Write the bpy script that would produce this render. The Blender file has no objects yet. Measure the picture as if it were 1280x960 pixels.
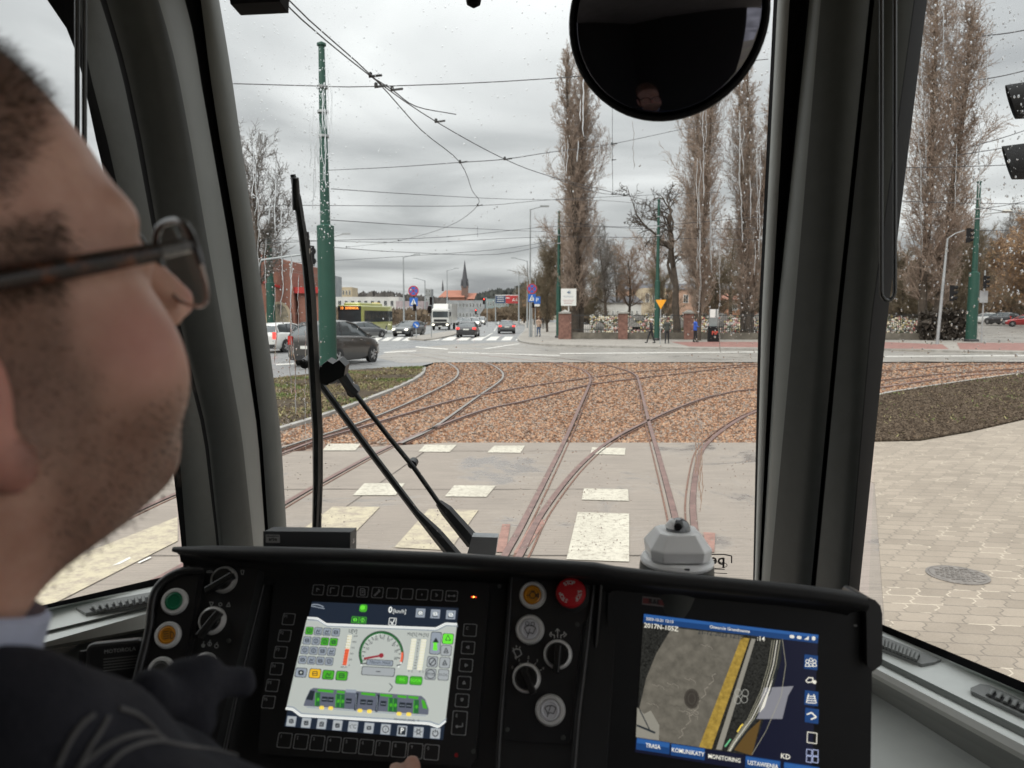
import bpy, math, random
import numpy as np
from mathutils import Vector, Matrix
random.seed(7); np.random.seed(7)
S = bpy.context.scene
COL = S.collection
PI = math.pi
R = math.radians
# ------------------------------------------------------------------ camera
F = 962.0; PITCH = R(5.17); H = 2.05
cd = bpy.data.cameras.new('camera'); cam = bpy.data.objects.new('camera', cd); COL.objects.link(cam)
cam.location = (0, 0, H); cam.rotation_euler = (PI/2-PITCH, 0, 0)
cd.sensor_width = 36; cd.lens = 36*F/1280; cd.clip_start = 0.02; cd.clip_end = 4000
cd.dof.use_dof = True; cd.dof.focus_distance = 2.3; cd.dof.aperture_fstop = 8.0
S.camera = cam
# ------------------------------------------------------------------ world
W = bpy.data.worlds.new('World'); S.world = W; W.use_nodes = True
nt = W.node_tree; N = nt.nodes; L = nt.links
for n in list(N): N.remove(n)
SUN_EL, SUN_AZ = R(38), R(215)
def wn(t, **k):
    n = N.new(t)
    for a, b in k.items(): setattr(n, a, b)
    return n
def wmath(op, a, b=None, c=None):
    n = wn('ShaderNodeMath', operation=op)
    for i, x in enumerate((a, b, c)):
        if x is None: continue
        if isinstance(x, (int, float)): n.inputs[i].default_value = x
        else: L.new(x, n.inputs[i])
    return n.outputs[0]
out = wn('ShaderNodeOutputWorld')
sky = wn('ShaderNodeTexSky', sky_type='NISHITA'); sky.sun_disc = False
sky.sun_elevation = SUN_EL; sky.sun_rotation = SUN_AZ; sky.dust_density = 3
bgs = wn('ShaderNodeBackground'); bgs.inputs[1].default_value = 0.08; L.new(sky.outputs[0], bgs.inputs[0])
tc = wn('ShaderNodeTexCoord'); sp = wn('ShaderNodeSeparateXYZ'); L.new(tc.outputs['Generated'], sp.inputs[0])
zz = wmath('MAXIMUM', sp.outputs[2], 0.0)
den = wmath('ADD', zz, 0.10)
cb = wn('ShaderNodeCombineXYZ')
L.new(wmath('DIVIDE', sp.outputs[0], den), cb.inputs[0]); L.new(wmath('DIVIDE', sp.outputs[1], den), cb.inputs[1])
n1 = wn('ShaderNodeTexNoise'); n1.inputs['Scale'].default_value = 0.75; n1.inputs['Detail'].default_value = 6; n1.inputs['Roughness'].default_value = .46
n1.inputs['Distortion'].default_value = .5
L.new(cb.outputs[0], n1.inputs['Vector'])
cr = wn('ShaderNodeValToRGB'); L.new(n1.outputs['Fac'], cr.inputs[0])
e = cr.color_ramp.elements
e[0].position = .30; e[0].color = (.355, .36, .375, 1)
e[1].position = .70; e[1].color = (.93, .93, .935, 1)
m = e.new(.42); m.color = (.485, .49, .50, 1)
m = e.new(.55); m.color = (.67, .672, .68, 1)
bgc = wn('ShaderNodeBackground'); L.new(cr.outputs[0], bgc.inputs[0])
gain = wmath('MULTIPLY_ADD', wmath('POWER', zz, 1.8), 3.3, 0.84)     # overcast sky: brightest overhead
L.new(gain, bgc.inputs[1])
mx = wn('ShaderNodeMixShader'); mx.inputs[0].default_value = .95
L.new(bgs.outputs[0], mx.inputs[1]); L.new(bgc.outputs[0], mx.inputs[2]); L.new(mx.outputs[0], out.inputs[0])
# ------------------------------------------------------------------ sun
sl = bpy.data.lights.new('sun', 'SUN'); sl.energy = 1.35; sl.angle = R(25); sl.color = (1, .93, .83)
so = bpy.data.objects.new('sun', sl); COL.objects.link(so)
so.rotation_euler = (PI/2-SUN_EL, 0, PI-SUN_AZ)
S.view_settings.view_transform = 'Standard'; S.view_settings.look = 'None'
S.view_settings.gamma = 1; S.view_settings.use_curve_mapping = False
S.view_settings.exposure = 0.27
S.render.engine = 'CYCLES'
S.cycles.max_bounces = 8; S.cycles.transparent_max_bounces = 16; S.cycles.transmission_bounces = 6
S.cycles.diffuse_bounces = 3; S.cycles.glossy_bounces = 3
S.cycles.caustics_reflective = False; S.cycles.caustics_refractive = False

# ------------------------------------------------------------------ helpers
CAM = np.array([0, 0, H])
def ray(px, py):
    x = (px-640)/F; z = -(py-480)/F
    return np.array([x, math.cos(PITCH)+z*math.sin(PITCH), -math.sin(PITCH)+z*math.cos(PITCH)])
def V(px, py, d):                     # the point seen there, d metres ahead
    r = ray(px, py); return CAM + r*(d/r[1])
def G(px, py, z=0.0):                 # the point seen there, at height z
    r = ray(px, py); t = (z-H)/r[2]; return CAM + r*t
class Pl:
    def __init__(s, p, n, up=(0, 0, 1)):
        s.p = np.array(p, float); s.n = np.array(n, float); s.n /= np.linalg.norm(s.n)
        u = np.cross(np.array(up, float), s.n); s.u = u/np.linalg.norm(u); s.v = np.cross(s.n, s.u)
    def at(s, px, py, h=0.0):
        r = ray(px, py); t = ((s.p+s.n*h-CAM) @ s.n)/(r @ s.n); return CAM + r*t
    def loc(s, a, b, h=0.0): return s.p + s.u*a + s.v*b + s.n*h
def nrm(v): v = np.array(v, float); return v/(np.linalg.norm(v)+1e-12)

MATS = {}
def mat(name, col=(.5, .5, .5), rough=.6, metal=0, spec=.5, var=.12, vs=8, bump=0, bs=60, emit=0, alpha=None, coat=0, col2=None, detail=5, band=None):
    if name in MATS: return MATS[name]
    m = bpy.data.materials.new(name); m.use_nodes = True; MATS[name] = m
    t = m.node_tree; b = t.nodes['Principled BSDF']
    b.inputs['Roughness'].default_value = rough; b.inputs['Metallic'].default_value = metal
    b.inputs['Specular IOR Level'].default_value = spec; b.inputs['Coat Weight'].default_value = coat
    tcn = t.nodes.new('ShaderNodeTexCoord')
    if emit:
        b.inputs['Base Color'].default_value = (0, 0, 0, 1) if emit > 0 else (*col, 1)
        b.inputs['Emission Color'].default_value = (*col, 1); b.inputs['Emission Strength'].default_value = abs(emit)
    if var or col2:
        nz = t.nodes.new('ShaderNodeTexNoise'); nz.inputs['Scale'].default_value = vs; nz.inputs['Detail'].default_value = detail
        nz.inputs['Roughness'].default_value = .6
        t.links.new(tcn.outputs['Object'], nz.inputs['Vector'])
        r = t.nodes.new('ShaderNodeValToRGB'); t.links.new(nz.outputs['Fac'], r.inputs[0])
        c2 = col2 or tuple(min(1, c*(1+var)) for c in col)
        c1 = col if col2 else tuple(c*(1-var) for c in col)
        r.color_ramp.elements[0].position = .32; r.color_ramp.elements[0].color = (*c1, 1)
        r.color_ramp.elements[1].position = .68; r.color_ramp.elements[1].color = (*c2, 1)
        t.links.new(r.outputs[0], b.inputs['Emission Color' if emit > 0 else 'Base Color'])
    else: b.inputs['Base Color'].default_value = (*col, 1)
    if bump:
        nz = t.nodes.new('ShaderNodeTexNoise'); nz.inputs['Scale'].default_value = bs; nz.inputs['Detail'].default_value = 6
        t.links.new(tcn.outputs['Object'], nz.inputs['Vector'])
        bp = t.nodes.new('ShaderNodeBump'); bp.inputs['Strength'].default_value = bump; bp.inputs['Distance'].default_value = .6/bs
        t.links.new(nz.outputs['Fac'], bp.inputs['Height']); t.links.new(bp.outputs[0], b.inputs['Normal'])
    return m

class MB:
    def __init__(s): s.v = []; s.f = []; s.m = []; s.sm = []; s.mats = []
    def mi(s, m):
        if m is None: return 0 if s.mats else s.mi(mat('plain_grey'))
        if m not in s.mats: s.mats.append(m)
        return s.mats.index(m)
    def add(s, vs, fs, m=None, smooth=False):
        o = len(s.v); s.v.extend([tuple(map(float, p)) for p in vs]); k = s.mi(m)
        for f in fs: s.f.append(tuple(o+i for i in f)); s.m.append(k); s.sm.append(smooth)
        return s
    def poly(s, pts, m=None): return s.add(pts, [tuple(range(len(pts)))], m)
    def prism(s, pts, off, m=None, smooth=False):
        n = len(pts); off = np.array(off, float); p = [np.array(q, float) for q in pts]
        vs = p+[q+off for q in p]
        fs = [tuple(range(n))[::-1], tuple(range(n, 2*n))]
        s.add(vs, fs, m)
        return s.add(vs, [(i, (i+1) % n, n+(i+1) % n, n+i) for i in range(n)], m, smooth)
    def box(s, c, sx, sy, sz, m=None, u=(1, 0, 0), v=(0, 1, 0), w=None):
        c = np.array(c, float); u = nrm(u); v = nrm(v); w = nrm(np.cross(u, v)) if w is None else nrm(w)
        vs = [c+u*sx*a/2+v*sy*b/2+w*sz*d/2 for d in (-1, 1) for b in (-1, 1) for a in (-1, 1)]
        return s.add(vs, [(0, 2, 3, 1), (4, 5, 7, 6), (0, 1, 5, 4), (2, 6, 7, 3), (0, 4, 6, 2), (1, 3, 7, 5)], m)
    def rbox(s, c, sx, sy, sz, r, m=None, u=(1, 0, 0), v=(0, 1, 0), ch=None):   # rounded in u-v, chamfered towards +w
        c = np.array(c, float); u = nrm(u); v = nrm(v); w = nrm(np.cross(u, v)); ch = min(sz*.4, r*.6) if ch is None else ch
        def ring(ins, h):
            o = []; a = sx/2-ins; b = sy/2-ins; rr = max(r-ins, 1e-4)
            for k, (qx, qy) in enumerate(((1, 1), (-1, 1), (-1, -1), (1, -1))):
                for j in range(5):
                    t = PI/2*k+PI/2*j/4
                    o.append(c+u*(qx*(a-rr)+rr*math.cos(t))+v*(qy*(b-rr)+rr*math.sin(t))+w*h)
            return o
        rs = [ring(0, -sz/2), ring(0, sz/2-ch), ring(ch*.3, sz/2-ch*.3), ring(ch, sz/2)]
        n = 20; vs = sum(rs, []); fs = [tuple(range(n))[::-1], tuple(range(3*n, 4*n))]
        for k in range(3): fs += [(k*n+i, k*n+(i+1) % n, (k+1)*n+(i+1) % n, (k+1)*n+i) for i in range(n)]
        return s.add(vs, fs, m)
    def tube(s, path, r, k=8, m=None, cap=True, smooth=True, sq=None):
        P = [np.array(p, float) for p in path]; n = len(P)
        rs = r if hasattr(r, '__len__') else [r]*n
        T = [nrm(P[min(i+1, n-1)]-P[max(i-1, 0)]) for i in range(n)]
        a = np.array([0, 0, 1.]) if abs(T[0][2]) < .9 else np.array([1., 0, 0])
        U = nrm(np.cross(T[0], a)); vs = []
        for i in range(n):
            U = nrm(U-T[i]*(U@T[i])); B = np.cross(T[i], U)
            for j in range(k):
                t = 2*PI*(j+.5)/k
                vs.append(P[i]+(U*math.cos(t)*(sq[0] if sq else 1)+B*math.sin(t)*(sq[1] if sq else 1))*rs[i])
        fs = [(i*k+j, i*k+(j+1) % k, (i+1)*k+(j+1) % k, (i+1)*k+j) for i in range(n-1) for j in range(k)]
        s.add(vs, fs, m, smooth)
        if cap: s.add(vs, [tuple(range(k))[::-1], tuple(range((n-1)*k, n*k))], m)
        return s
    def lathe(s, prof, o, ax=(0, 0, 1), k=24, m=None, smooth=True, ref=None, ph=0):
        o = np.array(o, float); ax = nrm(ax)
        a = np.array(ref if ref is not None else ([1., 0, 0] if abs(ax[0]) < .9 else [0, 1., 0]), float)
        U = nrm(a-ax*(a@ax)); B = np.cross(ax, U); vs = []
        for (rr, h) in prof:
            for j in range(k):
                t = 2*PI*j/k+ph; vs.append(o+ax*h+(U*math.cos(t)+B*math.sin(t))*rr)
        n = len(prof); ms = m if isinstance(m, list) else [m]*(n-1)
        for i in range(n-1):
            s.add(vs[i*k:(i+2)*k], [(j, (j+1) % k, k+(j+1) % k, k+j) for j in range(k)], ms[i], smooth)
        s.add(vs[:k], [tuple(range(k))[::-1]], ms[0]); s.add(vs[-k:], [tuple(range(k))], ms[-1])
        return s
    def grid(s, rows, m=None, smooth=True, close=False):
        n = len(rows); k = len(rows[0]); vs = [p for r in rows for p in r]; kk = k if close else k-1
        return s.add(vs, [(i*k+j, i*k+(j+1) % k, (i+1)*k+(j+1) % k, (i+1)*k+j) for i in range(n-1) for j in range(kk)], m, smooth)
    def text(s, str_, o, u, v, size, m=None, align='CENTER', ext=0.0, sx=1.0, bold=0.0, spacing=1.0):
        c = bpy.data.curves.new('t', 'FONT'); c.body = str_; c.size = 1; c.align_x = align; c.align_y = 'CENTER'; c.resolution_u = 2
        c.offset = bold; c.space_character = spacing
        ob = bpy.data.objects.new('t', c); COL.objects.link(ob)
        dg = bpy.context.evaluated_depsgraph_get(); me = ob.evaluated_get(dg).to_mesh()
        u = nrm(u); v = nrm(v); o = np.array(o, float)
        vs = [o+u*p.co.x*size*sx+v*p.co.y*size for p in me.vertices]; fs = [tuple(p.vertices) for p in me.polygons]
        ob.evaluated_get(dg).to_mesh_clear(); bpy.data.objects.remove(ob); bpy.data.curves.remove(c)
        return s.add(vs, fs, m)
    def build(s, name, parent=None, org=None, bevel=0, subsurf=0, weld=False):
        if parent is not None:
            org = np.zeros(3); q = parent
            while q is not None: org = org+np.array(q.location); q = q.parent
        elif org is None: org = np.zeros(3)
        org = np.array(org, float)
        me = bpy.data.meshes.new(name)
        vs = np.array(s.v)-org
        me.from_pydata(vs.tolist(), [], s.f)
        for m_ in s.mats: me.materials.append(m_)
        me.polygons.foreach_set('material_index', s.m); me.polygons.foreach_set('use_smooth', s.sm)
        me.update()
        o = bpy.data.objects.new(name, me); COL.objects.link(o)
        if parent is not None: o.parent = parent
        else: o.location = org
        if weld:
            w_ = o.modifiers.new('weld', 'WELD'); w_.merge_threshold = 1e-5
        if bevel:
            b = o.modifiers.new('bevel', 'BEVEL'); b.width = bevel; b.segments = 2; b.limit_method = 'ANGLE'
        if subsurf:
            b = o.modifiers.new('sub', 'SUBSURF'); b.levels = subsurf; b.render_levels = subsurf
        return o
def tag(o, label=None, cat=None, group=None, kind=None):
    if label: o['label'] = label
    if cat: o['category'] = cat
    if group: o['group'] = group
    if kind: o['kind'] = kind
    return o
def empty(name, loc, label=None, cat=None, group=None):
    o = bpy.data.objects.new(name, None); COL.objects.link(o); o.location = tuple(map(float, loc)); o.empty_display_size = .1
    return tag(o, label, cat, group)
def kids(o): return [c for c in bpy.data.objects if c.parent == o]
def copy_tree(o, loc=None, rz=None, label=None, scale=None, parent=None):
    c = o.copy(); COL.objects.link(c); c.parent = parent
    for ch in kids(o): copy_tree(ch, parent=c)
    if loc is not None: c.location = tuple(map(float, loc))
    if rz is not None: c.rotation_euler = (0, 0, rz)
    if scale is not None: c.scale = scale if hasattr(scale, '__len__') else (scale,)*3
    if label: c['label'] = label
    return c
def smooth_path(pts, n=6):
    P = [np.array(p, float) for p in pts]; P = [2*P[0]-P[1]]+P+[2*P[-1]-P[-2]]; o = []
    for i in range(1, len(P)-2):
        for k in range(n):
            t = k/n; a, b, c, d = P[i-1:i+3]
            o.append(.5*((2*b)+(c-a)*t+(2*a-5*b+4*c-d)*t*t+(3*b-3*c+d-a)*t**3))
    o.append(P[-2]); return o
# smooth solid shapes: distance fields meshed by surface nets
def sell(p, c, r):
    q = (p-np.array(c))/np.array(r); k0 = np.linalg.norm(q, axis=-1); k1 = np.linalg.norm(q/np.array(r), axis=-1)+1e-9
    return k0*(k0-1)/k1
def scap(p, a, b, ra, rb=None):
    a = np.array(a, float); b = np.array(b, float); rb = ra if rb is None else rb
    ab = b-a; t = np.clip(((p-a)@ab)/(ab@ab+1e-12), 0, 1)
    return np.linalg.norm(p-a-t[..., None]*ab, axis=-1)-(ra+(rb-ra)*t)
def smin(a, b, k): h = np.clip(.5+.5*(b-a)/k, 0, 1); return b*(1-h)+a*h-k*h*(1-h)
def smax(a, b, k): return -smin(-a, -b, k)
def snets(f, lo, hi, h):
    ax = [np.arange(lo[i], hi[i]+h, h) for i in range(3)]
    P = np.stack(np.meshgrid(*ax, indexing='ij'), -1); Fv = f(P); s = Fv < 0
    n = np.array(Fv.shape)-1
    acc = np.zeros((*n, 3)); cnt = np.zeros(tuple(n))
    def sl_(o): return tuple(slice(o[i], o[i]+n[i]) for i in range(3))
    cor = [(i, j, k) for i in (0, 1) for j in (0, 1) for k in (0, 1)]
    for a in cor:
        for d in range(3):
            if a[d]: continue
            b = list(a); b[d] = 1
            fa, fb = Fv[sl_(a)], Fv[sl_(b)]; m = (fa < 0) != (fb < 0)
            t = np.where(m, fa/np.where(m, fa-fb, 1), 0)
            pos = np.zeros((*n, 3)); pos += np.array(a); pos[..., d] += t
            acc += pos*m[..., None]; cnt += m
    idx = -np.ones(tuple(n), int); msk = cnt > 0; idx[msk] = np.arange(msk.sum())
    base = np.stack(np.nonzero(msk), -1)
    vs = (base+acc[msk]/cnt[msk][:, None])*h+np.array([a[0] for a in ax])
    fs = []
    for d in range(3):
        e1, e2 = [(1, 2), (2, 0), (0, 1)][d]
        A = s; sh = [slice(None)]*3; sh2 = [slice(None)]*3; sh[d] = slice(0, -1); sh2[d] = slice(1, None)
        a_, b_ = A[tuple(sh)], A[tuple(sh2)]
        m = a_ != b_; I = np.stack(np.nonzero(m), -1); flip = a_[m]
        ok = (I[:, e1] > 0) & (I[:, e2] > 0) & (I[:, e1] < n[e1]) & (I[:, e2] < n[e2]) & (I[:, d] < n[d])
        I = I[ok]; flip = flip[ok]
        o1 = np.zeros(3, int); o1[e1] = 1; o2 = np.zeros(3, int); o2[e2] = 1
        q = [idx[tuple((I-o).T)] for o in (o1+o2, o2, 0*o1, o1)]
        Q = np.stack(q, -1); Q[~flip] = Q[~flip][:, ::-1]
        fs.append(Q)
    return vs, [tuple(map(int, q)) for q in np.concatenate(fs) if min(q) >= 0]
def march(f, px, py, t0=.1, t1=1.5):
    r = ray(px, py); r = r/np.linalg.norm(r); t = t0
    for _ in range(200):
        d = float(f((CAM+r*t)[None])[0])
        if d < 4e-4: return CAM+r*t
        t += max(d*.6, 4e-4)
        if t > t1: return None
    return CAM+r*t
# ================================================================== GROUND
def struct(o): return tag(o, kind='structure')
def nodemat(name, rough=.8):
    m = bpy.data.materials.new(name); m.use_nodes = True; MATS[name] = m
    t = m.node_tree; b = t.nodes['Principled BSDF']; b.inputs['Roughness'].default_value = rough
    def nd(ty, **k):
        n = t.nodes.new(ty)
        for a, v in k.items():
            if hasattr(n, a): setattr(n, a, v)
            else: n.inputs[a.replace('_', ' ')].default_value = v
        return n
    def ramp(src, stops):
        r = nd('ShaderNodeValToRGB'); t.links.new(src, r.inputs[0]); e = r.color_ramp.elements
        while len(e) < len(stops): e.new(.5)
        for i, (p, c) in enumerate(stops): e[i].position = p; e[i].color = (*c, 1)
        return r.outputs[0]
    def mix(f, a, b_, mode='MIX'):
        x = nd('ShaderNodeMix', data_type='RGBA', blend_type=mode)
        for s_, v in ((0, f), (6, a), (7, b_)):
            if hasattr(v, 'is_output'): t.links.new(v, x.inputs[s_])
            elif s_ == 0: x.inputs[0].default_value = v
            else: x.inputs[s_].default_value = (*v, 1)
        return x.outputs[2]
    def noise(scale, detail=5, rough_=.6, vec=None, dist=0):
        n = nd('ShaderNodeTexNoise'); n.inputs['Scale'].default_value = scale; n.inputs['Detail'].default_value = detail
        n.inputs['Roughness'].default_value = rough_; n.inputs['Distortion'].default_value = dist
        t.links.new(vec if vec is not None else co, n.inputs['Vector']); return n.outputs['Fac']
    def mt(op, a, b_=None, c_=None):
        n = nd('ShaderNodeMath', operation=op)
        for i, x in enumerate((a, b_, c_)):
            if x is None: continue
            if isinstance(x, (int, float)): n.inputs[i].default_value = x
            else: t.links.new(x, n.inputs[i])
        return n.outputs[0]
    def bump(h, st=.5, dist=.02):
        n = nd('ShaderNodeBump'); n.inputs['Strength'].default_value = st; n.inputs['Distance'].default_value = dist
        t.links.new(h, n.inputs['Height']); t.links.new(n.outputs[0], b.inputs['Normal'])
    co = nd('ShaderNodeTexCoord').outputs['Object']
    def setc(o_, s_='Base Color'): t.links.new(o_, b.inputs[s_])
    class Q: pass
    q = Q(); q.m = m; q.t = t; q.b = b; q.nd = nd; q.ramp = ramp; q.mix = mix; q.noise = noise; q.mt = mt; q.bump = bump; q.co = co; q.setc = setc
    return q
# asphalt, damp
q = nodemat('asphalt')
q.setc(q.mix(.5, q.ramp(q.noise(.35, 6), [(.35, (.13, .135, .14)), (.65, (.24, .24, .24))]), q.ramp(q.noise(70, 3), [(.3, (.12, .12, .12)), (.7, (.27, .265, .26))])))
q.setc(q.ramp(q.noise(.5, 4, .7), [(.35, (.22, .22, .22)), (.65, (.62, .62, .62))]), 'Roughness'); q.bump(q.noise(90, 3), .25, .01)
ASPH = q.m
q = nodemat('pale_road')   # pale worn concrete of the tram street
q.setc(q.mix(.45, q.ramp(q.noise(.4, 6), [(.3, (.17, .158, .143)), (.7, (.31, .28, .245))]), q.ramp(q.noise(40, 3), [(.3, (.15, .14, .13)), (.7, (.32, .295, .265))])))
q.setc(q.ramp(q.noise(.7, 4), [(.35, (.25, .25, .25)), (.65, (.7, .7, .7))]), 'Roughness'); PALE = q.m
q = nodemat('crossing_concrete')
sx = q.nd('ShaderNodeSeparateXYZ'); q.t.links.new(q.co, sx.inputs[0])
mp = q.nd('ShaderNodeMapping'); mp.inputs['Scale'].default_value = (.8, 26, 1); q.t.links.new(q.co, mp.inputs[0])
c1 = q.ramp(q.noise(1.0, 8, .65), [(.3, (.15, .122, .10)), (.5, (.215, .176, .145)), (.72, (.29, .24, .198))])
c2 = q.ramp(q.noise(2.2, 5, .6, mp.outputs[0]), [(.36, (.125, .10, .085)), (.64, (.34, .285, .235))])
c3 = q.ramp(q.noise(150, 3), [(.3, (.2, .18, .16)), (.7, (.5, .45, .4))])
c = q.mix(.25, q.mix(.5, c1, c2), c3)
wt = q.ramp(q.noise(.55, 5, .7, None, .6), [(.36, (0, 0, 0)), (.42, (1, 1, 1))])
c = q.mix(wt, q.mix(.45, c, (.13, .12, .12)), c)
q.setc(c); q.setc(q.ramp(q.noise(.55, 5, .7, None, .6), [(.36, (.18, .18, .18)), (.46, (.75, .75, .75))]), 'Roughness')
q.bump(q.mt('ADD', q.noise(2.2, 5, .6, mp.outputs[0]), q.noise(150, 2)), .3, .006); CONC = q.m
q = nodemat('paving_blocks')
sx = q.nd('ShaderNodeSeparateXYZ'); mp = q.nd('ShaderNodeMapping'); mp.inputs['Rotation'].default_value = (0, 0, R(7)); q.t.links.new(q.co, mp.inputs[0])
q.t.links.new(mp.outputs[0], sx.inputs[0])
z1 = q.mt('SUBTRACT', q.mt('PINGPONG', q.mt('ADD', sx.outputs[1], .041), .0825), .041)
z1 = q.mt('MULTIPLY', q.mt('MAXIMUM', q.mt('MINIMUM', z1, .02), -.02), 1.1)
wb = q.mt('MULTIPLY', q.mt('SUBTRACT', q.noise(14, 2), .5), .012)
cx = q.nd('ShaderNodeCombineXYZ'); q.t.links.new(q.mt('ADD', sx.outputs[0], q.mt('ADD', z1, wb)), cx.inputs[0]); q.t.links.new(q.mt('ADD', sx.outputs[1], wb), cx.inputs[1])
br = q.nd('ShaderNodeTexBrick'); q.t.links.new(cx.outputs[0], br.inputs['Vector'])
br.inputs['Scale'].default_value = 1; br.inputs['Brick Width'].default_value = .21; br.inputs['Row Height'].default_value = .165
br.inputs['Mortar Size'].default_value = .007; br.inputs['Mortar Smooth'].default_value = .4; br.offset = .5
br.inputs['Color1'].default_value = (.24, .195, .15, 1); br.inputs['Color2'].default_value = (.37, .305, .24, 1); br.inputs['Mortar'].default_value = (.085, .068, .055, 1)
c = q.mix(.38, br.outputs['Color'], q.ramp(q.noise(1.2, 7, .65), [(.3, (.18, .145, .11)), (.7, (.41, .34, .265))]), 'MIX')
c = q.mix(.22, c, q.ramp(q.noise(120, 3), [(.3, (.13, .11, .09)), (.7, (.42, .36, .3))]))
sand = q.mt('MULTIPLY', q.mt('GREATER_THAN', q.noise(2.3, 3), .56), br.outputs['Fac'])
c = q.mix(q.mt('MULTIPLY', sand, .75), c, (.62, .53, .42)); q.setc(c); q.b.inputs['Roughness'].default_value = .62
q.bump(q.mt('SUBTRACT', q.noise(120, 2), br.outputs['Fac']), .5, .004); PAVE = q.m
q = nodemat('ballast_bed')
vo = q.nd('ShaderNodeTexVoronoi'); vo.inputs['Scale'].default_value = 17; q.t.links.new(q.co, vo.inputs['Vector'])
sc = q.nd('ShaderNodeSeparateColor'); q.t.links.new(vo.outputs['Color'], sc.inputs[0])
c = q.ramp(sc.outputs[0], [(0, (.07, .05, .04)), (.35, (.17, .105, .075)), (.65, (.29, .185, .13)), (.9, (.42, .31, .24))])
c = q.mix(.35, c, q.ramp(q.noise(.8, 5), [(.3, (.14, .09, .07)), (.7, (.30, .22, .17))])); q.setc(c)
q.bump(q.mt('SUBTRACT', 1.0, vo.outputs['Distance']), 1.0, .05); BALL = q.m
def rockmat(n, col, c2): return mat(n, col, .85, var=.1, col2=c2, vs=9, spec=.3)
ROCKS = [rockmat('rock_rust', (.19, .09, .05), (.33, .175, .10)), rockmat('rock_brown', (.08, .048, .035), (.20, .12, .08)), rockmat('rock_pink', (.34, .205, .13), (.46, .30, .20)), rockmat('rock_grey', (.18, .145, .12), (.34, .275, .23))]
q = nodemat('verge_soil')
c = q.ramp(q.noise(1.1, 8, .68), [(.30, (.045, .034, .027)), (.52, (.095, .072, .055)), (.66, (.12, .095, .055)), (.80, (.14, .14, .05))])
c = q.mix(.35, c, q.ramp(q.noise(40, 4), [(.3, (.04, .03, .025)), (.7, (.20, .17, .12))])); q.setc(c); q.bump(q.noise(14, 8, .7), 1.0, .09); q.b.inputs['Specular IOR Level'].default_value = .08; q.b.inputs['Roughness'].default_value = 1; SOIL = q.m
q = nodemat('far_ground')
c = q.ramp(q.noise(.08, 7, .65), [(.3, (.09, .075, .055)), (.55, (.15, .13, .08)), (.72, (.13, .14, .06))]); q.setc(c); FARG = q.m
q = nodemat('footway')
br = q.nd('ShaderNodeTexBrick'); q.t.links.new(q.co, br.inputs['Vector']); br.inputs['Scale'].default_value = 1; br.inputs['Brick Width'].default_value = .4; br.inputs['Row Height'].default_value = .4
br.inputs['Mortar Size'].default_value = .01; br.inputs['Color1'].default_value = (.27, .25, .225, 1); br.inputs['Color2'].default_value = (.34, .31, .28, 1); br.inputs['Mortar'].default_value = (.12, .11, .1, 1)
q.setc(q.mix(.4, br.outputs['Color'], q.ramp(q.noise(.6, 6), [(.3, (.17, .15, .13)), (.7, (.36, .33, .29))]))); FOOT = q.m
RED = mat('red_paving', (.24, .12, .10), .7, var=.25, vs=2)
KERB = mat('kerb_stone', (.30, .285, .265), .75, var=.25, vs=3, bump=.3)
PAINT = None
q = nodemat('road_paint', .6)
wear = q.ramp(q.noise(16, 9, .85), [(.38, (0, 0, 0)), (.50, (1, 1, 1))])
q.setc(q.mix(wear, (.25, .21, .17), q.ramp(q.noise(2, 5), [(.3, (.46, .425, .35)), (.7, (.58, .54, .45))]))); q.bump(q.noise(150, 2), .2, .004); PAINT = q.m
q = nodemat('faded_paint', .6)
wear = q.ramp(q.noise(7, 9, .8), [(.38, (0, 0, 0)), (.56, (1, 1, 1))])
q.setc(q.mix(wear, (.29, .24, .195), (.47, .41, .29))); PAINT2 = q.m
WLINE = mat('white_line', (.62, .60, .56), .6, var=.2, vs=5)
RPAINT = mat('red_primer', (.27, .145, .115), .6, var=.3, vs=9)

def sheet(name, pts, z, m, thick=None):
    P = [np.array([p[0], p[1], z]) for p in pts]; b = MB()
    a = sum(P[i][0]*P[(i+1) % len(P)][1]-P[(i+1) % len(P)][0]*P[i][1] for i in range(len(P)))
    if a < 0: P = P[::-1]
    if thick: b.prism([p-np.array([0, 0, thick]) for p in P], (0, 0, thick), m)
    else: b.poly(P, m)
    return struct(b.build(name))
def GP(l, z=0): return [G(x, y, z) for x, y in l]
BIG = 3000
sheet('ground', [(-BIG, -60), (BIG, -60), (BIG, BIG), (-BIG, BIG)], -.13, FARG)
KL = [(530, 459), (529, 464), (522, 471), (500, 482), (460, 498), (400, 519.5), (360, 532), (300, 549), (230, 572)]
KR = [(1400, 452), (1280, 466), (1193, 478), (1140, 486), (1100, 493), (1040, 512), (985, 535), (955, 553)]
gl = GP(KL, .03); gr = GP(KR, .03)
# ballast bed
bed = GP([(545, 452), (1700, 451.5)])+gr+[G(955, 553)]+GP([(560, 553), (230, 572)])+gl[::-1]
sheet('ballast_bed', bed, -.045, BALL)
# street
front = [(-900, 560), (0, 505), (200, 487), (345, 472.5), (407, 464.5), (470, 460.5), (524, 458), (545, 452.8), (1700, 452)]
fr = GP(front)
sheet('street', fr+[(160, 33), (160, 90), (40, 170), (-8, 420), (-40, 420), (-60, 170), (-90, 100), (-90, 8)], 0, ASPH)
sheet('tram_street', GP([(470, 447), (500, 454), (545, 453), (1700, 452), (1700, 431), (860, 431), (640, 427), (560, 431), (490, 438)]), .004, PALE)
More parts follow.
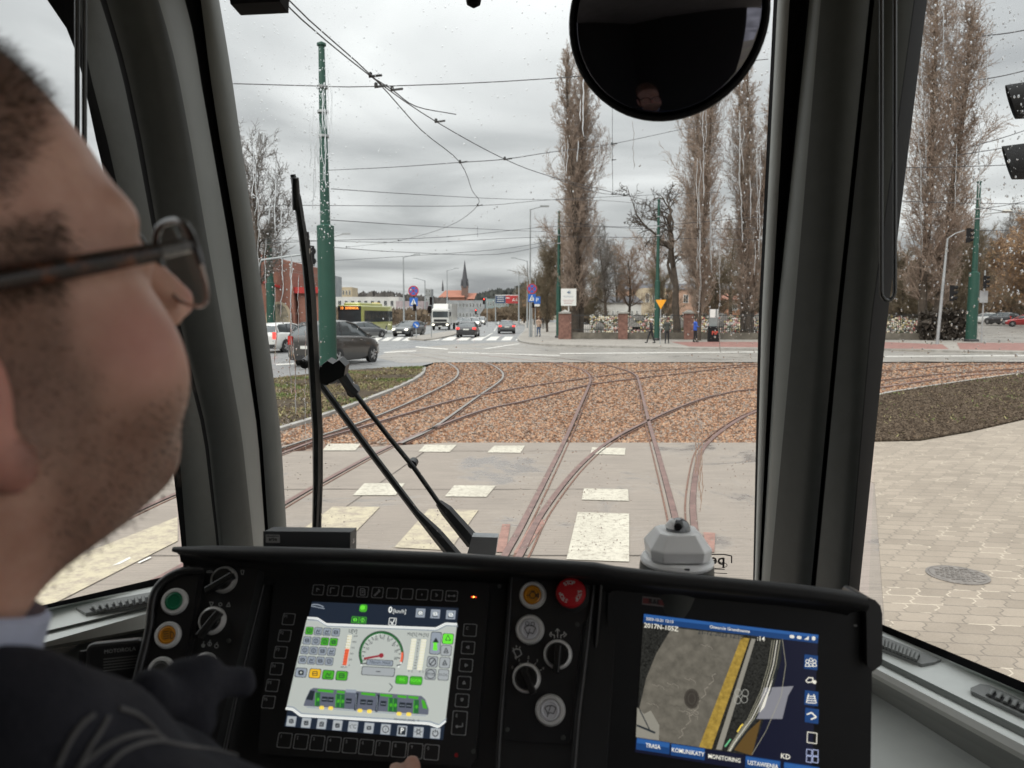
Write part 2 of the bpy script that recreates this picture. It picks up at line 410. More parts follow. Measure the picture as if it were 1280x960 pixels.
# crossing slab, paving at the right, verges
sheet('crossing_slab', [G(230, 572)[:2], G(560, 553)[:2], G(955, 553)[:2], G(955, 553)[:2]+np.array([.6, -3]), (2.3, 3.5), (2.4, -3), (-14, -3), (-14, 8)], -.002, CONC, .12)
bb = G(955, 553)
sheet('block_paving', [(bb[0]-.02, bb[1])]+[tuple(p[:2]) for p in GP([(1095, 552.5), (1150, 551.5), (1210, 541), (1280, 525), (1420, 490), (1800, 470)])]+[(60, 10), (40, -3), (1.92, -3), (1.82, 3.5), (bb[0]+.37, bb[1]-3)], .003, PAVE, .12)
def verge(name, pts, z):
    b = MB(); P = [np.array([p[0], p[1], z]) for p in pts]; b.prism([p-np.array([0, 0, .16]) for p in P], (0, 0, .16), SOIL); return struct(b.build(name))
verge('verge', gl+GP([(-300, 620), (-900, 640), (-900, 562), (0, 507), (200, 488.5), (345, 473.5), (407, 465.5), (470, 461.3), (524, 458.8)]), .03)
verge('verge', gr+GP([(1095, 552.0), (1150, 551), (1210, 540.5), (1280, 524.5), (1420, 489.5), (1800, 469)]), .03)
def kerb(name, pts, w, z0, z1, n=6):
    P = smooth_path(pts, n); b = MB(); L_, R_ = [], []
    for i, p in enumerate(P):
        t = nrm(P[min(i+1, len(P)-1)]-P[max(i-1, 0)]); s_ = np.array([-t[1], t[0], 0])*w/2
        L_.append(p+s_); R_.append(p-s_)
    rows = [[np.array([*l[:2], z0]), np.array([*l[:2], z1]), np.array([*r[:2], z1]), np.array([*r[:2], z0])] for l, r in zip(L_, R_)]
    b.grid(rows, KERB, smooth=False); return struct(b.build(name))
kerb('kerb', gl, .13, -.1, .045); kerb('kerb', gr, .10, -.1, .045)
# footway across the junction, with its rounded kerb
FK = [(606, 396.6), (625, 399), (645, 402.5), (656, 406), (656.5, 412), (650, 419), (648, 423), (654, 426.5), (677, 429.6), (720, 431.2), (760, 432.3), (822, 433.6), (880, 434.6), (960, 435.4), (1106, 436), (1193, 438), (1300, 440), (1700, 444)]
fk = GP(FK, .12)
sheet('footway', fk+[(120, 62), (120, 90), (20, 100), (-4, 300)], .12, FOOT, .2)
kerb('kerb', [p+np.array([0, 0, 0]) for p in fk], .16, -.02, .125)
sheet('red_footway', GP([(838, 427.3), (1106, 427.5), (1178, 430.5), (1186, 436.5), (960, 434.3), (862, 433.2)], .12), .126, RED)
sheet('red_footway', GP([(1196, 428.5), (1700, 430), (1700, 443), (1300, 438.6), (1200, 436.8)], .12), .126, RED)
sheet('side_road', GP([(1216, 418), (1222, 427.5), (1700, 429), (1700, 424), (1330, 413), (1262, 404), (1226, 404), (1214, 409)], .12), .13, PALE)
# traffic island
isl = GP([(510, 424.8), (520, 421), (545, 417.5), (560, 415), (569, 414.5), (572, 417), (566, 420), (545, 424.5), (530, 426)])
sheet('traffic_island', isl, .11, FOOT, .15)
# road markings (thin sheets)
def marks(name, polys, z, m):
    b = MB()
    for p in polys:
        P = GP(p, z)
        if (P[1]-P[0])[0]*(P[2]-P[0])[1]-(P[1]-P[0])[1]*(P[2]-P[0])[0] < 0: P = P[::-1]
        b.poly(P, m)
    return struct(b.build(name))
marks('road_marking', [[(410, 554.5), (451, 554.5), (444, 563), (403, 563)], [(531, 556), (571, 556), (562, 565), (523, 564.5)], [(618, 557), (656, 557), (651, 566), (609, 565.5)], [(740, 559), (782, 560), (781, 568.5), (738, 567.5)],
  [(455.5, 604), (506, 604), (495, 619), (441, 619)], [(568, 606.5), (620, 607), (608, 621), (556, 620.5)], [(730, 610.5), (785, 611.5), (786, 626), (727, 624.5)], [(722, 640), (786.5, 642), (786.5, 702), (708, 699)]], .006, PAINT)
marks('road_marking', [[(416, 633), (475, 633.5), (445, 664), (378, 662)], [(536, 636), (598, 637.5), (562, 688), (493, 684)], [(78, 702), (222, 646), (222, 676), (66, 755), (20, 775), (20, 725)]], .006, PAINT2)
marks('road_marking', [[(140, 707), (156, 699), (162, 696), (164, 697.5), (150, 705)], [(172, 703), (188, 695.5), (189, 697), (174, 704)]], .009, WLINE)
zeb = []
for i in range(9):
    x = 655-i*17.2; zeb.append([(x-6-i*.3, 420.8), (x+4, 420.8), (x+1-i*.9, 425.5), (x-11-i*1.4, 425.5)])
marks('road_marking', zeb[:7], .009, WLINE)
marks('road_marking', [[(445+i*13, 421.5), (453+i*13, 421.5), (446+i*13, 426), (437+i*13, 426)] for i in range(6)], .009, WLINE)
marks('road_marking', [[(603, 422.5), (606, 422.5), (616.5, 416.2), (615, 416.2)], [(617, 414), (618, 414), (621.6, 408), (620.9, 408)], [(622, 405), (622.7, 405), (624, 400), (623.6, 400)],
  [(603, 436), (609, 436), (651, 429.5), (648, 429.3)], [(345, 455), (470, 449), (470, 450), (345, 456.5)], [(520, 433), (560, 436), (560, 437), (519, 434)],
  [(395, 452), (398, 452), (450, 433), (448, 433)], [(480, 440), (520, 438), (520, 439), (480, 441)], [(560, 440), (700, 444), (700, 444.7), (560, 440.7)], [(700, 441.5), (950, 439.5), (950, 440.3), (700, 442.3)], [(1100, 445), (1290, 444), (1290, 444.8), (1100, 445.9)]], .01, WLINE)
marks('red_primer', [[(628, 655), (638, 655), (632, 690), (619, 690)], [(668, 648), (683, 650), (655, 692), (642, 691)], [(879, 665), (894, 666), (893, 690), (884, 690)], [(846, 655), (868, 660), (876, 690), (850, 690)]], .0065, RPAINT)
# rails
RT = mat('rail_head', (.21, .125, .108), .42, .35, var=.3, vs=6); RS = mat('rail_rust', (.16, .085, .06), .8, var=.35, vs=12); RG = mat('rail_groove', (.035, .025, .02), .9, var=.3); RSIL = mat('worn_rail', (.26, .235, .215), .45, .35, var=.25, vs=5)
def rail(pts, side=1, bright=False, n=8, zt=.012):
    P = smooth_path(GP(pts), n); b = MB(); m = RSIL if bright else RT
    prof = [(-.036, -.1, RS), (-.036, zt-.006, RS), (-.030, zt, m), (.030, zt, m), (.034, zt-.004, RG), (.034, -.035, RG), (.070, -.035, RG), (.070, zt-.006, RS), (.088, zt-.006, RS), (.088, -.1, RS)]
    rows = []
    for i, p in enumerate(P):
        t = nrm(P[min(i+1, len(P)-1)]-P[max(i-1, 0)]); s_ = np.array([t[1], -t[0], 0])*side
        rows.append([np.array([p[0], p[1], 0])+s_*a+np.array([0, 0, z]) for a, z, _ in prof])
    for k in range(len(prof)-1):
        b.grid([[r_[k], r_[k+1]] for r_ in rows] if side > 0 else [[r_[k+1], r_[k]] for r_ in rows], prof[k+1][2], smooth=False)
    return b
RAILS = [([(618, 720), (634, 690), (659, 644.5), (705, 553), (724, 510), (736.6, 481), (738, 472), (733, 465.5), (722, 460), (700, 454.5), (660, 450), (600, 444)], 1, 0, 'straight rail of the left track ahead, bending left at the street'),
 ([(850, 690), (843, 644.5), (822, 566), (809.5, 522), (798, 475), (793.5, 468), (782, 462.5), (760, 456.5), (737, 452), (690, 447), (600, 441)], -1, 0, 'straight rail of the right track ahead, bending left at the street'),
 ([(640, 710), (652, 691), (678, 641.6), (716, 592), (745.4, 564), (774.6, 544), (809.5, 526.5), (838.7, 513), (876.6, 498.7), (900, 493), (942, 486.5), (1100, 475), (1185, 466.7), (1280, 460.5), (1500, 452)], 1, 0, 'curving rail that crosses the straight rail and leaves to the right'),
 ([(872, 700), (868, 662), (866, 624), (871, 583), (878, 562), (895, 544), (917.5, 528), (941, 516), (1000, 494), (1102, 484), (1200, 470), (1300, 464), (1500, 456)], -1, 0, 'curving rail nearest the right window pillar'),
 ([(40, 706), (125, 662), (212, 621), (285, 593), (355, 566), (403, 548), (442, 536.6), (495, 520.6), (568, 500), (611.6, 491.4), (660, 483), (736.6, 472), (795, 465), (853, 461), (941, 455), (1000, 452)], 1, 0, 'farther rail of the track that crosses from left to right'),
 ([(150, 748), (226, 709), (300, 664), (361, 627), (401.6, 603.7), (471.6, 566), (524, 542.5), (568, 525), (611.6, 510.4), (660, 500), (736.6, 481), (795, 473), (853, 466.6), (941, 458), (1102, 463), (1185, 457), (1300, 453)], 1, 0, 'nearer rail of the track that crosses from left to right'),
 ([(330, 567), (403, 544), (442.5, 531), (495, 510.4), (536, 491.5), (562, 478), (572, 469), (571, 461), (559, 453.6), (541.6, 447.7), (500, 441)], 1, 1, 'pale curved rail beside the grass verge'),
 ([(501, 554.5), (538.7, 536.7), (576.7, 510.4), (597, 496), (623, 478), (629, 469.6), (624.8, 462.3), (611.7, 455), (591, 450.6), (540, 443)], 1, 1, 'pale curved rail between the verge and the straight track')]
for pts, sd, br_, lb in RAILS: tag(rail(pts, sd, br_).build('rail'), 'rusty steel '+lb if not br_ else 'steel '+lb, 'rail', 'rails of the tram junction')
b = MB()
for px, py in ((809, 527), (736.6, 481), (797, 473)):
    c = G(px, py, .003)
    b.prism([c+np.array([x, y, 0]) for x, y in ((-.16, -.5), (.05, -.62), (.2, -.45), (.2, .5), (.0, .62), (-.16, .45))], (0, 0, .01), RT)
# ballast stones
def inpoly(x, y, P):
    r = np.zeros(len(x), bool); j = len(P)-1
    for i in range(len(P)):
        xi, yi, xj, yj = P[i][0], P[i][1], P[j][0], P[j][1]
        r ^= ((yi > y) != (yj > y)) & (x < (xj-xi)*(y-yi)/(yj-yi+1e-12)+xi); j = i
    return r
def stones(n, poly, d0, d1, xr, name, rad, label=None, mats=ROCKS, z=-.045):
    u = np.random.rand(n); D = 1/(1/d0+u*(1/d1-1/d0)); x = (np.random.rand(n)*(xr[1]-xr[0])+xr[0])*D
    k = inpoly(x, D, poly); x = x[k]; D = D[k]; n = len(x)
    base = np.array([(1, 0, 0), (-1, 0, 0), (0, 1, 0), (0, -1, 0), (0, 0, 1), (0, 0, -1)], float)
    fc = np.array([(0, 2, 4), (2, 1, 4), (1, 3, 4), (3, 0, 4), (2, 0, 5), (1, 2, 5), (3, 1, 5), (0, 3, 5)])
    r = rad*(.55+.9*np.random.rand(n))*(1+np.clip((D-14)/30, 0, .5)); v = base[None]*(1+.5*(np.random.rand(n, 6, 1)-.5))+.28*(np.random.rand(n, 6, 3)-.5)
    a = np.random.rand(n)*6.3; t = np.random.randn(n)*.6
    cx, sx_ = np.cos(a), np.sin(a); v = v*np.array([1, .75, .6])
    v = np.stack([v[..., 0], v[..., 1]*np.cos(t)[:, None]-v[..., 2]*np.sin(t)[:, None], v[..., 1]*np.sin(t)[:, None]+v[..., 2]*np.cos(t)[:, None]], -1)
    v = np.stack([v[..., 0]*cx[:, None]-v[..., 1]*sx_[:, None], v[..., 0]*sx_[:, None]+v[..., 1]*cx[:, None], v[..., 2]], -1)*r[:, None, None]
    v += np.stack([x, D, z+np.random.rand(n)*.02], -1)[:, None]
    f = (fc[None]+np.arange(n)[:, None, None]*6).reshape(-1, 3)
    me = bpy.data.meshes.new(name); me.from_pydata(v.reshape(-1, 3).tolist(), [], f.tolist())
    for m_ in mats: me.materials.append(m_)
    me.polygons.foreach_set('material_index', np.repeat(np.random.randint(0, len(mats), n), 8).astype(int)); me.update()
    o = bpy.data.objects.new(name, me); COL.objects.link(o); return tag(o, label, 'gravel' if label else None, kind='stuff')
bedp = [p[:2] for p in bed]
stones(90000, bedp, 12.3, 33, (-.34, .34), 'ballast_stones', .034, 'reddish brown ballast stones lying between the tram rails')
stones(9000, bedp, 18, 33, (.45, .72), 'ballast_stones', .035, 'reddish brown ballast stones seen through the right side window')
# grass on the verges
GR = [mat('grass_green', (.10, .135, .03), .8, var=.3), mat('grass_dry', (.23, .20, .09), .8, var=.3), mat('dead_leaves', (.15, .10, .06), .8, var=.3)]
def grass(n, poly, xr, dr, name, h, label):
    x = np.random.rand(n)*(xr[1]-xr[0])+xr[0]; y = np.random.rand(n)*(dr[1]-dr[0])+dr[0]; k = inpoly(x, y, poly); x, y = x[k], y[k]; n = len(x)
    cl = np.sin(x*1.7+np.cos(y*1.1)*2)+np.sin(y*2.3+x*.7)+np.random.randn(n)*.6; k = cl > -.3; x, y, cl = x[k], y[k], cl[k]; n = len(x)
    a = np.random.rand(n)*6.3; w = .012+.012*np.random.rand(n); hh = h*(.4+np.random.rand(n)); ln = np.random.randn(n, 2)*.05
    p0 = np.stack([x-np.cos(a)*w, y-np.sin(a)*w, np.full(n, .028)], -1); p1 = np.stack([x+np.cos(a)*w, y+np.sin(a)*w, np.full(n, .028)], -1)
    p2 = np.stack([x+ln[:, 0], y+ln[:, 1], .03+hh], -1)
    v = np.stack([p0, p1, p2], 1).reshape(-1, 3); f = np.arange(n*3).reshape(-1, 3)
    me = bpy.data.meshes.new(name); me.from_pydata(v.tolist(), [], f.tolist())
    for m_ in GR: me.materials.append(m_)
    me.polygons.foreach_set('material_index', np.where(cl > 1.1, 0, np.where(np.random.rand(n) < .5, 1, 2)).astype(int)); me.update()
    o = bpy.data.objects.new(name, me); COL.objects.link(o); return tag(o, label, 'grass', kind='stuff')
vl = [p[:2] for p in gl+GP([(200, 560), (200, 488.5), (345, 473.5), (407, 465.5), (470, 461.3), (524, 458.8)])]
vr = [p[:2] for p in gr+GP([(1095, 552.0), (1150, 551), (1210, 540.5), (1280, 524.5), (1420, 489.5)])]
grass(60000, vl, (-9, -1), (13, 30), 'grass', .045, 'thin winter grass on the left verge beside the curved kerb')
SOILM = [mat('soil_clod', (.035, .026, .02), 1, var=.1, col2=(.075, .055, .04), vs=9, spec=.05), mat('soil_dry', (.08, .06, .045), 1, var=.1, col2=(.15, .115, .085), vs=9, spec=.05)]
vlp = [p[:2] for p in gr+GP([(1095, 552.0), (1150, 551), (1210, 540.5), (1280, 524.5), (1420, 489.5)])]
stones(60000, vlp, 11.5, 33, (.44, .72), 'soil_clods', .028, 'dark clods of bare soil on the right verge', SOILM, .015)
grass(16000, vr, (5, 22), (12, 34), 'grass', .04, 'sparse grass and dead leaves on the muddy right verge')
# joints and grime lines of the crossing slab
JM = mat('joint_dirt', (.075, .06, .05), .95, var=.4, vs=4)
b = MB()
for y0 in (11.45, 8.9, 6.4, 3.9):
    P = smooth_path([(x, y0+random.uniform(-.01, .01), .0045) for x in np.arange(-13, 2.2, 1.1)], 2)
    for p, q2 in zip(P[:-1], P[1:]): w = random.uniform(.004, .009); b.poly([p-[0, w, 0], q2-[0, w, 0], q2+[0, w, 0], p+[0, w, 0]], JM)
struct(b.build('slab_joint')); b = MB()
for x0 in (-9.4, -6.2, -2.9):
    P = smooth_path([(x0+.14*y_+random.uniform(-.01, .01), y_, .0045) for y_ in np.arange(-2.5, 12.2, 1.3)], 2)
    for p, q2 in zip(P[:-1], P[1:]): w = random.uniform(.004, .008); b.poly([p-[w, 0, 0], p+[w, 0, 0], q2+[w, 0, 0], q2-[w, 0, 0]], JM)
struct(b.build('slab_joint'))
# manhole cover in the paving
mh = G(1197, 719, .004); b = MB()
MH = mat('cast_iron', (.20, .18, .165), .6, .3, var=.3, vs=20)
b.lathe([(.225, -.02), (.225, .006), (.208, .008), (.203, .003), (.197, .003), (.195, .007), (.02, .008)], mh, k=40, m=MH, smooth=False)
for i in range(-4, 5):
    for j in range(-4, 5):
        if (i*i+j*j) < 19: b.box(mh+np.array([i*.039+(j % 2)*.015, j*.039, .010]), .026, .016, .006, MH, u=(math.cos(.6*(i+j)), math.sin(.6*(i+j)), 0), v=(-math.sin(.6*(i+j)), math.cos(.6*(i+j)), 0))
tag(b.build('manhole_cover', org=mh), 'round cast iron manhole cover set in the block paving', 'manhole cover')
# ================================================================== BUILDINGS AND TREES
def bm_box(b, x0, x1, y0, y1, z0, z1, m): return b.box(((x0+x1)/2, (y0+y1)/2, (z0+z1)/2), x1-x0, y1-y0, z1-z0, m)
q = nodemat('red_brick')
br = q.nd('ShaderNodeTexBrick'); q.t.links.new(q.nd('ShaderNodeTexCoord').outputs['Object'], br.inputs['Vector']); 
mp = q.nd('ShaderNodeMapping'); mp.inputs['Rotation'].default_value = (PI/2, 0, 0); q.t.links.new(q.co, mp.inputs[0]); q.t.links.new(mp.outputs[0], br.inputs['Vector'])
br.inputs['Scale'].default_value = 3; br.inputs['Color1'].default_value = (.22, .075, .05, 1); br.inputs['Color2'].default_value = (.30, .11, .075, 1); br.inputs['Mortar'].default_value = (.25, .2, .17, 1)
q.setc(q.mix(.35, br.outputs['Color'], q.ramp(q.noise(.9, 5), [(.3, (.14, .06, .045)), (.7, (.34, .16, .11))]))); BRICK = q.m
ROOF = mat('orange_roof_tiles', (.33, .14, .095), .8, var=.2, vs=1); SLATE = mat('dark_slate', (.07, .07, .08), .7, var=.2)
CREAM = mat('cream_render', (.46, .38, .27), .85, var=.15, vs=.6); PEACH = mat('peach_render', (.48, .31, .23), .85, var=.15, vs=.6); WHITEW = mat('white_render', (.55, .54, .52), .85, var=.12, vs=.5)
GREYW = mat('grey_render', (.28, .29, .30), .85, var=.2, vs=.4); DARKG = mat('dark_window', (.03, .035, .04), .15, var=.2); WHITEP = mat('white_paint', (.62, .62, .60), .5, var=.1)
CONCR = mat('weathered_concrete', (.26, .25, .23), .85, var=.25, vs=1.5, bump=.3, bs=20)
def house(name, label, cx, cy, w, d, h, rz, wall, roofm, roofh, wins, hip=.0, z0=0, group=None, cat='building'):
    t = empty(name, (cx, cy, z0), label, cat, group)
    o = np.array([cx, cy, z0]); b = MB(); b.box(o+[0, 0, h/2], w, d, h, wall); b.build('wall', t)
    if roofh:
        b = MB(); e = .3; X, Y = w/2+e, d/2+e
        p = [o+np.array(q_) for q_ in ((-X, -Y, h+.003), (X, -Y, h+.003), (X, Y, h+.003), (-X, Y, h+.003), (-X*(1-hip), 0, h+roofh), (X*(1-hip), 0, h+roofh))]
        b.add(p, [(0, 1, 5, 4), (2, 3, 4, 5), (1, 2, 5), (3, 0, 4), (3, 2, 1, 0)], roofm); b.build('roof', t)
    for (x, z, ww, wh) in wins:
        b = MB(); c = o+np.array([x, -d/2-.02, z]); b.box(c, ww, .06, wh, DARKG); 
        f = b.build('window', t)
        g = MB(); 
        for s_ in (-1, 1): g.box(c+np.array([s_*ww/2, -.03, 0]), .09, .1, wh+.09, WHITEP); g.box(c+np.array([0, -.03, s_*wh/2]), ww-.1, .1, .09, WHITEP)
        g.box(c+np.array([0, -.03, 0]), .06, .08, wh-.1, WHITEP); g.build('frame', f)
    t.rotation_euler.z = rz; return t
wr = lambda xs, zs, w, h: [(x, z, w, h) for z in zs for x in xs]
# brick building with mural arch, at the left
d = 64; x0 = (318-640)/F*d; x1 = (371-640)/F*d
t = empty('brick_building', ((x0+x1)/2, d, 0), 'red brick building with sloping top and pale arched mural at the far left', 'building')
b = MB(); ztl = H+(393-322)/F*d; ztr = H+(393-328)/F*d
xm = x0-14
b.prism([(xm, d, 0), (x1, d, 0), (x1-.3, d, ztr), (x1-.9, d, ztr+.15), (x0, d, ztl+.4), (xm, d, ztl+1.2)], (0, 14, 0), BRICK); b.build('wall', t)
b = MB(); REDTR = mat('red_trim', (.42, .035, .03), .5); za = H+(393-351)/F*d; zb_ = H+(393-366)/F*d
b.prism([(x0-2, d-.15, za+.9), (x1-1.2, d-.15, zb_+.55), (x1-1.2, d-.15, zb_+.35), (x0-2, d-.15, za+.7)], (0, .12, 0), REDTR); b.build('trim', t)
b = MB(); ac = ((350-640)/F*d, d-.1, H+(393-390)/F*d)
pts = [(ac[0]-1.05, ac[1], -.0+.5)]+[(ac[0]+1.05*math.cos(PI-i*PI/12), ac[1], ac[2]-.4+1.25*math.sin(i*PI/12)) for i in range(13)]+[(ac[0]+1.05, ac[1], .5)]
b.prism(pts[::-1], (0, -.06, 0), CREAM); b.prism([(ac[0]+(p[0]-ac[0])*.78, p[1]-.061, ac[2]+(p[2]-ac[2])*.78) for p in pts[::-1]], (0, -.05, 0), mat('mural_paint', (.08, .08, .07), .8, col2=(.5, .42, .3), vs=1.6, detail=8)); b.build('arch_panel', t)
b = MB(); b.box((x1+.9, d+3, 1.9), 1.7, 5, 3.8, BRICK); b.build('annex', t); b = MB(); b.box((x1+.9, d+3, 4.05), 2.2, 5.6, .5, REDTR); b.build('annex_roof', t)
# church far away
D0 = 620; sc_ = D0/F; cx = (581.5-640)*sc_
t = empty('church', (cx, D0, 0), 'brick church with tall dark spire and long orange roof on the skyline', 'church')
b = MB(); zt = lambda y: H+(393-y)*sc_
CHB = mat('church_brick', (.17, .11, .095), .85, var=.2, vs=.1); b.box((cx, D0, zt(358)/2), 8*sc_, 8*sc_, zt(358), CHB); b.build('tower', t)
b = MB(); b.lathe([(4.0*sc_*1.25, zt(360)), (3.0*sc_*1.2, zt(350)), (.05, zt(326))], (cx, D0, 0), k=8, m=SLATE, smooth=False, ph=PI/8); b.build('spire', t)
for s_ in (-1, 1):
    b = MB(); b.lathe([(1.1*sc_, zt(358)), (.05, zt(348))], (cx+s_*4*sc_, D0-2, 0), k=6, m=SLATE, smooth=False); b.build('pinnacle', t)
xl, xr_ = (549-640)*sc_, (602-640)*sc_
b = MB(); b.box(((xl+cx)/2, D0+4, zt(372)/2), cx-xl, 16, zt(372), BRICK); b.box(((xr_+cx)/2+1, D0+4, zt(374)/2), xr_-cx, 16, zt(374), BRICK); b.build('wall', t)
b = MB(); za, zr = zt(372), zt(363)
b.add([(xl, D0-5, za), (cx, D0-5, za), (cx, D0+5, zr), (xl+5, D0+5, zr), (xl, D0+14, za), (cx, D0+14, za)], [(0, 1, 2, 3), (3, 2, 5, 4), (0, 3, 4)], ROOF)
b.add([(cx+2, D0-5, zt(374)), (xr_, D0-5, zt(374)), (xr_-3, D0+5, zt(366.5)), (cx+2, D0+5, zt(366.5))], [(0, 1, 2, 3)], ROOF); b.build('roof', t)
xs2 = (553.5-640)*sc_; b = MB(); b.lathe([(1.3*sc_, zt(364)), (1.2*sc_, zt(360)), (.05, zt(349.5))], (xs2, D0+4, 0), k=6, m=SLATE, smooth=False); b.build('ridge_turret', t)
# far town blocks and halls
def block(label, pxa, pxb, ytop, d, wall, nw=6, nf=2, roofm=None, rh=0, z0=0, name='town_building'):
    w = (pxb-pxa)/F*d; h = H+(393-ytop)/F*d-z0-rh; cx = ((pxa+pxb)/2-640)/F*d
    ws = wr([w*(-.45+.9*(i+.5)/nw) for i in range(nw)], [h*(i+.5)/nf for i in range(nf)], w/nw*.42, h/nf*.42)
    return house(name, label, cx, d, w, 12, h, 0, wall, roofm, rh, ws, group='buildings in the far town', z0=z0)
block('long pale warehouse with flat roof behind the yellow-green bus', 424, 503, 372, 210, WHITEW, 9, 2)
block('grey slab building standing behind the warehouse at the left', 398, 424, 346, 260, GREYW, 4, 6)
block('cream building on the hill above the bus roof', 428, 445, 360, 320, CREAM, 4, 3)
block('tall grey tower block far away left of the lorry', 533, 541, 362, 420, GREYW, 2, 7)
block('low grey hall with many windows behind the lorry', 560, 606, 376, 300, GREYW, 10, 2)
block('pale hall with red poster band left of the lorry', 500, 533, 377, 200, mat('mauve_render', (.36, .30, .31), .85, var=.25, vs=.5), 6, 1)
block('green-grey glazed hall left of the gantry sign', 608, 636, 374, 330, mat('greenish_cladding', (.22, .27, .27), .6, var=.2, vs=.3), 8, 2)
block('long white house with dark roof behind the cemetery fence', 748, 792, 370.5, 110, WHITEW, 7, 1, SLATE, 1.0, name='house')
block('long peach tenement with grey roof behind the cemetery trees', 776, 905, 355, 135, PEACH, 10, 2, SLATE, 1.2, name='house')
block('cream wing of the tenement left of the green mast', 795, 822, 362, 128, CREAM, 3, 2, name='house')
block('small orange brick house half hidden by poplars', 895, 935, 368, 120, mat('orange_brick', (.36, .18, .11), .85, var=.2, vs=1), 3, 2, ROOF, 1.0, name='house')
# ---- bare trees
BARK = mat('dark_bark', (.075, .058, .045), .9, var=.35, vs=3); TWIG = mat('brown_twigs', (.33, .255, .205), .9, var=.3, vs=2); TWIGR = mat('reddish_twigs', (.25, .17, .12), .9, var=.3, vs=2)
TWIGG = mat('grey_twigs', (.17, .15, .135), .9, var=.3, vs=2); LEAF = mat('orange_dry_leaves', (.33, .20, .10), .8, var=.4, vs=3); OLIVE = mat('olive_twigs', (.17, .135, .09), .9, var=.3, vs=2)
class Tree:
    def __init__(s, seed): s.rs = random.Random(seed); s.seg = []; s.lf = []
    def limb(s, p, d, ln, r, lvl, P):
        rs = s.rs; n = P['n'][lvl]; st = ln/n; r1 = r*P['taper']
        for i in range(n):
            d = nrm(d+np.array([rs.gauss(0, 1), rs.gauss(0, 1), rs.gauss(0, 1)])*P['wob'][lvl]+np.array([0, 0, P['up'][lvl]]))
            q_ = p+d*st; ra = r+(r1-r)*i/n; rb = r+(r1-r)*(i+1)/n; s.seg.append((p, q_, ra, rb)); p = q_
            if lvl < P['depth'] and (i+1)/n > P['bare'][lvl]:
                for _ in range(P['br'][lvl]):
                    a = rs.random()*2*PI; an = P['ang'][lvl]*(.6+.8*rs.random())
                    u = nrm(np.cross(d, [math.cos(a), math.sin(a), .31])); dd = nrm(d*math.cos(an)+u*math.sin(an))
                    f = P['shape'](p[2]) if lvl == 0 else 1
                    s.limb(p, dd, ln*P['len'][lvl]*(.55+.7*rs.random())*f*(1-.35*i/n), max(rb*P['rr'], P['rmin']), lvl+1, P)
            elif lvl == P['depth'] and P.get('leaf') and rs.random() < P['leaf']: s.lf.append(p)
    def mesh(s, thick, rmin, k=3):
        sg = [g for g in s.seg if (g[2] >= thick[0] and g[2] < thick[1])]
        if not sg: return None
        A = np.array([g[0] for g in sg]); B = np.array([g[1] for g in sg]); ra = np.maximum([g[2] for g in sg], rmin); rb = np.maximum([g[3] for g in sg], rmin*.8)
        T = B-A; T /= np.linalg.norm(T, axis=1)[:, None]+1e-9; ref = np.where(np.abs(T[:, 2:3]) < .9, [[0, 0, 1.]], [[1., 0, 0]])
        U = np.cross(T, ref); U /= np.linalg.norm(U, axis=1)[:, None]; Bn = np.cross(T, U); vs = []
        for P_, rr in ((A, ra), (B+T*ra[:, None]*.3, rb)):
            for j in range(k):
                t = 2*PI*j/k; vs.append(P_+(U*math.cos(t)+Bn*math.sin(t))*rr[:, None])
        v = np.stack(vs, 1).reshape(-1, 3); n = len(sg)
        f0 = np.array([(j, (j+1) % k, k+(j+1) % k, k+j) for j in range(k)]); f = (f0[None]+np.arange(n)[:, None, None]*2*k).reshape(-1, 4)
        return v, f
def tree_proto(name, seed, P, h, r, bark, twig, stems=1, spread=.0, leafm=None, rmin=.010):
    T = Tree(seed)
    for i in range(stems):
        a = 2*PI*i/stems+.4; off = np.array([math.cos(a), math.sin(a), 0])*(0 if stems == 1 else r*.8)
        T.limb(off, nrm([math.cos(a)*spread, math.sin(a)*spread, 1]), h*(1 if i == 0 else .82+.15*T.rs.random()), r if stems == 1 else r*.62, 0, P)
    t = empty(name, (0, 0, 0))
    for nm, th, rm, k, m in (('trunk', (P['cut'], 9), .05, 7, bark), ('crown', (0, P['cut']), rmin, 3, twig)):
        g = T.mesh(th, rm, k)
        if g is None: continue
        me = bpy.data.meshes.new(nm); me.from_pydata(g[0].tolist(), [], g[1].tolist()); me.materials.append(m)
        if nm == 'crown' and T.lf:
            pass
        me.polygons.foreach_set('use_smooth', [True]*len(me.polygons)); o = bpy.data.objects.new(nm, me); COL.objects.link(o); o.parent = t
    if T.lf:
        c = np.array(T.lf); rr = np.random.randn(len(c), 3, 3)*.09; v = (c[:, None]+rr).reshape(-1, 3); me = bpy.data.meshes.new('leaves')
        me.from_pydata(v.tolist(), [], np.arange(len(v)).reshape(-1, 3).tolist()); me.materials.append(leafm); o = bpy.data.objects.new('leaves', me); COL.objects.link(o); o.parent = t
    return t
POP = dict(n=[20, 7, 4, 3], taper=.25, wob=[.018, .16, .26, .34], up=[.03, .17, .12, .06], depth=3, bare=[.06, .0, .0, 0], br=[7, 2, 2, 0], ang=[.52, .46, .60], len=[.155, .36, .46], rr=.20, rmin=.008, cut=.06,
           shape=lambda z: max(.25, min(1, .55+z*.05))*(1 if z < 14 else max(.3, 1-(z-14)*.06)))
POPL = dict(POP, br=[7, 2, 2, 0], len=[.19, .38, .46], ang=[.62, .52, .6])
GNARL = dict(n=[7, 6, 5, 4, 3], taper=.45, wob=[.10, .28, .34, .35, .3], up=[.05, .06, .04, .02, .0], depth=4, bare=[.42, .2, .1, 0, 0], br=[1, 1, 1, 2, 0], ang=[.7, .7, .7, .6], len=[.5, .6, .6, .5], rr=.62, rmin=.012, cut=.03, shape=lambda z: 1)
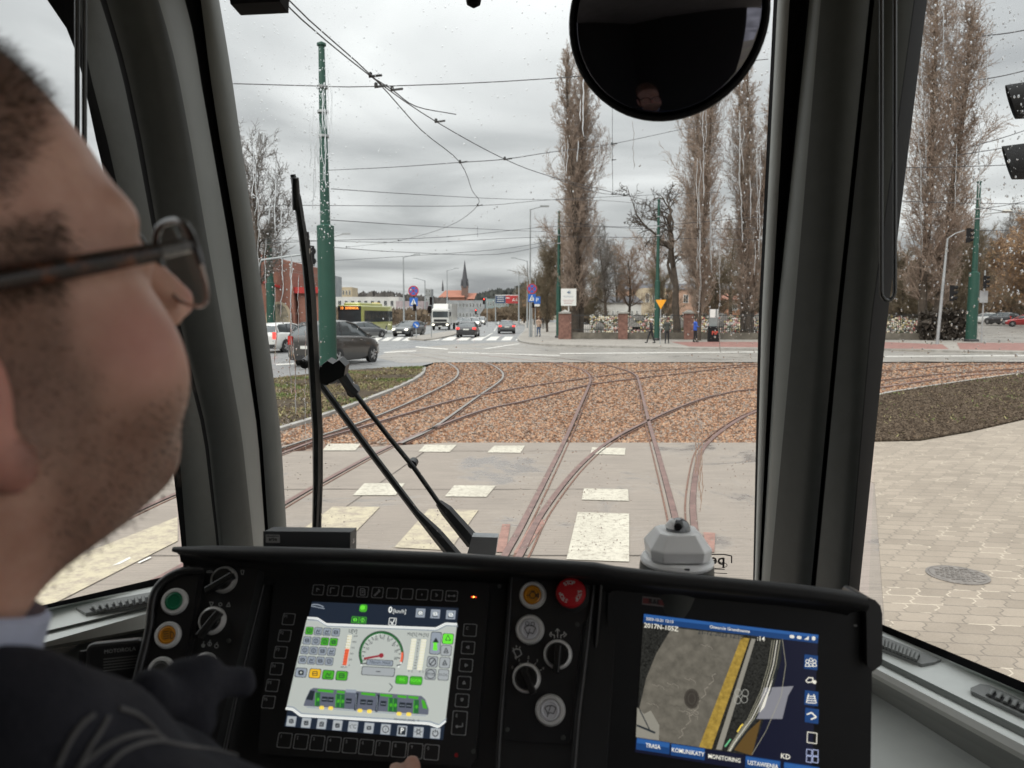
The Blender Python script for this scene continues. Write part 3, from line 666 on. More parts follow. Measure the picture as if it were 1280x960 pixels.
BROAD = dict(n=[8, 6, 5, 4], taper=.3, wob=[.05, .14, .2, .25], up=[.03, .07, .05, .02], depth=3, bare=[.25, .1, 0, 0], br=[4, 2, 3, 0], ang=[.75, .6, .6], len=[.42, .5, .5], rr=.5, rmin=.012, cut=.05, shape=lambda z: 1)
BUSHY = dict(BROAD, br=[5, 3, 3, 0], bare=[.08, 0, 0, 0], leaf=.13, len=[.5, .5, .5])
pop1 = tree_proto('poplar_tree', 3, POP, 22.5, .45, BARK, TWIG, 3, .008)
pop2 = tree_proto('poplar_tree', 9, POPL, 22, .40, BARK, TWIG, 2, .03)
gn = tree_proto('bare_tree', 21, GNARL, 9.5, .33, BARK, BARK, rmin=.02)
bro = tree_proto('bare_tree', 5, BROAD, 9, .20, BARK, TWIGG)
bro2 = tree_proto('bare_tree', 15, BROAD, 9, .22, BARK, TWIGR)
bus = tree_proto('bare_tree', 8, BUSHY, 8, .16, BARK, TWIGR, leafm=LEAF)
bul = tree_proto('bare_tree', 11, dict(BUSHY, leaf=0), 7.5, .16, BARK, OLIVE)
used = set()
def put(proto, px, d, label, rz=0, s=1.0, group=None, z=0, cat='tree'):
    loc = ((px-640)/F*d, d, z); s3 = (s, s, s) if not hasattr(s, '__len__') else s
    if proto.name not in used: used.add(proto.name); o = proto; o.location = loc; o.rotation_euler.z = rz; o.scale = s3
    else: o = copy_tree(proto, loc, rz, scale=s3)
    tag(o, label, cat, group); return o
GPOP = 'tall bare poplars'; GT = 'bare trees beyond the junction'
put(pop1, 719, 64, 'dense narrow bare poplar behind the white notice board', 0, (1.16, 1.16, 1.03), GPOP)
put(pop2, 872, 57.3, 'loose bare poplar behind the person in the blue jacket', 1.0, (.92, .92, .98), GPOP)
put(pop1, 934, 61.5, 'dense bare poplar beside the right windscreen pillar', 2.2, (.92, .92, .93), GPOP)
put(pop2, 1160, 60, 'giant spreading bare poplar seen through the right side window', 2.6, (1.45, 1.45, 1.28), GPOP)
put(pop2, 1010, 62, 'bare poplar hidden mostly by the right pillar', 4, (1, 1, 1), GPOP)
put(gn, 846, 61.6, 'dark gnarled bare tree right of the green mast', .5, (1, 1, 1.05), GT)
put(bro, 759, 78, 'small bare tree between dense poplar and brick fence post', .3, .95, GT)
put(bro2, 786, 82, 'small brown bare tree in front of the peach tenement', 1.9, .85, GT)
put(bul, 684, 85, 'olive brown bushy tree behind the no-stopping sign', .8, (.85, .85, 1.05), GT)
put(bro2, 700, 100, 'reddish bare tree left behind the dense poplar', 2.8, (1.2, 1.2, 1.2), GT)
put(bus, 676, 112, 'low bare tree with orange leaves at the end of the footway', .8, (.7, .7, .6), GT)
put(bul, 668, 145, 'brown bare tree far along the right side of the street', 1.8, (1.2, 1.2, 1), GT)
put(bul, 655, 175, 'brown bare tree beyond the gantry sign', 2.8, (1.4, 1.4, .9), GT)
rr = random.Random(4)
lb_ = ['broad brown bare tree in the thicket behind the right green mast', 'thicket tree with orange leaves behind the parked white car', 'thicket tree with orange leaves behind the parked black car', 'olive bare tree low behind the grey signal pole', 'bare tree between giant poplar and green mast', 'bare tree with orange leaves at the right edge of the side window',
       'reddish bare tree above the dark hedge box', 'thicket tree left behind the giant poplar', 'farther thicket tree over the side road', 'dense olive thicket tree behind the parked red car', 'pale bare tree rising above the thicket', 'small thicket tree at the bend of the side road']
for i, (px, d, s_, pr) in enumerate([(1190, 80, 1.1, bul), (1232, 118, 1.25, bus), (1262, 122, 1.3, bus), (1150, 72, .8, bul), (1200, 95, 1.3, bro2), (1290, 88, 1.25, bus), (1182, 90, 1.0, bro2), (1128, 74, .95, bul), (1215, 140, 1.6, bul), (1278, 110, 1.1, bul), (1247, 150, 1.9, bro), (1310, 100, 1.3, bus)]):
    put(pr, px, d, lb_[i], rr.random()*6, s_, 'thicket trees at the right', z=(.5 if px > 1220 else 0))
lb2 = ['bare tree behind the cemetery at left', 'grey bare tree left of the peach tenement', 'bare tree behind the peach tenement', 'small thicket tree behind the kiosk', 'brown thicket tree between the poplars', 'thicket tree beside the windscreen pillar', 'low brown tree behind the flower graves', 'bare tree over the tenement roof']
for i, (px, d, s_, pr) in enumerate([(742, 92, .8, bul), (772, 105, 1.0, bro), (820, 150, 1.6, bro2), (895, 78, .9, bul), (912, 86, 1.15, bro2), (948, 82, 1.1, bul), (830, 95, .8, bul), (868, 160, 1.7, bro)]):
    put(pr, px, d, lb2[i], rr.random()*6, s_, GT)
lb3 = ['leafless tree by the brick building, seen through the rain streaks', 'bare tree behind the brick building at the far left', 'bushy bare tree right of the brick building']
for i, (px, d, s_, pr) in enumerate([(322, 56, 1.25, bro), (300, 90, 1.5, bro2), (385, 120, .8, bul)]):
    put(pr, px, d, lb3[i], rr.random()*6, s_, 'bare trees at the far left')
# far woods on the skyline: one mass
def woods(name, label, pts, d, m1, n, hh):
    b = []; r_ = np.random.RandomState(n)
    v = []; 
    for _ in range(n):
        k = r_.rand()*(len(pts)-1); i = int(k); f = k-i; px = pts[i][0]*(1-f)+pts[i+1][0]*f; yt = pts[i][1]*(1-f)+pts[i+1][1]*f
        dd = d*(.93+.2*r_.rand()); z = (H+(393-yt)/F*dd)*(.1+.95*r_.rand()**.6); x = (px-640)/F*dd; w = hh*(.6+r_.rand())
        a = r_.rand()*3.1; v += [(x-w*math.cos(a), dd-w*math.sin(a), z-w*.8), (x+w*math.cos(a), dd+w*math.sin(a), z-w*.6), (x+r_.randn()*w*.3, dd, z+w*.8)]
    me = bpy.data.meshes.new(name); me.from_pydata(v, [], np.arange(len(v)).reshape(-1, 3).tolist()); me.materials.append(m1)
    o = bpy.data.objects.new(name, me); COL.objects.link(o); return tag(o, label, 'woods', kind='stuff')
WF = mat('far_wood', (.115, .105, .10), .9, var=.3, vs=.05); WF2 = mat('near_thicket', (.17, .125, .085), .9, var=.35, vs=.2); WG = mat('far_dark_wood', (.07, .075, .07), .9, var=.3, vs=.05)
woods('far_woods', 'distant dark bare woods along the skyline behind the town', [(300, 374), (380, 372), (480, 369), (520, 374), (560, 377)], 480, WF, 6000, 2.2)
woods('far_woods', 'distant dark woods to the right of the church', [(598, 372), (620, 367), (640, 366), (665, 356), (700, 350)], 430, WG, 5000, 2.0)
woods('far_woods', 'brown roadside thicket beyond the gantry sign', [(604, 389), (622, 387), (650, 384), (672, 370), (690, 374)], 230, WF2, 2600, .6)
woods('far_woods', 'brown thicket filling the gaps behind the cemetery', [(700, 372), (745, 376), (790, 370), (850, 362), (900, 352), (960, 345)], 170, WF2, 9000, .6)
woods('far_woods', 'brown thicket behind the side road at the right', [(1100, 335), (1150, 330), (1190, 340), (1240, 352), (1300, 330), (1400, 330)], 160, WF2, 16000, .6)
woods('far_woods', 'low hillside growth behind the bus', [(380, 390), (440, 387), (500, 388), (560, 390)], 150, WF2, 1500, .5)
# ---- cemetery fence with brick posts
PC = mat('stone_cap', (.30, .29, .27), .8, var=.2, vs=4)
f0 = np.array(G(706, 423.9, .12)); f1 = np.array(G(960, 424.6, .12)); fd = nrm(f1-f0); fn = np.array([-fd[1], fd[0], 0])
DARKBR = mat('post_brick', (.19, .10, .08), .9, var=.35, vs=5, bump=.5, bs=25); IRON = mat('black_iron', (.03, .03, .03), .6)
def fence(label, f0, f1, posts, n):
    fd = nrm(f1-f0); fn = np.array([-fd[1], fd[0], 0]); Ln = np.linalg.norm(f1-f0)
    t = empty('cemetery_fence', f0, label, 'fence', 'cemetery fence sections')
    b = MB(); b.box((f0+f1)/2+fn*.25+[0, 0, .27], Ln, .3, .5, mat('mossy_wall', (.13, .115, .095), .9, var=.3, vs=1.5), u=fd, v=fn); b.build('low_wall', t)
    for s_ in posts:
        c = f0+fd*s_*Ln; b = MB(); b.box(c+fn*.2+[0, 0, 1.0], 1.0 if s_ == 0 else .72, .6, 2.0, DARKBR, u=fd, v=fn); p = b.build('brick_post', t)
        b = MB(); b.box(c+fn*.2+[0, 0, 2.05], .95, .75, .12, PC, u=fd, v=fn); b.lathe([(.5, 2.11), (.02, 2.3)], c+fn*.2, k=4, m=PC, smooth=False, ph=PI/4); b.build('cap', p)
    b = MB()
    for z in (.75, 1.85): b.box((f0+f1)/2+fn*.25+[0, 0, z], Ln-.8, .04, .05, IRON, u=fd, v=fn)
    for i in range(n): b.box(f0+fd*Ln*(i+.5)/n+fn*.25+[0, 0, 1.25], .022, .022, 1.5, IRON, u=fd, v=fn)
    b.build('railing', t)
fence('cemetery fence with low wall, iron bars and brick posts behind the pedestrians', f0, f1, (0, .29, .615), 110)
fence('cemetery fence with low wall behind the grey signal pole at the right', np.array(G(1085, 425, .12)), np.array(G(1180, 425, .12)), (0,), 40)
b = MB(); HB = mat('dark_hedge', (.05, .04, .032), .9, var=.4, vs=4, bump=1, bs=8); c = G(1192, 426, .12)
for i in range(900):
    x, y, z = (random.random()-.5)*3.2, random.random()*1.2+.8, random.random()*2.1+.1; w = .18
    p = c+np.array([x, y, z]); a = np.random.randn(3, 3)*w; b.poly([p+a[0], p+a[1], p+a[2]], HB)
tag(b.build('hedge', org=c), 'clipped dark brown hedge left of the right green mast', 'hedge')
# ---- graves and flowers
FL = [mat('flowers_white', (.58, .57, .53), .7), mat('flowers_yellow', (.48, .38, .15), .7), mat('flowers_red', (.30, .08, .06), .7), mat('flowers_pink', (.55, .30, .27), .7), mat('wreath_green', (.07, .08, .045), .8), mat('lantern_dark', (.09, .08, .075), .6), mat('flowers_cream', (.66, .58, .42), .7)]
def flowers(label, pa, pb, d0, d1, n, zt):
    r_ = np.random.RandomState(n); D = d0+(d1-d0)*r_.rand(n); px = pa+(pb-pa)*r_.rand(n); x = (px-640)/F*D; z = .15+(zt-.15)*(D-d0)/(d1-d0)+r_.rand(n)*.5
    base = np.array([(1, 0, 0), (-1, 0, 0), (0, 1, 0), (0, -1, 0), (0, 0, 1), (0, 0, -1)], float); fc = np.array([(0, 2, 4), (2, 1, 4), (1, 3, 4), (3, 0, 4), (2, 0, 5), (1, 2, 5), (3, 1, 5), (0, 3, 5)])
    v = base[None]*(.05+.10*r_.rand(n, 1, 1)**2)*(1+.5*r_.rand(n, 6, 3))+np.stack([x, D, z], -1)[:, None]
    me = bpy.data.meshes.new('grave_flowers'); me.from_pydata(v.reshape(-1, 3).tolist(), [], (fc[None]+np.arange(n)[:, None, None]*6).reshape(-1, 3).tolist())
    for m_ in FL: me.materials.append(m_)
    me.polygons.foreach_set('material_index', np.repeat(r_.choice(7, n, p=[.24, .12, .08, .09, .19, .16, .12]), 8).astype(int)); me.update()
    o = bpy.data.objects.new('grave_flowers', me); COL.objects.link(o); tag(o, label, 'flowers', kind='stuff')
flowers('mass of white, yellow and red flowers and lanterns on graves behind the fence', 738, 962, 63, 78, 6500, 1.5)
flowers('pale flowers and lanterns on graves behind the fence at the right', 1098, 1150, 62, 74, 900, 1.4)
b = MB(); GSm = mat('gravestone', (.30, .29, .28), .5, var=.3, vs=1)
b.box((0, 0, .45), .7, .16, .9, GSm); b.box((0, -.5, .15), .8, 1.6, .3, GSm); b.lathe([(.35, -.08), (.35, .08)], (0, 0, .9), ax=(0, 1, 0), k=16, m=GSm, smooth=False); gs = b.build('gravestone')
first = True
for i in range(26):
    D = 64.5+(i*7 % 13); px = 744+(i*53 % 214); px += rr.random()*6
    o = gs if first else gs.copy()
    if not first: COL.objects.link(o)
    first = False; o.location = ((px-640)/F*D, D, (D-63)*.07); o.rotation_euler.z = rr.random()*.4-.2; tag(o, 'grey gravestone among the flowers behind the cemetery fence', 'gravestone', 'gravestones behind the fence')
# ================================================================== STREET FURNITURE
GREEN = mat('mast_green', (.014, .066, .047), .5, var=.12, vs=1.2); GALV = mat('galvanised_steel', (.36, .38, .39), .5, .4, var=.15, vs=2); BLK = mat('black_housing', (.014, .014, .015), .8, spec=.2)
REDL = mat('red_lamp', (1, .05, .03), emit=3.5, var=0); SREDs = mat('sign_red', (.45, .04, .045), .45, var=.05); SBLUE = mat('sign_blue', (.025, .13, .48), .45, var=.05); SWHITE = mat('sign_white', (.72, .72, .70), .5, var=.05)
SYEL = mat('sign_orange', (.85, .36, .02), .5, var=.05); SBLK = mat('sign_black', (.02, .02, .02), .5)
def at_(px, d, z=0): return np.array([(px-640)/F*d, d, z])
def zy(y, d): return H+(393-y)/F*d
GM = 'green tram masts'
def mast(px, pb, ytop, r0, r1, label, zs=4.6, plinth=False, d=None, lean=0):
    d = G(px, pb)[1] if d is None else d; c = at_(px, d); zt = zy(ytop, d); t = empty('tram_mast', c, label, 'mast', GM)
    b = MB(); b.lathe([(r0, 0), (r0*.98, zs), (r1*1.02, zs+.05), (r1*.60, zt)], c, k=16, m=GREEN); b.build('pole', t)
    b = MB(); b.lathe([(r1*.9, zt), (r1*.9, zt+.06), (.02, zt+.12)], c, k=16, m=GREEN); b.build('cap', t)
    for k in range(1, 4):
        b = MB(); z = zt-.5-.62*k*1.1; b.lathe([(r1*1.12, z), (r1*1.12, z+.07)], c, k=16, m=GALV, smooth=False); b.build('band', t)
    if plinth: b = MB(); b.lathe([(r0*1.5, -.05), (r0*1.5, .22), (r0*1.3, .3)], c, k=8, m=SBLK, smooth=False); b.build('plinth', t)
    return t, c, zt
mast(410, 480, 70, .255, .145, 'nearest green steel tram mast rising from the verge behind the wiper', 4.6, True)
mast(698, 424, 268, .20, .15, 'green tram mast left of the white notice board', 4.5, True)
mast(820.5, 427.5, 254, .20, .14, 'green tram mast beside the yellow-orange warning triangle', 4.5, True)
mast(1213, 429, 232, .36, .20, 'thick banded green tram mast seen through the right side window', 5.0, True)
mast(340, 397, 290, .35, .28, 'green tram mast in front of the brick building at the far left', 4.6, d=63)
# street lamps
def lamp(px, d, ytop, arm, label, r=.07, ya=None, m=GALV, two=False):
    c = at_(px, d); zt = zy(ytop, d); t = empty('street_lamp', c, label, 'street lamp', 'grey street lamps')
    b = MB(); b.lathe([(r*1.5, 0), (r*1.2, 3), (r*.8, zt)], c, k=10, m=m); b.build('pole', t)
    b = MB(); e_ = c+np.array([arm, 0, zt+abs(arm)*.22]); b.tube([c+[0, 0, zt-.05], c+[arm*.5, 0, zt+abs(arm)*.1], e_], r*.6, 6, m); b.build('arm', t)
    b = MB(); b.box(e_+np.array([math.copysign(.3, arm), 0, .04]), .75, .28, .12, m); b.build('lamp_head', t)
lamp(662.5, 66, 264, .9, 'tall grey street lamp on the corner by the right no-stopping sign')
lamp(420, 75, 297, .9, 'grey street lamp just right of the nearest green mast')
lamp(505.5, 100, 322.5, 1.5, 'grey street lamp left of the left no-stopping sign', .09)
lamp(532, 150, 351, -1.6, 'double-armed grey lamp in front of the grey tower block', .12)
lamp(559.5, 130, 338.5, 1.3, 'grey street lamp just left of the church', .09)
lamp(659, 110, 327, -1.6, 'grey street lamp behind the right no-stopping sign', .09)
lamp(648.5, 140, 341, -1.5, 'grey street lamp over the gantry sign', .1)
lamp(644, 260, 353, -2.5, 'small far grey street lamp right of the church', .12)
# signs
def disc(b, c, r, m, off=0, k=28, t=.03): b.lathe([(r, 0), (r, t)], c+np.array([0, off, 0]), ax=(0, -1, 0), k=k, m=m, smooth=False)
def sign_disc(t, c, r):
    b = MB(); disc(b, c, r, SREDs); disc(b, c, r*.78, SBLUE, -.032, t=.004)
    for a in (PI/4, -PI/4): b.box(c+np.array([0, -.041, 0]), r*1.6, .004, r*.17, SREDs, u=(math.cos(a), 0, math.sin(a)), v=(0, -1, 0))
    b.build('no_stopping_plate', t)
def sign_cross(t, c, w):
    b = MB(); b.box(c, w, .03, w, SBLUE); y = -.02
    b.prism([c+[-w*.38, y, -w*.36], c+[w*.38, y, -w*.36], c+[0, y, w*.40]], (0, -.004, 0), SWHITE)
    b.prism([c+[-w*.04, y-.006, w*.1], c+[w*.05, y-.006, w*.1], c+[w*.03, y-.006, -w*.1], c+[w*.12, y-.006, -w*.28], c+[w*.05, y-.006, -w*.28], c+[0, y-.006, -w*.12], c+[-w*.1, y-.006, -w*.28], c+[-w*.16, y-.006, -w*.28], c+[-w*.05, y-.006, -w*.08]], (0, -.004, 0), SBLK)
    disc(b, c+np.array([0, 0, w*.16]), w*.05, SBLK, y-.006, 10, .004); b.build('crossing_plate', t)
def post(t, c, z, r=.04, m=GALV, z0=0): b = MB(); b.lathe([(r, z0), (r, z)], c, k=10, m=m); return b.build('post', t)
def head3(parent, c, lamps=3, lit=None, s=1.0, ax=(0, -1, 0), name='signal_head', cols=(REDL, None, None)):
    ax = nrm(ax); u = np.cross([0, 0, 1.], ax); u = nrm(u); b = MB(); h = .3*s*lamps
    b.rbox(c, .30*s, h, .2*s, .04*s, BLK, u=u, v=(0, 0, 1)) if False else b.box(c, .30*s, h, .2*s, BLK, u=u, v=(0, 0, 1), w=ax); o = b.build(name, parent)
    for i in range(lamps):
        z = h/2-.15*s-.3*s*i; p = c+np.array([0, 0, z])+ax*.1*s
        b = MB(); n = 14; rows = []
        for dd in (0, .22*s): rows.append([p+ax*dd*(1-.35*(1-math.cos(t))/2 if dd else 1)+(u*math.sin(t)+np.array([0, 0, 1.])*math.cos(t))*.115*s for t in [-2.3+4.6*j/n for j in range(n+1)]])
        b.grid(rows, BLK); b.build('visor', o)
        b = MB(); b.lathe([(.10*s, 0), (.09*s, .02*s), (.01, .035*s)], p, ax=ax, k=16, m=(REDL if lit == i else mat('dark_lens', (.05, .02, .02), .2))); b.build('lens', o)
    return o
D1 = 64.; c = at_(520.5, D1, .1); t = empty('sign_post', c, 'post on the traffic island with no-stopping disc, pedestrian crossing sign and small blue arrow disc', 'road signs')
post(t, c, zy(372, D1)); q_ = at_(517.7, D1-.15); sign_disc(t, q_+[0, 0, zy(364, D1)], .43); sign_cross(t, q_+[0, 0, zy(377.5, D1)], .68)
b = MB(); a = at_(520.5, D1-.12, zy(406, D1)); disc(b, a, .27, SBLUE); b.box(a+[.0, -.035, .0], .3, .004, .07, SWHITE, u=(.7, 0, -.7), v=(0, -1, 0)); b.prism([a+[.16, -.037, -.16], a+[.16, -.037, .02], a+[-.02, -.037, -.16]], (0, -.004, 0), SWHITE); b.build('arrow_plate', t)
head3(t, at_(519, D1-.1, zy(384.5, D1)), 2, s=.9)
D1 = 66.; c = at_(669, D1, .1); t = empty('sign_post', c, 'post on the footway corner with no-stopping disc, crossing sign and blue parking sign', 'road signs')
post(t, c, zy(350, D1)); q_ = at_(664.8, D1-.15); sign_disc(t, q_+[0, 0, zy(361.5, D1)], .43); sign_cross(t, q_+[0, 0, zy(372.8, D1)], .66)
b = MB(); a = at_(671.3, D1-.25, zy(375.5, D1)); b.box(a, .55, .03, .62, SBLUE); b.text('P', a+[0, -.02, 0], (1, 0, 0), (0, 0, 1), .5, SWHITE); b.box(a+[0, 0, -.43], .45, .03, .2, SWHITE); b.build('parking_plate', t)
b = MB(); post(t, at_(664.8, D1-.1, .1), zy(368, D1), .045); head3(t, at_(666.2, D1-.1, zy(382, D1)), 2, s=.7)
D1 = 66.; c = at_(539.5, D1, .1); t = empty('traffic_signal', c, 'traffic signal on the island with two black heads left of the lorry', 'traffic light'); post(t, c, zy(372, D1)); head3(t, c+[0, -.15, zy(376.5, D1)-.1], 3, s=.75); head3(t, c+[-.1, -.15, zy(387, D1)-.1], 2, s=1.0)
for px, y, dd, lb in ((605, 374.5, 130, 'far traffic signal showing red right of the church'), (595, 388, 150, 'far low traffic signal showing red above the queue of cars')):
    c = at_(px+4, dd); t = empty('traffic_signal', c, lb, 'traffic light'); post(t, c, zy(y, dd)+.2, .06); b = MB(); b.tube([c+[0, 0, zy(y, dd)+.2], at_(px, dd, zy(y, dd)+.25)], .05, 6, GALV); b.build('arm', t); head3(t, at_(px, dd-.2, zy(y, dd)-.3), 3, lit=0, s=1.1)
# gantry sign
dd = 150; c = at_(619.5, dd); t = empty('gantry_sign', c, 'overhead gantry with dark blue and red direction boards across the far road', 'road sign')
b = MB(); zt = zy(369.5, dd); xa, xb = at_(619.5, dd)[0], at_(648.5, dd)[0]
for x in (xa, xb): b.box((x, dd, zt/2), .2, .2, zt, GALV)
b.box(((xa+xb)/2, dd, zt), xb-xa+.2, .2, .2, WHITEP); b.build('frame', t)
b = MB(); xm_ = at_(632, dd)[0]; zb_ = zy(378.5, dd); b.box(((xa+xm_)/2, dd-.2, (zt+zb_)/2-.1), xm_-xa, .1, zt-zb_, mat('board_navy', (.03, .06, .13), .5)); 
for i in range(3): b.box(((xa+xm_)/2, dd-.27, zt-.35-.4*i), (xm_-xa)*.7, .02, .1, SWHITE)
b.build('navy_board', t)
b = MB(); b.box(((xb+xm_)/2, dd-.2, (zt+zb_)/2-.1), xb-xm_-.1, .1, zt-zb_+.1, SREDs); b.text('A4', ((xb+xm_)/2+.5, dd-.27, (zt+zb_)/2-.2), (1, 0, 0), (0, 0, 1), .9, SWHITE); b.box(((xb+xm_)/2-.9, dd-.27, (zt+zb_)/2+.2), .8, .02, .14, SWHITE); b.build('red_board', t)
# notice board
D1 = 62.; c = at_(710.5, D1, 2.1); t = empty('notice_board', c, 'white notice board on a pale post above the brick fence post', 'notice board')
b = MB(); b.lathe([(.05, 0), (.05, zy(383, D1)-2.1)], c, k=8, m=WHITEP); b.build('post', t)
b = MB(); a = at_(710.3, D1-.1, zy(371.8, D1)); b.box(a, 1.22, .04, 1.36, SWHITE)
GB = mat('sign_greyblue', (.16, .22, .30), .6)
b.prism([a+[-.16, -.03, .38], a+[.10, -.03, .55], a+[.02, -.03, .38], a+[.10, -.03, .22]], (0, -.004, 0), GB); b.prism([a+[-.02, -.03, .38], a+[.2, -.03, .50], a+[.13, -.03, .38], a+[.2, -.03, .27]], (0, -.004, 0), GB)
for i, (w, z, h_) in enumerate(((.85, .08, .035), (.75, 0, .02), (.9, -.24, .05), (.75, -.37, .05), (.7, -.5, .05))):
    for j in range(int(w/.09)): b.box(a+[-w/2+.045+j*.09, -.023, z], .06, .004, h_, GB if i < 2 else mat('faded_red_print', (.45, .25, .25), .6))
b.build('board', t)
# warning triangle
D1 = 50.; c = at_(825, D1, .1); t = empty('triangle_sign', c, 'orange-yellow inverted triangle sign on a thin grey post', 'road sign'); post(t, c, zy(375, D1), .03)
b = MB(); a = at_(825, D1-.06, zy(379.2, D1)); r_ = .40; b.prism([a+[-r_*.87, 0, r_*.55], a+[r_*.87, 0, r_*.55], a+[0, 0, -r_*.98]], (0, -.03, 0), SYEL)
b.build('plate', t)
# poster stand and bin
D1 = 54.5; c = at_(891.5, D1, .12); t = empty('poster_stand', c, 'dark bin with red lettering under a tall frame of white posters beside the poplar trunk', 'poster stand')
b = MB(); b.rbox(c+[0, 0, .55], .78, .55, 1.1, .12, BLK, u=(1, 0, 0), v=(0, 1, 0)); b.build('bin', t)
b = MB(); b.text('PIP', c+[.02, -.29, .62], (1, 0, 0), (0, 0, 1), .36, mat('red_print', (.6, .10, .07), .5), bold=.02); b.build('lettering', t)
b = MB(); z0, z1 = zy(408, D1), zy(386.5, D1); b.box(c+[0, .1, (z0+z1)/2-.12], .62, .12, z1-z0, mat('grey_panel', (.22, .24, .24), .5)); b.build('panel', t)
b = MB(); b.box(c+[-.08, .03, z1-.42], .38, .02, .58, SWHITE); b.build('poster', t); b = MB(); b.box(c+[.27, .0, z1-.42], .16, .02, .55, SWHITE, u=(.8, .6, 0), v=(-.6, .8, 0)); b.build('poster', t)
# signals on the right
D1 = 50.; c = at_(1171, D1, .1); top = at_(1177.5, D1, zy(300, D1)); t = empty('traffic_signal', c, 'pale grey signal pole with arm and black heads left of the right green mast', 'traffic light')
b = MB(); b.tube([c, c+(top-c)*.5, top], [.10, .09, .06], 10, GALV); b.build('pole', t)
b = MB(); e_ = at_(1198, D1, zy(290, D1)); b.tube([top, (top+e_)/2+[0, 0, .1], e_], .03, 8, GALV); b.build('arm', t)
head3(t, at_(1203, D1, zy(296, D1)), 3, s=1.0, ax=(1, -.3, 0)); head3(t, at_(1186, D1, zy(367, D1)), 3, s=1.15, ax=(1, -.5, 0))
D1 = 52.; c = at_(1226, D1+.6, .1); t = empty('traffic_signal', c, 'black signal head on a thin post right of the right green mast', 'traffic light'); post(t, c, zy(340, D1), .05)
head3(t, at_(1226.5, D1, zy(353, D1)), 3, s=.95, ax=(.8, -.6, 0)); b = MB(); b.box(at_(1226, D1+.4, zy(371, D1)), .55, .04, .8, GALV); b.build('back_plate', t)
D1 = 56; c = at_(1221, D1, zy(270, D1)); b = MB(); t = empty('mast_lamp', c, 'flat street lamp on an arm of the right green mast', 'street lamp')
b.tube([c, c+[.6, -.3, .05], c+[1.0, -.4, .1]], .05, 6, GALV); b.build('arm', t); b = MB(); b.lathe([(.02, -.1), (.3, -.06), (.38, .0), (.25, .10), (.02, .14)], c+[1.35, -.4, .12], k=16, m=mat('lamp_glass', (.45, .43, .38), .4)); o = b.build('lamp_head', t)
# near signal at the top right
D1 = 6.2; t = empty('traffic_signal', at_(1345, D1), 'large black signal head with two hooded lamps at the top right corner', 'traffic light')
c = at_(1309, D1); zc = (zy(130, D1)+zy(204, D1))/2
b = MB(); b.lathe([(.06, 0), (.05, zc+.8)], at_(1345, D1+.05), k=12, m=GALV); b.build('pole', t)
b = MB(); b.box(c+[0, 0, zc], .14, .40, .98, BLK); o = b.build('signal_head', t)
for y in (130, 204):
    b = MB(); p = at_(1300, D1, zy(y, D1)); ax = nrm([-.85, .50, 0]); u = nrm(np.cross([0, 0, 1.], ax)); n = 24; rows = []
    for dd, k in ((0, 1), (.16, .98), (.34, .93)): rows.append([p+ax*dd*(1-.25*(1-math.cos(t_))/2 if dd > .2 else 1)+(u*math.sin(t_)+np.array([0, 0, 1.])*math.cos(t_))*.145*k for t_ in [2*PI*j/n for j in range(n+1)]])
    b.grid(rows, BLK); b.lathe([(.14, 0), (.12, .02), (.02, .06)], p+ax*.01, ax=ax, k=20, m=mat('dark_lens', (.05, .02, .02), .2)); b.build('hooded_lamp', o)
# box on an arm next to the nearest mast
D1 = 40.; c = at_(385.5, D1, zy(321, D1)); t = empty('traffic_signal', c, 'grey back of a signal head hanging left of the nearest green mast', 'traffic light'); head3(t, c+[.12, 0, 0], 2, s=1.7, ax=(.2, 1, 0)); b = MB(); b.tube([c+[0, 0, .1], at_(330, 40, zy(326, 40)), at_(326, 40.0, zy(336, 40))], .05, 6, GALV); b.build('arm', t); b = MB(); b.lathe([(.07, 0), (.06, zy(336, 40))], at_(326, 40), k=8, m=GALV); b.build('pole', t)
# ---- overhead wires
WIRE = mat('overhead_wire', (.06, .06, .065), .6); FIT = mat('wire_fitting', (.05, .05, .05), .6)
wl = []
def wire(pts, label, r=.013, sag=False, fits=()):
    P = smooth_path(pts, 4); b = MB(); b.tube(P, r, 4, WIRE)
    c = P[0]; o = b.build('overhead_wire', org=c); tag(o, label, 'overhead wire', 'overhead tram wires'); 
    for k in fits:
        p = np.array(pts[k]); f = MB(); f.lathe([(.01, -.03), (.028, -.02), (.028, .03), (.01, .045)], p+[0, 0, .015], k=8, m=FIT); f.box(p+[.07, .03, .01], .2, .03, .03, FIT, u=(.9, .3, .2), v=(-.3, .9, 0)); f.build('clamp', o)
    return o
w5 = lambda l, z=5.6: [G(x, y, z) for x, y in l]
wire(w5([(330, -60), (352, 0), (463, 95), (545, 152), (631, 199), (690, 221), (780, 244)]), 'right-hand contact wire running from the top left towards the dense poplar', .009, fits=(2, 3, 4, 6))
wire(w5([(338, -60), (361, 0), (468, 98), (527, 163), (575, 203), (590, 238), (597, 257), (560, 283), (498, 301), (433, 309)]), 'left-hand contact wire that bends back to the left above the street', .009, fits=(4, 6, 8, 9))
wire(w5([(463, 95), (490, 112), (520, 133), (570, 143)]), 'short wire of the crossing near the junction knot', .009, fits=(0, 1))
def Wd(l): return [V(x, y, d) for x, y, d in l]
wire(Wd([(200, 103, 12), (289, 104.5, 12), (380, 107, 12), (470, 108, 12), (690, 98, 13), (960, 74, 15)]), 'topmost cross wire level with the wire knot', .008, fits=(3,))
wire(Wd([(405, 213, 22.7), (490, 209, 21), (575, 203, 18), (631, 199, 18), (690, 190, 20), (765, 180, 24), (860, 160, 30), (960, 140, 40)]), 'cross wire tied to the nearest green mast', .010, fits=(2, 3, 5))
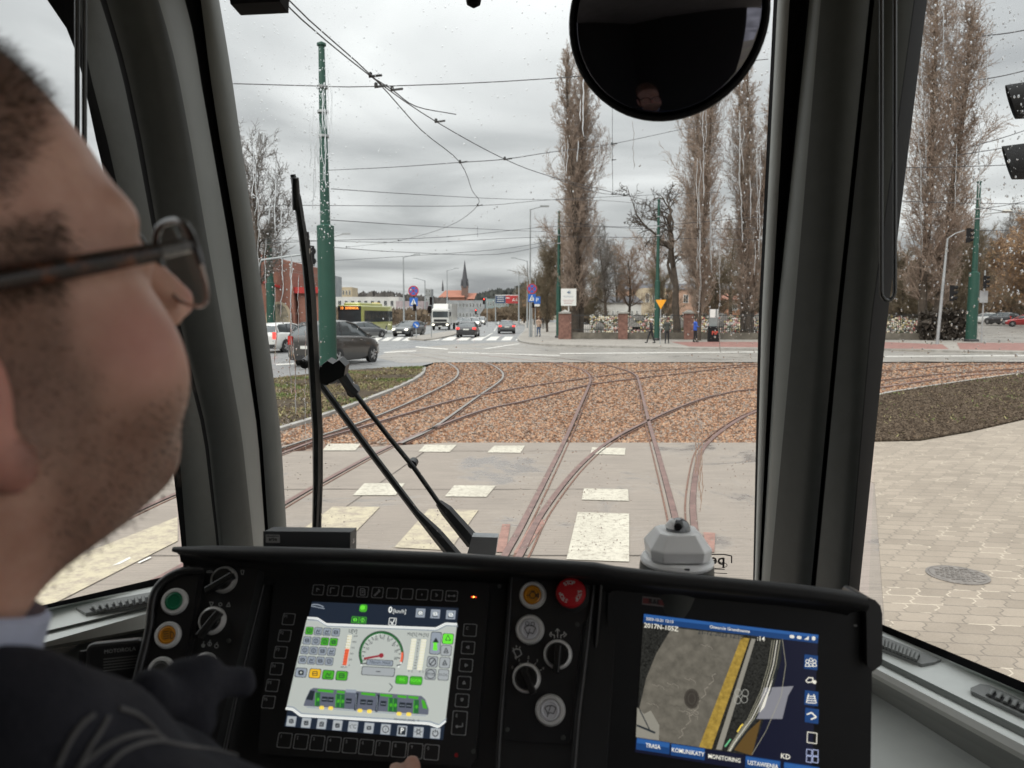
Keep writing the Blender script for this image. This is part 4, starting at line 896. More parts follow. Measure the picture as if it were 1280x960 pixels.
wire(Wd([(414, 236, 23), (520, 243, 30), (640, 249, 40), (760, 251, 50), (820, 257, 57)]), 'upper faint cross wire from the nearest mast to the middle mast', .014)
wire(Wd([(300, 256, 25), (430, 257, 26), (600, 257, 30), (700, 249, 36), (900, 240, 40)]), 'level cross wire in front of the dense poplar', .012)
wire(Wd([(414, 275, 23), (520, 282, 35), (640, 288, 45), (698, 290, 62)]), 'lower cross wire from the nearest mast to the left far mast', .016)
wire(Wd([(330, 304, 40), (430, 300, 42), (560, 296, 50), (698, 283, 62), (820, 286, 58), (960, 286, 55)]), 'long cross wire between the far masts', .02, fits=(2,))
wire(Wd([(330, 299, 50), (480, 303, 50), (560, 302, 52), (700, 296, 56), (960, 300, 55)]), 'lowest long wire over the street', .02, fits=(1, 2))
wire(Wd([(415, 309, 40), (500, 315, 48), (620, 318, 55), (698, 303, 62)]), 'slack wire above the far lamps', .02)
wire(Wd([(340, 330, 63), (480, 322, 60), (620, 312, 60), (698, 300, 63)]), 'wire joining far-left mast and left far mast', .02)
wire(Wd([(690, 222, 30), (745, 240, 32), (765, 243, 34), (790, 246, 36), (830, 256, 58)]), 'wire from the street crossing to the middle mast', .012, fits=(2,))
wire(Wd([(765.5, 130, 33), (765.5, 200, 33), (766, 243, 33)]), 'thin vertical drop wire under the round mirror', .012, fits=(1, 2))
wire(Wd([(698, 277, 62), (760, 283, 62), (820, 282, 58), (960, 270, 50)]), 'wire between the two far green masts', .02)
wire(Wd([(597, 283, 45), (597, 296, 45)]), 'short hanging wire end above the lamps', .012)
for i, (a, b_) in enumerate((((1228, 45), (1290, 36)), ((1225, 100), (1290, 86)), ((1215, 183), (1290, 160)), ((1195, 194), (1290, 178)), ((1100, 210), (1290, 205)), ((1090, 250), (1290, 255)), ((1219, 262), (1290, 250)), ((1219, 258), (1290, 268)), ((1221, 288), (1290, 286)))):
    dd = (20, 22, 26, 30, 35, 45, 52, 54, 52)[i]
    wire(Wd([(a[0], a[1], dd), ((a[0]+b_[0])/2, (a[1]+b_[1])/2+1, dd), (b_[0], b_[1], dd)]), ('highest', 'second', 'third', 'fourth', 'fifth', 'sixth', 'seventh', 'eighth', 'lowest')[i]+' overhead wire from the top in the right side window', .010+.0003*dd)
# ================================================================== VEHICLES
TYRE = mat('tyre_rubber', (.02, .02, .02), .85); RIM = mat('alloy_rim', (.45, .45, .46), .35, .6); GLASS = mat('car_glass', (.05, .06, .065), .06, spec=.8, var=.1); TRIM = mat('black_trim', (.02, .02, .022), .5)
TAIL = mat('tail_light', (.45, .02, .015), .25, var=0); TAILON = mat('tail_light_on', (1, .06, .05), emit=1.0, var=0); HEADL = mat('headlight', (.75, .76, .74), .15, var=0); HEADON = mat('headlight_on', (1, .93, .75), emit=2.4, var=0); CHR = mat('chrome', (.6, .6, .6), .2, .9); PLATE = mat('number_plate', (.65, .65, .62), .5, var=.05)
UNDER = mat('underbody', (.02, .02, .02), .9)
def paint(n, c): return mat('paint_'+n, c, .28, spec=.6, coat=.6, var=.06, vs=1)
def car(name, label, loc, rz, L_=4.3, Wd_=1.78, Hh=1.46, pm=None, kind='hatch', tail=TAIL, headm=HEADL, group='cars and vans on the road', z=0):
    loc = np.array([loc[0], loc[1], z]); t = empty(name, loc, label, 'car', group); t.location = (0, 0, 0)
    k = Hh/1.46; hw = Wd_/2
    if kind == 'sedan': belt = [(-.5, .40, .72, .80), (-.485, .27, .93, .93), (-.40, .20, .99, .98), (-.2, .18, .97, 1), (.1, .18, .93, 1), (.28, .18, .88, .99), (.40, .2, .79, .95), (.475, .24, .68, .88), (.5, .36, .56, .74)]; gh = [(-.40, .97, .98, .9), (-.27, .98, 1.33, .86), (-.16, .97, 1.43, .84), (.0, .96, 1.46, .84), (.10, .94, 1.38, .85), (.27, .89, .90, .92)]
    else: belt = [(-.5, .42, .78, .84), (-.49, .28, .98, .95), (-.40, .20, 1.01, .99), (-.2, .18, .98, 1), (.1, .18, .95, 1), (.30, .18, .90, .99), (.41, .2, .80, .95), (.48, .25, .68, .87), (.5, .36, .56, .74)]; gh = [(-.485, .97, .99, .93), (-.43, .98, 1.30, .88), (-.36, .98, 1.42, .86), (-.05, .96, 1.46, .86), (.08, .95, 1.38, .86), (.29, .90, .92, .93)]
    def sec(y, zl, zb, w): 
        a = hw*w; zb *= k; p = [(a*.86, zl), (a*.99, zl+.12), (a, (zl+zb)/2), (a*.985, zb-.12), (a*.93, zb-.02), (a*.7, zb+.015), (0, zb+.03)]
        return [np.array([x, y*L_, z]) for x, z in p]+[np.array([-x, y*L_, z]) for x, z in p[::-1][1:]]
    rows = [sec(*s_) for s_ in belt]; b = MB(); b.grid(rows, pm); b.poly(rows[0][::-1], pm); b.poly(rows[-1], pm); b.poly([r_[0] for r_ in rows]+[r_[-1] for r_ in rows[::-1]], UNDER); b.build('body', t)
    def gsec(y, zb, zr, w, top=False):
        a = hw*w; ins = (zr-zb)*.42*hw; zb *= k; zr *= k; p = [(a, zb), (a-ins*.92, zr-.05), (a-ins*1.12, zr-.015), (0, zr+.015)]
        if zr-zb < .05: p = [(a, zb), (a*.97, zb+.005), (a*.9, zb+.01), (0, zb+.02)]
        return [np.array([x, y*L_, z]) for x, z in p]+[np.array([-x, y*L_, z]) for x, z in p[::-1][1:]]
    gr_ = [gsec(*g) for g in gh]; b = MB(); b.grid([r_ for r_ in gr_], GLASS); b.build('windows', t)
    i0 = 1 if kind == 'sedan' else 1; b = MB(); rf = [[p+[0, 0, .012] for p in r_[1:6]] for r_ in gr_[i0:5]]; b.grid(rf, pm)
    b.build('roof', t)
    b = MB(); 
    for s_ in (0, 1):
        e_ = (lambda r_, j: r_[j] if s_ == 0 else r_[6-j])
        for i, j in ((0, 1), (1, 2), (3, 4), (4, 5)):
            if i == 1: continue
            b.tube([e_(gr_[i], 1), e_(gr_[j], 1)], .035, 5, pm)
        m_ = 3; b.tube([e_(gr_[m_], 0)+[0, -.15*L_, 0], e_(gr_[m_], 1)+[0, -.13*L_, 0]], .035, 4, TRIM); b.tube([e_(gr_[1], 1), e_(gr_[1], 0)+[0, .02, 0]], .05, 4, pm)
    b.build('window_pillars', t)
    wr_ = .315*min(k, 1.08)
    for y in (-.30, .315):
        for s_ in (-1, 1):
            c = np.array([s_*(hw-.10), y*L_, wr_]); b = MB(); b.lathe([(wr_*.7, -.12), (wr_*.97, -.11), (wr_, -.06), (wr_, .06), (wr_*.97, .11), (wr_*.68, .12)], c, ax=(s_, 0, 0), k=20, m=TYRE); w_ = b.build('wheel', t)
            b = MB(); b.lathe([(wr_*.68, .10), (wr_*.66, .123), (wr_*.6, .105)], c, ax=(s_, 0, 0), k=20, m=RIM)
            for q_ in range(5):
                a = q_*2*PI/5; b.box(c+np.array([s_*.118, math.cos(a)*wr_*.33, math.sin(a)*wr_*.33]), .02, wr_*.62, .07, RIM, u=(1, 0, 0), v=(0, math.cos(a), math.sin(a)))
            b.build('rim', w_)
            b = MB(); b.lathe([(wr_*1.16, .0), (wr_*1.16, .003)], (s_*(hw+.0), y*L_, wr_), ax=(s_, 0, 0), k=24, m=TRIM, smooth=False)
            b.build('wheel_arch', t)
    for s_ in (-1, 1):
        b = MB(); b.rbox((s_*hw*.72, L_*.470, .66*k), .27, .12, .2, .04, headm, u=(1, 0, 0), v=(0, .3, 1)); b.build('headlight', t)
        b = MB(); b.box((s_*hw*.80, -L_*.487, .84*k), .30 if kind == 'sedan' else .2, .12, .17 if kind == 'sedan' else .34, tail); b.build('tail_light', t)
        b = MB(); b.rbox((s_*(hw+.09), .19*L_, .98*k), .16, .12, .12, .04, pm); b.build('wing_mirror', t)
        for y in (-.02, .14):
            b = MB(); b.box((s_*(hw+.004), y*L_-.2, .82*k), .03, .16, .025, CHR); b.build('door_handle', t)
    b = MB(); b.box((0, L_*.498, .42), Wd_*.6, .06, .2, TRIM); b.box((0, L_*.49, .62*k), Wd_*.42, .06, .12, TRIM); b.build('grille', t)
    b = MB(); b.box((0, -L_*.498, .36), Wd_*.82, .06, .2, TRIM); b.build('rear_bumper', t)
    b = MB(); b.box((0, -L_*.503, .74*k if kind == 'sedan' else .62*k), .5, .025, .12, PLATE); b.build('number_plate', t)
    b = MB(); b.box((0, L_*.513, .42), .5, .025, .12, PLATE); b.build('number_plate', t)
    t.location = tuple(loc); t.rotation_euler.z = rz; return t
DKG = paint('dark_grey', (.032, .028, .025)); WH = paint('white', (.62, .62, .60)); SIL = paint('silver', (.38, .39, .40)); BKP = paint('black', (.022, .022, .025)); REDP = paint('red', (.38, .03, .03)); GRP = paint('graphite', (.09, .095, .10))
car('parked_car', 'dark grey-brown hatchback just right of and behind the nearest green mast', (-7.3, 32.1), -R(19), 4.45, 1.82, 1.80, DKG, group='cars on the street')
GC = 'cars on the street'
car('car', 'white car with red lights at the far left behind the rain streaks', (-12.7, 43), -R(16), 4.2, 1.78, 1.6, WH, tail=TAILON, group=GC)
car('car', 'dark car in front of the bus, behind the hatchback', (-12.95, 68), -R(35), 3.9, 1.7, 1.40, GRP, group=GC)
car('car', 'dark oncoming car with lit headlights left of the traffic island', (-9.75, 73), R(163), 4.2, 1.75, 1.45, GRP, headm=HEADON, group=GC)
car('car', 'black saloon with lit tail lights stopped at the zebra crossing', (-4.0, 70.5), -R(2), 4.5, 1.82, 1.42, BKP, 'sedan', tail=TAILON, group=GC)
car('car', 'dark saloon driving away in the right lane', (-.62, 84), R(2), 4.6, 1.80, 1.42, GRP, 'sedan', tail=TAILON, group=GC)
for i, (px, dd, pm_, lb) in enumerate([(583, 118, SIL, 'silver car queuing behind the black saloon'), (594, 128, WH, 'white car queuing in the middle of the oncoming lane'), (601, 150, SIL, 'silver oncoming car behind the white one'), (590, 165, WH, 'far white car under the low red signal'), (603, 190, WH, 'farthest white car at the bend'), (577, 145, GRP, 'grey car beside the lorry')]):
    car('car', lb, at_(px, dd), R(178), 4.3, 1.8, 1.5, pm_, headm=HEADON if i < 3 else HEADL, group=GC)
car('parked_car', 'white car parked on the side road at the right', at_(1230, 107), R(28), 4.3, 1.8, 1.5, WH, z=.75, group='cars parked on the side road')
car('parked_car', 'black car parked between the white and the red cars', at_(1250, 104), R(12), 4.4, 1.85, 1.62, BKP, z=.72, group='cars parked on the side road')
car('parked_car', 'red car parked at the right edge of the side window', at_(1279, 97), R(60), 4.2, 1.8, 1.5, REDP, z=.55, group='cars parked on the side road')
b = MB(); b.poly([at_(1222, 64, .14), at_(1400, 60, .14), at_(1420, 100, .54), at_(1300, 125, .74), at_(1215, 125, .74)], PALE); struct(b.build('side_road'))
b = MB(); b.poly([at_(1100, 66, .11), at_(1221, 66, .11), at_(1208, 128, .72), at_(1100, 128, .5)], SOIL); struct(b.build('verge'))
b = MB(); b.poly([at_(1300, 125, .735), at_(1421, 100, .535), at_(1600, 100, .6), at_(1500, 200, 1.5), at_(1208, 200, 1.5), at_(1208, 125, .735)], SOIL); struct(b.build('verge'))
# bus
YG = paint('yellow_green', (.42, .43, .11)); t = empty('bus', (0, 0, 0), 'yellow-green city bus with orange destination display behind the cars', 'bus')
Lb, Wb, Hb = 12., 2.5, 2.95
b = MB(); b.rbox((0, 0, (Hb+.3)/2), Wb, Lb, Hb-.3, .25, YG, u=(1, 0, 0), v=(0, 1, 0), ch=.12); b.build('body', t)
b = MB(); b.rbox((0, 1, Hb+.13), 1.7, 8.5, .3, .2, YG, ch=.12); b.rbox((0, -3.6, Hb+.2), 1.0, .9, .35, .3, mat('amber_roof_unit', (.6, .42, .03), .5)); b.build('roof_unit', t)
b = MB(); b.box((0, Lb/2+.01, 1.75), Wb-.2, .06, 1.45, GLASS); b.build('windscreen', t)
b = MB(); b.box((0, Lb/2+.03, 2.66), Wb-.15, .06, .42, SBLK); dsp = b.build('destination_display', t)
OR = mat('amber_leds', (1, .30, .05), emit=2.2, var=0); b = MB(); b.text('13  SOSNICA', (0, Lb/2+.065, 2.66), (-1, 0, 0), (0, 0, 1), .32, OR, bold=.012); b.build('lettering', dsp)
for s_ in (-1, 1):
    b = MB(); b.box((s_*(Wb/2), -.3, 1.85), .05, Lb-1.0, 1.15, GLASS); w_ = b.build('side_windows', t)
    b = MB()
    for i in range(7): b.box((s_*(Wb/2+.02), -5+i*1.55, 1.85), .05, .07, 1.14, SBLK)
    b.build('window_bars', w_)
    for y in (-3.2, 3.3): b = MB(); b.lathe([(.3, -.14), (.48, -.12), (.48, .1), (.28, .14)], (s_*(Wb/2-.12), y, .48), ax=(s_, 0, 0), k=20, m=TYRE); w_ = b.build('wheel', t); b = MB(); b.lathe([(.27, .13), (.1, .16)], (s_*(Wb/2-.12), y, .48), ax=(s_, 0, 0), k=16, m=RIM); b.build('rim', w_)
    b = MB(); b.box((s_*.95, Lb/2+.03, .75), .3, .06, .18, HEADON); b.build('headlight', t)
b = MB(); b.box((-Wb/2-.03, 4.2, .95), .03, 1.3, .55, SWHITE); b.build('advert_panel', t)
b = MB(); b.box((0, Lb/2+.02, .45), Wb-.3, .06, .28, TRIM); b.build('bumper', t)
t.location = (-15.4, 82, 0); t.rotation_euler.z = R(174.5)
# lorry
t = empty('lorry', (0, 0, 0), 'white box lorry coming towards the junction beyond the traffic island', 'lorry'); Wc = WH
b = MB(); b.rbox((0, 0, 1.75), 2.3, 1.9, 2.1, .22, Wc, ch=.15); b.build('cab', t)
b = MB(); b.box((0, .955, 2.05), 2.0, .05, .78, GLASS); b.build('windscreen', t); b = MB(); b.box((0, .96, 1.25), 1.7, .06, .32, TRIM); b.box((0, .97, .72), 2.25, .1, .5, TRIM); b.build('grille', t)
b = MB(); b.box((0, -4.1, 2.15), 2.45, 6, 2.5, WH); b.build('cargo_box', t); b = MB(); b.prism([(-.95, .6, 2.82), (.95, .6, 2.82), (.95, -.9, 2.82), (-.95, -.9, 2.82)], (0, -.25, .62), WH); b.build('wind_deflector', t)
b = MB(); b.box((0, -3.5, .75), .9, 7.5, .3, TRIM); b.build('chassis', t)
for s_ in (-1, 1):
    for y in (.0, -5.2): b = MB(); b.lathe([(.28, -.14), (.48, -.12), (.48, .12), (.26, .14)], (s_*1.02, y, .48), ax=(s_, 0, 0), k=20, m=TYRE); b.build('wheel', t)
    b = MB(); b.box((s_*.92, 1.03, .72), .32, .06, .18, HEADON); b.build('headlight', t)
    b = MB(); b.box((s_*1.32, .85, 2.1), .16, .1, .5, TRIM); b.build('wing_mirror', t); b = MB(); b.box((s_*1.155, .2, 2.05), .03, .9, .65, GLASS); b.build('side_window', t)
b = MB(); b.box((0, 1.03, .5), .5, .03, .12, PLATE); b.build('number_plate', t)
t.location = tuple(at_(552, 102)); t.rotation_euler.z = R(177)
# ================================================================== PEDESTRIANS
def person(label, loc, rz, jacket, legs, hat, stride=.2, s=1.0, arm=.0, z=.12, bag=None):
    def f(p):
        q_ = p
        d = sell(q_, (0, 0, 1.12), (.17, .11, .20)); d = smin(d, sell(q_, (0, 0, 1.36), (.20, .11, .12)), .08); d = smin(d, sell(q_, (0, 0, .95), (.16, .12, .13)), .08)
        d = smin(d, scap(q_, (0, 0, 1.4), (0, .0, 1.52), .055), .05); d = smin(d, sell(q_, (0, .015, 1.635), (.075, .095, .115)), .03)
        for s_ in (-1, 1):
            fy = s_*stride; d = smin(d, scap(q_, (s_*.09, 0, .9), (s_*.09, fy*.45+.03, .5), .088, .062), .05); d = smin(d, scap(q_, (s_*.09, fy*.45+.03, .5), (s_*.1, fy, .09), .06, .042), .03)
            d = smin(d, sell(q_, (s_*.1, fy+.06, .045), (.05, .13, .045)), .02)
            ea = np.array([s_*.27, -fy*.3+arm*.05, 1.12]); d = smin(d, scap(q_, (s_*.19, 0, 1.40), ea, .062, .05), .04); d = smin(d, scap(q_, ea, (s_*(.25-arm*.15), -fy*.6+.05+arm*.25, .88+arm*.25), .048, .033), .03)
        return d
    vs, fs = snets(f, (-.42, -.4, -.03), (.42, .45, 1.8), .034)
    b = MB(); mi = {0: legs, 1: jacket, 2: SKIN, 3: hat, 4: SBLK}
    zc = [np.mean([vs[i] for i in q_], 0) for q_ in fs]
    for i, q_ in enumerate(fs):
        c = zc[i]; k = 4 if c[2] < .09 else 0 if c[2] < .84 and abs(c[0]) < .22 else 1 if c[2] < 1.5 else 3 if (c[2] > 1.665 or c[1] < -.0) else 2
        if abs(c[0]) > .2 and c[2] < .93: k = 2
        b.f.append(tuple(q_)); b.m.append(b.mi(mi[k])); b.sm.append(True)
    b.v = [tuple(v_) for v_ in vs]; o = b.build('person'); o.location = (loc[0], loc[1], z); o.rotation_euler.z = rz; o.scale = (s, s, s)
    if bag:
        g = MB(); g.rbox((.3, 0, .75), .12, .35, .35, .05, bag); g.tube([(.3, -.1, .9), (.29, 0, 1.0), (.3, .1, .9)], .012, 5, bag); x = g.build('carried_bag'); x.location = o.location; x.rotation_euler.z = rz; tag(x, 'small bag hanging from the hand of the '+bagl, 'bag')
    return tag(o, label, 'person', 'pedestrians')
SKIN = mat('far_skin', (.42, .26, .20), .6, var=.05); JB = mat('black_coat', (.02, .02, .023), .85); JG = mat('dark_green_coat', (.05, .055, .05), .85); BL = mat('royal_blue_jacket', (.03, .09, .42), .8); BG = mat('beige_jacket', (.50, .36, .28), .85); JE = mat('blue_jeans', (.07, .12, .22), .9); HW = mat('white_cap', (.6, .6, .6), .9); HD = mat('dark_hair', (.03, .025, .02), .9); HBL = mat('blond_hair', (.5, .4, .28), .9)
bagl = 'pedestrian in blue'
person('pedestrian in black with a white cap walking left of the green mast', at_(813.5, 52), R(100), JB, JB, HW, .26, s=.94)
person('pedestrian in dark coat walking right of the orange triangle', at_(833.5, 51.5), R(165), JG, JB, HD, .16, s=.95, arm=.5)
person('pedestrian in a royal blue jacket standing at the poplar trunk', at_(868.5, 53.5), -R(80), BL, JB, HD, .08, s=.97, arm=.9)
person('pedestrian in beige jacket and blue jeans waiting at the corner', at_(673.3, 67), R(150), BG, JE, HBL, .08, arm=.9)
person('far dark pedestrian walking away along the fence footway', at_(682.5, 108), R(10), JB, JG, HD, .25)
person('second far dark pedestrian beside the first on the footway', at_(679, 104), R(0), JB, JB, HD, .22)
# ================================================================== TRAM CAB
FD = np.array([math.sin(R(8)), math.cos(R(8)), 0]); RK = R(14)
WS = Pl(V(650, 700, 1.85), -FD*math.cos(RK)-np.array([0, 0, math.sin(RK)]))
SRp = Pl((.72, 1.50, H), (-.945, -.326, 0)); SLp = Pl((-.70, 1.62, H), (.819, -.574, 0))
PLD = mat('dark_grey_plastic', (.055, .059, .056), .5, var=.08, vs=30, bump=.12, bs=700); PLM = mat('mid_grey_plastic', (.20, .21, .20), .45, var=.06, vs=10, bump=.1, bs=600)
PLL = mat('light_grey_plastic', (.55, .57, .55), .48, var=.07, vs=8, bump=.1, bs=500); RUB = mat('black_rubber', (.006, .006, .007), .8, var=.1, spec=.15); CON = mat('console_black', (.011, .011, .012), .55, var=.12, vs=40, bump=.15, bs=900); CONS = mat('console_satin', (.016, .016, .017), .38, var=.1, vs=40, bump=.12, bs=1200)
CEIL = mat('cab_lining', (.50, .50, .48), .8, var=.1); CWALL = mat('cab_back_wall', (.05, .05, .05), .8, var=.1)
gm = bpy.data.materials.new('window_glass'); gm.use_nodes = True; t_ = gm.node_tree; t_.nodes.clear()
o_ = t_.nodes.new('ShaderNodeOutputMaterial'); mx_ = t_.nodes.new('ShaderNodeMixShader'); tr_ = t_.nodes.new('ShaderNodeBsdfTransparent'); gl_ = t_.nodes.new('ShaderNodeBsdfGlossy'); fr_ = t_.nodes.new('ShaderNodeLayerWeight'); gl_.inputs['Roughness'].default_value = .03; fr_.inputs[0].default_value = .5; pw_ = t_.nodes.new('ShaderNodeMath'); pw_.operation = 'POWER'; pw_.inputs[1].default_value = 5; ml_ = t_.nodes.new('ShaderNodeMath'); ml_.operation = 'MULTIPLY_ADD'; ml_.inputs[1].default_value = .5; ml_.inputs[2].default_value = .012; t_.links.new(fr_.outputs['Facing'], pw_.inputs[0]); t_.links.new(pw_.outputs[0], ml_.inputs[0])
tr_.inputs[0].default_value = (.97, .985, .975, 1); t_.links.new(ml_.outputs[0], mx_.inputs[0]); t_.links.new(tr_.outputs[0], mx_.inputs[1]); t_.links.new(gl_.outputs[0], mx_.inputs[2]); t_.links.new(mx_.outputs[0], o_.inputs[0])
cab = empty('tram_cab', (0, 1.2, .35), 'dark grey tram driver cab with two window pillars, windscreen, side windows and light grey sills', 'tram cab')
def pillar(name, ys, cols, pa, pb, offs, mats_, ystep):
    """cols: x of every line at the heights ys; pa/pb planes at first/last line; offs towards the cab"""
    rows = []
    for y in ystep:
        xs = [float(np.interp(y, ys, c)) if ys[0] <= y <= ys[-1] else (c[0]+(c[1]-c[0])*(y-ys[0])/(ys[1]-ys[0]) if y < ys[0] else c[-1]+(c[-1]-c[-2])*(y-ys[-1])/(ys[-1]-ys[-2])) for c in cols]
        A = pa.at(xs[0], y); B = pb.at(xs[-1], y); n = len(xs); row = []
        for i, x in enumerate(xs):
            t = (x-xs[0])/(xs[-1]-xs[0]); d = A[1]*(1-t)+B[1]*t-offs[i]; row.append(V(x, y, d))
        rows.append(row)
    b = MB()
    for k in range(len(cols)-1): b.grid([[r_[k], r_[k+1]] for r_ in rows], mats_[k], smooth=True)
    return b, rows
ystep = list(range(-140, 841, 35))
def dense(ys, cols, offs, mats_):   # rounded transitions
    return ys, cols, offs, mats_
Lc = [[59, 91, 102, 120, 150, 211, 228, 232], [94, 104, 112, 134, 162, 222, 234, 238], [125, 140, 152, 170, 193, 254, 272, 276], [133, 147, 159, 177, 199, 259, 275, 279], [150, 164, 176, 192, 208, 266, 281, 285], [170, 186, 196, 212, 232, 281, 296, 300], [188, 203, 213, 229, 250, 295, 311, 315], [198, 212, 222, 238, 259, 302, 318, 322], [206, 220, 229, 245, 266, 307, 322, 326], [231, 243, 249, 264, 286, 322, 333, 337], [234, 245, 251, 265, 287, 323, 334, 338], [249, 255, 260, 273, 294, 325, 336, 340], [251, 257, 262, 275, 296, 327, 337, 341], [274, 282, 289, 301, 319, 351, 360, 364]]
lys = [0, 47, 90, 175, 300, 540, 690, 760]
lo = [0, .012, .10, .13, .14, .155, .16, .155, .14, .10, .075, .075, .09, .004]
lm = [RUB, PLD, RUB, PLD, PLD, PLD, PLD, PLM, PLM, RUB, RUB, RUB, PLM]  # PLM strips: window light on edges of the dark plastic, painted as lighter grey
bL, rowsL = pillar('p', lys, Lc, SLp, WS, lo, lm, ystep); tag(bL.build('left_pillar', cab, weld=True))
Rc = [[967, 948, 941], [972, 952, 943], [987, 964, 948], [990, 966, 949], [1009, 969, 950.5], [1012, 971, 951], [1018, 979, 954], [1026, 992, 961], [1060, 1022, 990], [1087, 1045, 1013], [1090, 1048, 1016], [1093, 1051, 1019], [1120, 1074, 1042], [1142.5, 1088.5, 1059.5], [1144, 1090, 1061], [1159, 1109, 1074]]
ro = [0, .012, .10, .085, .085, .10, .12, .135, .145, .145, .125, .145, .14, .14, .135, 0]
rm = [RUB, PLL, RUB, RUB, RUB, PLM, PLM, PLD, PLD, RUB, RUB, PLD, PLD, RUB, RUB]  # PLL and PLM strips: same plastic coloured lighter where its edges catch daylight
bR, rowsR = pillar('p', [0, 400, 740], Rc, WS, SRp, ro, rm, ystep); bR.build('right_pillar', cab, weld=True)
def pane(name, pl, pts):
    b = MB(); P = [pl.at(x, y, -.004) for x, y in pts]; b.prism(P, pl.n*-.005, gm); o = b.build(name, cab); return o
pane('windscreen', WS, [(240, -130), (1010, -130), (960, 790), (345, 790)])
zc = H+.74; RA = SRp.at(1085, 760); RB = np.array([1.05, .545, 0]); LA = SLp.at(225, 745); LB = np.array([-1.33, .72, 0])
def pane3(A, B, z0, pl): b = MB(); b.prism([(A[0], A[1], z0), (B[0], B[1], z0), (B[0], B[1], zc), (A[0], A[1], zc)], pl.n*-.005, gm); return b.build('side_window', cab)
pane3(RA, RB, RA[2]-.03, SRp); pane3(LA, LB, LA[2]-.05, SLp)
# lining: roof, header, back wall, sides, floor
b = MB(); zc = H+.74
top = [WS.at(1030, -132), WS.at(225, -132), (LA[0], LA[1], zc), (LB[0], LB[1], zc), (-1.5, .3, zc), (-1.5, -1.4, zc), (1.45, -1.4, zc), (1.45, .3, zc), (RB[0], RB[1], zc), (RA[0], RA[1], zc)]
b.poly(top, CEIL); b.build('roof_lining', cab)
b = MB(); b.box((-.55, -1.4, 1.6), 1.9, .05, 2.6, CWALL); b.box((.93, -1.4, .8), 1.05, .05, 1.0, CEIL); b.box((-1.5, -.55, 1.6), .05, 1.75, 2.6, CWALL); b.box((1.45, -.55, .8), .05, 1.75, 1.0, CEIL); b.box((0, .2, .35), 3.2, 3.6, .05, CWALL)
for x_ in (1.45,):
    for y_ in (-1.3, .25): b.box((x_, y_, 2.0), .05, .12, 1.6, CEIL)
c = np.array([LB[0], LB[1], .4]); b.poly([c, (c[0], c[1], .4), (-1.5, .3, .4), (-1.5, .3, zc), (c[0], c[1], zc)], CEIL)
c = np.array([RB[0], RB[1], .4]); b.poly([(c[0], c[1], .4), (1.45, .3, .4), (1.45, .3, 1.3), (c[0], c[1], 1.4)], CEIL); b.build('cab_wall', cab)
b = MB(); b.prism([WS.at(200, -100, .02), WS.at(1050, -100, .02), WS.at(1050, -40, .03), WS.at(200, -40, .03)], WS.n*.03, RUB)
b.prism([V(280, -40, 1.35), V(352, -40, 1.35), V(350, 2, 1.35), V(288, 5, 1.35)], (0, .05, 0), RUB)
b.lathe([(.012, -.03), (.014, 0), (.012, .01), (.002, .016)], V(592, -2, 1.4), ax=(0, 0, -1), k=16, m=RUB); b.build('header', cab)
# right sill
SL_Z = SRp.at(1190, 822)[2]
def sill(name, lines, mats_, x0, x1, pl, n=14):
    """lines: ((xa, ya, xb, yb), z or plane)"""
    rows = []
    for i in range(n+1):
        t = i/n; row = []
        for (xa, ya, xb, yb), z in lines:
            x = x0+(x1-x0)*t; y = ya+(yb-ya)*(x-xa)/(xb-xa); row.append(pl.at(x, y, .002) if z is None else G(x, y, z))
        rows.append(row)
    b = MB()
    for k in range(len(lines)-1): b.grid([[r_[k], r_[k+1]] for r_ in rows], mats_[k], smooth=True)
    return b.build(name, cab)
z = SL_Z
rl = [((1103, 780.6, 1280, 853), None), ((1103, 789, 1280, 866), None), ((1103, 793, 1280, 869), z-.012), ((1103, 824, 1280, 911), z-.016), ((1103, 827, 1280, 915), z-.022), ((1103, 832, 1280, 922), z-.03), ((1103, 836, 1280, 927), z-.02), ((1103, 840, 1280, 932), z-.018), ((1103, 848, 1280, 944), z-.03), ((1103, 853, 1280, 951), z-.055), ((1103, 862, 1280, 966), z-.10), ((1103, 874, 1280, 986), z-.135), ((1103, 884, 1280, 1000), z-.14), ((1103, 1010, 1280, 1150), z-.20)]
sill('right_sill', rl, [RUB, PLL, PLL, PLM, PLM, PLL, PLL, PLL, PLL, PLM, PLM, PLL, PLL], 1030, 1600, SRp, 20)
zL = SLp.at(120, 748)[2]
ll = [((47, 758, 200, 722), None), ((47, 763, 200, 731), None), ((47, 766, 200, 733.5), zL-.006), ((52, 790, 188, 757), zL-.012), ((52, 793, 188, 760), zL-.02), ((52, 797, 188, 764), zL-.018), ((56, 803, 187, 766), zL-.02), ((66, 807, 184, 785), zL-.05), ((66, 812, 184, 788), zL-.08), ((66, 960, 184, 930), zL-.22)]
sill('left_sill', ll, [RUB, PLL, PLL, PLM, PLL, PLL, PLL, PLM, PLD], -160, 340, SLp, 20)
VENT = mat('vent_grey', (.15, .155, .15), .5); VD = mat('vent_slot', (.012, .012, .012), .7)
def vent(outer, inner, zz, n, name='air_vent'):
    b = MB(); b.prism([G(x, y, zz) for x, y in outer], (0, 0, .006), VENT); o = b.build(name, cab)
    b = MB(); I = [G(x, y, zz+.0065) for x, y in inner]; b.prism(I, (0, 0, .001), VD); b.build('vent_slot', o)
    b = MB()
    for i in range(n):
        t = (i+.5)/n; a_ = I[0]+(I[1]-I[0])*t; c_ = I[3]+(I[2]-I[3])*t; b.tube([a_+[0, 0, .003], (a_+c_)/2+[0, 0, .007], c_+[0, 0, .003]], .0035, 6, VENT)
    b.build('vent_louvre', o)
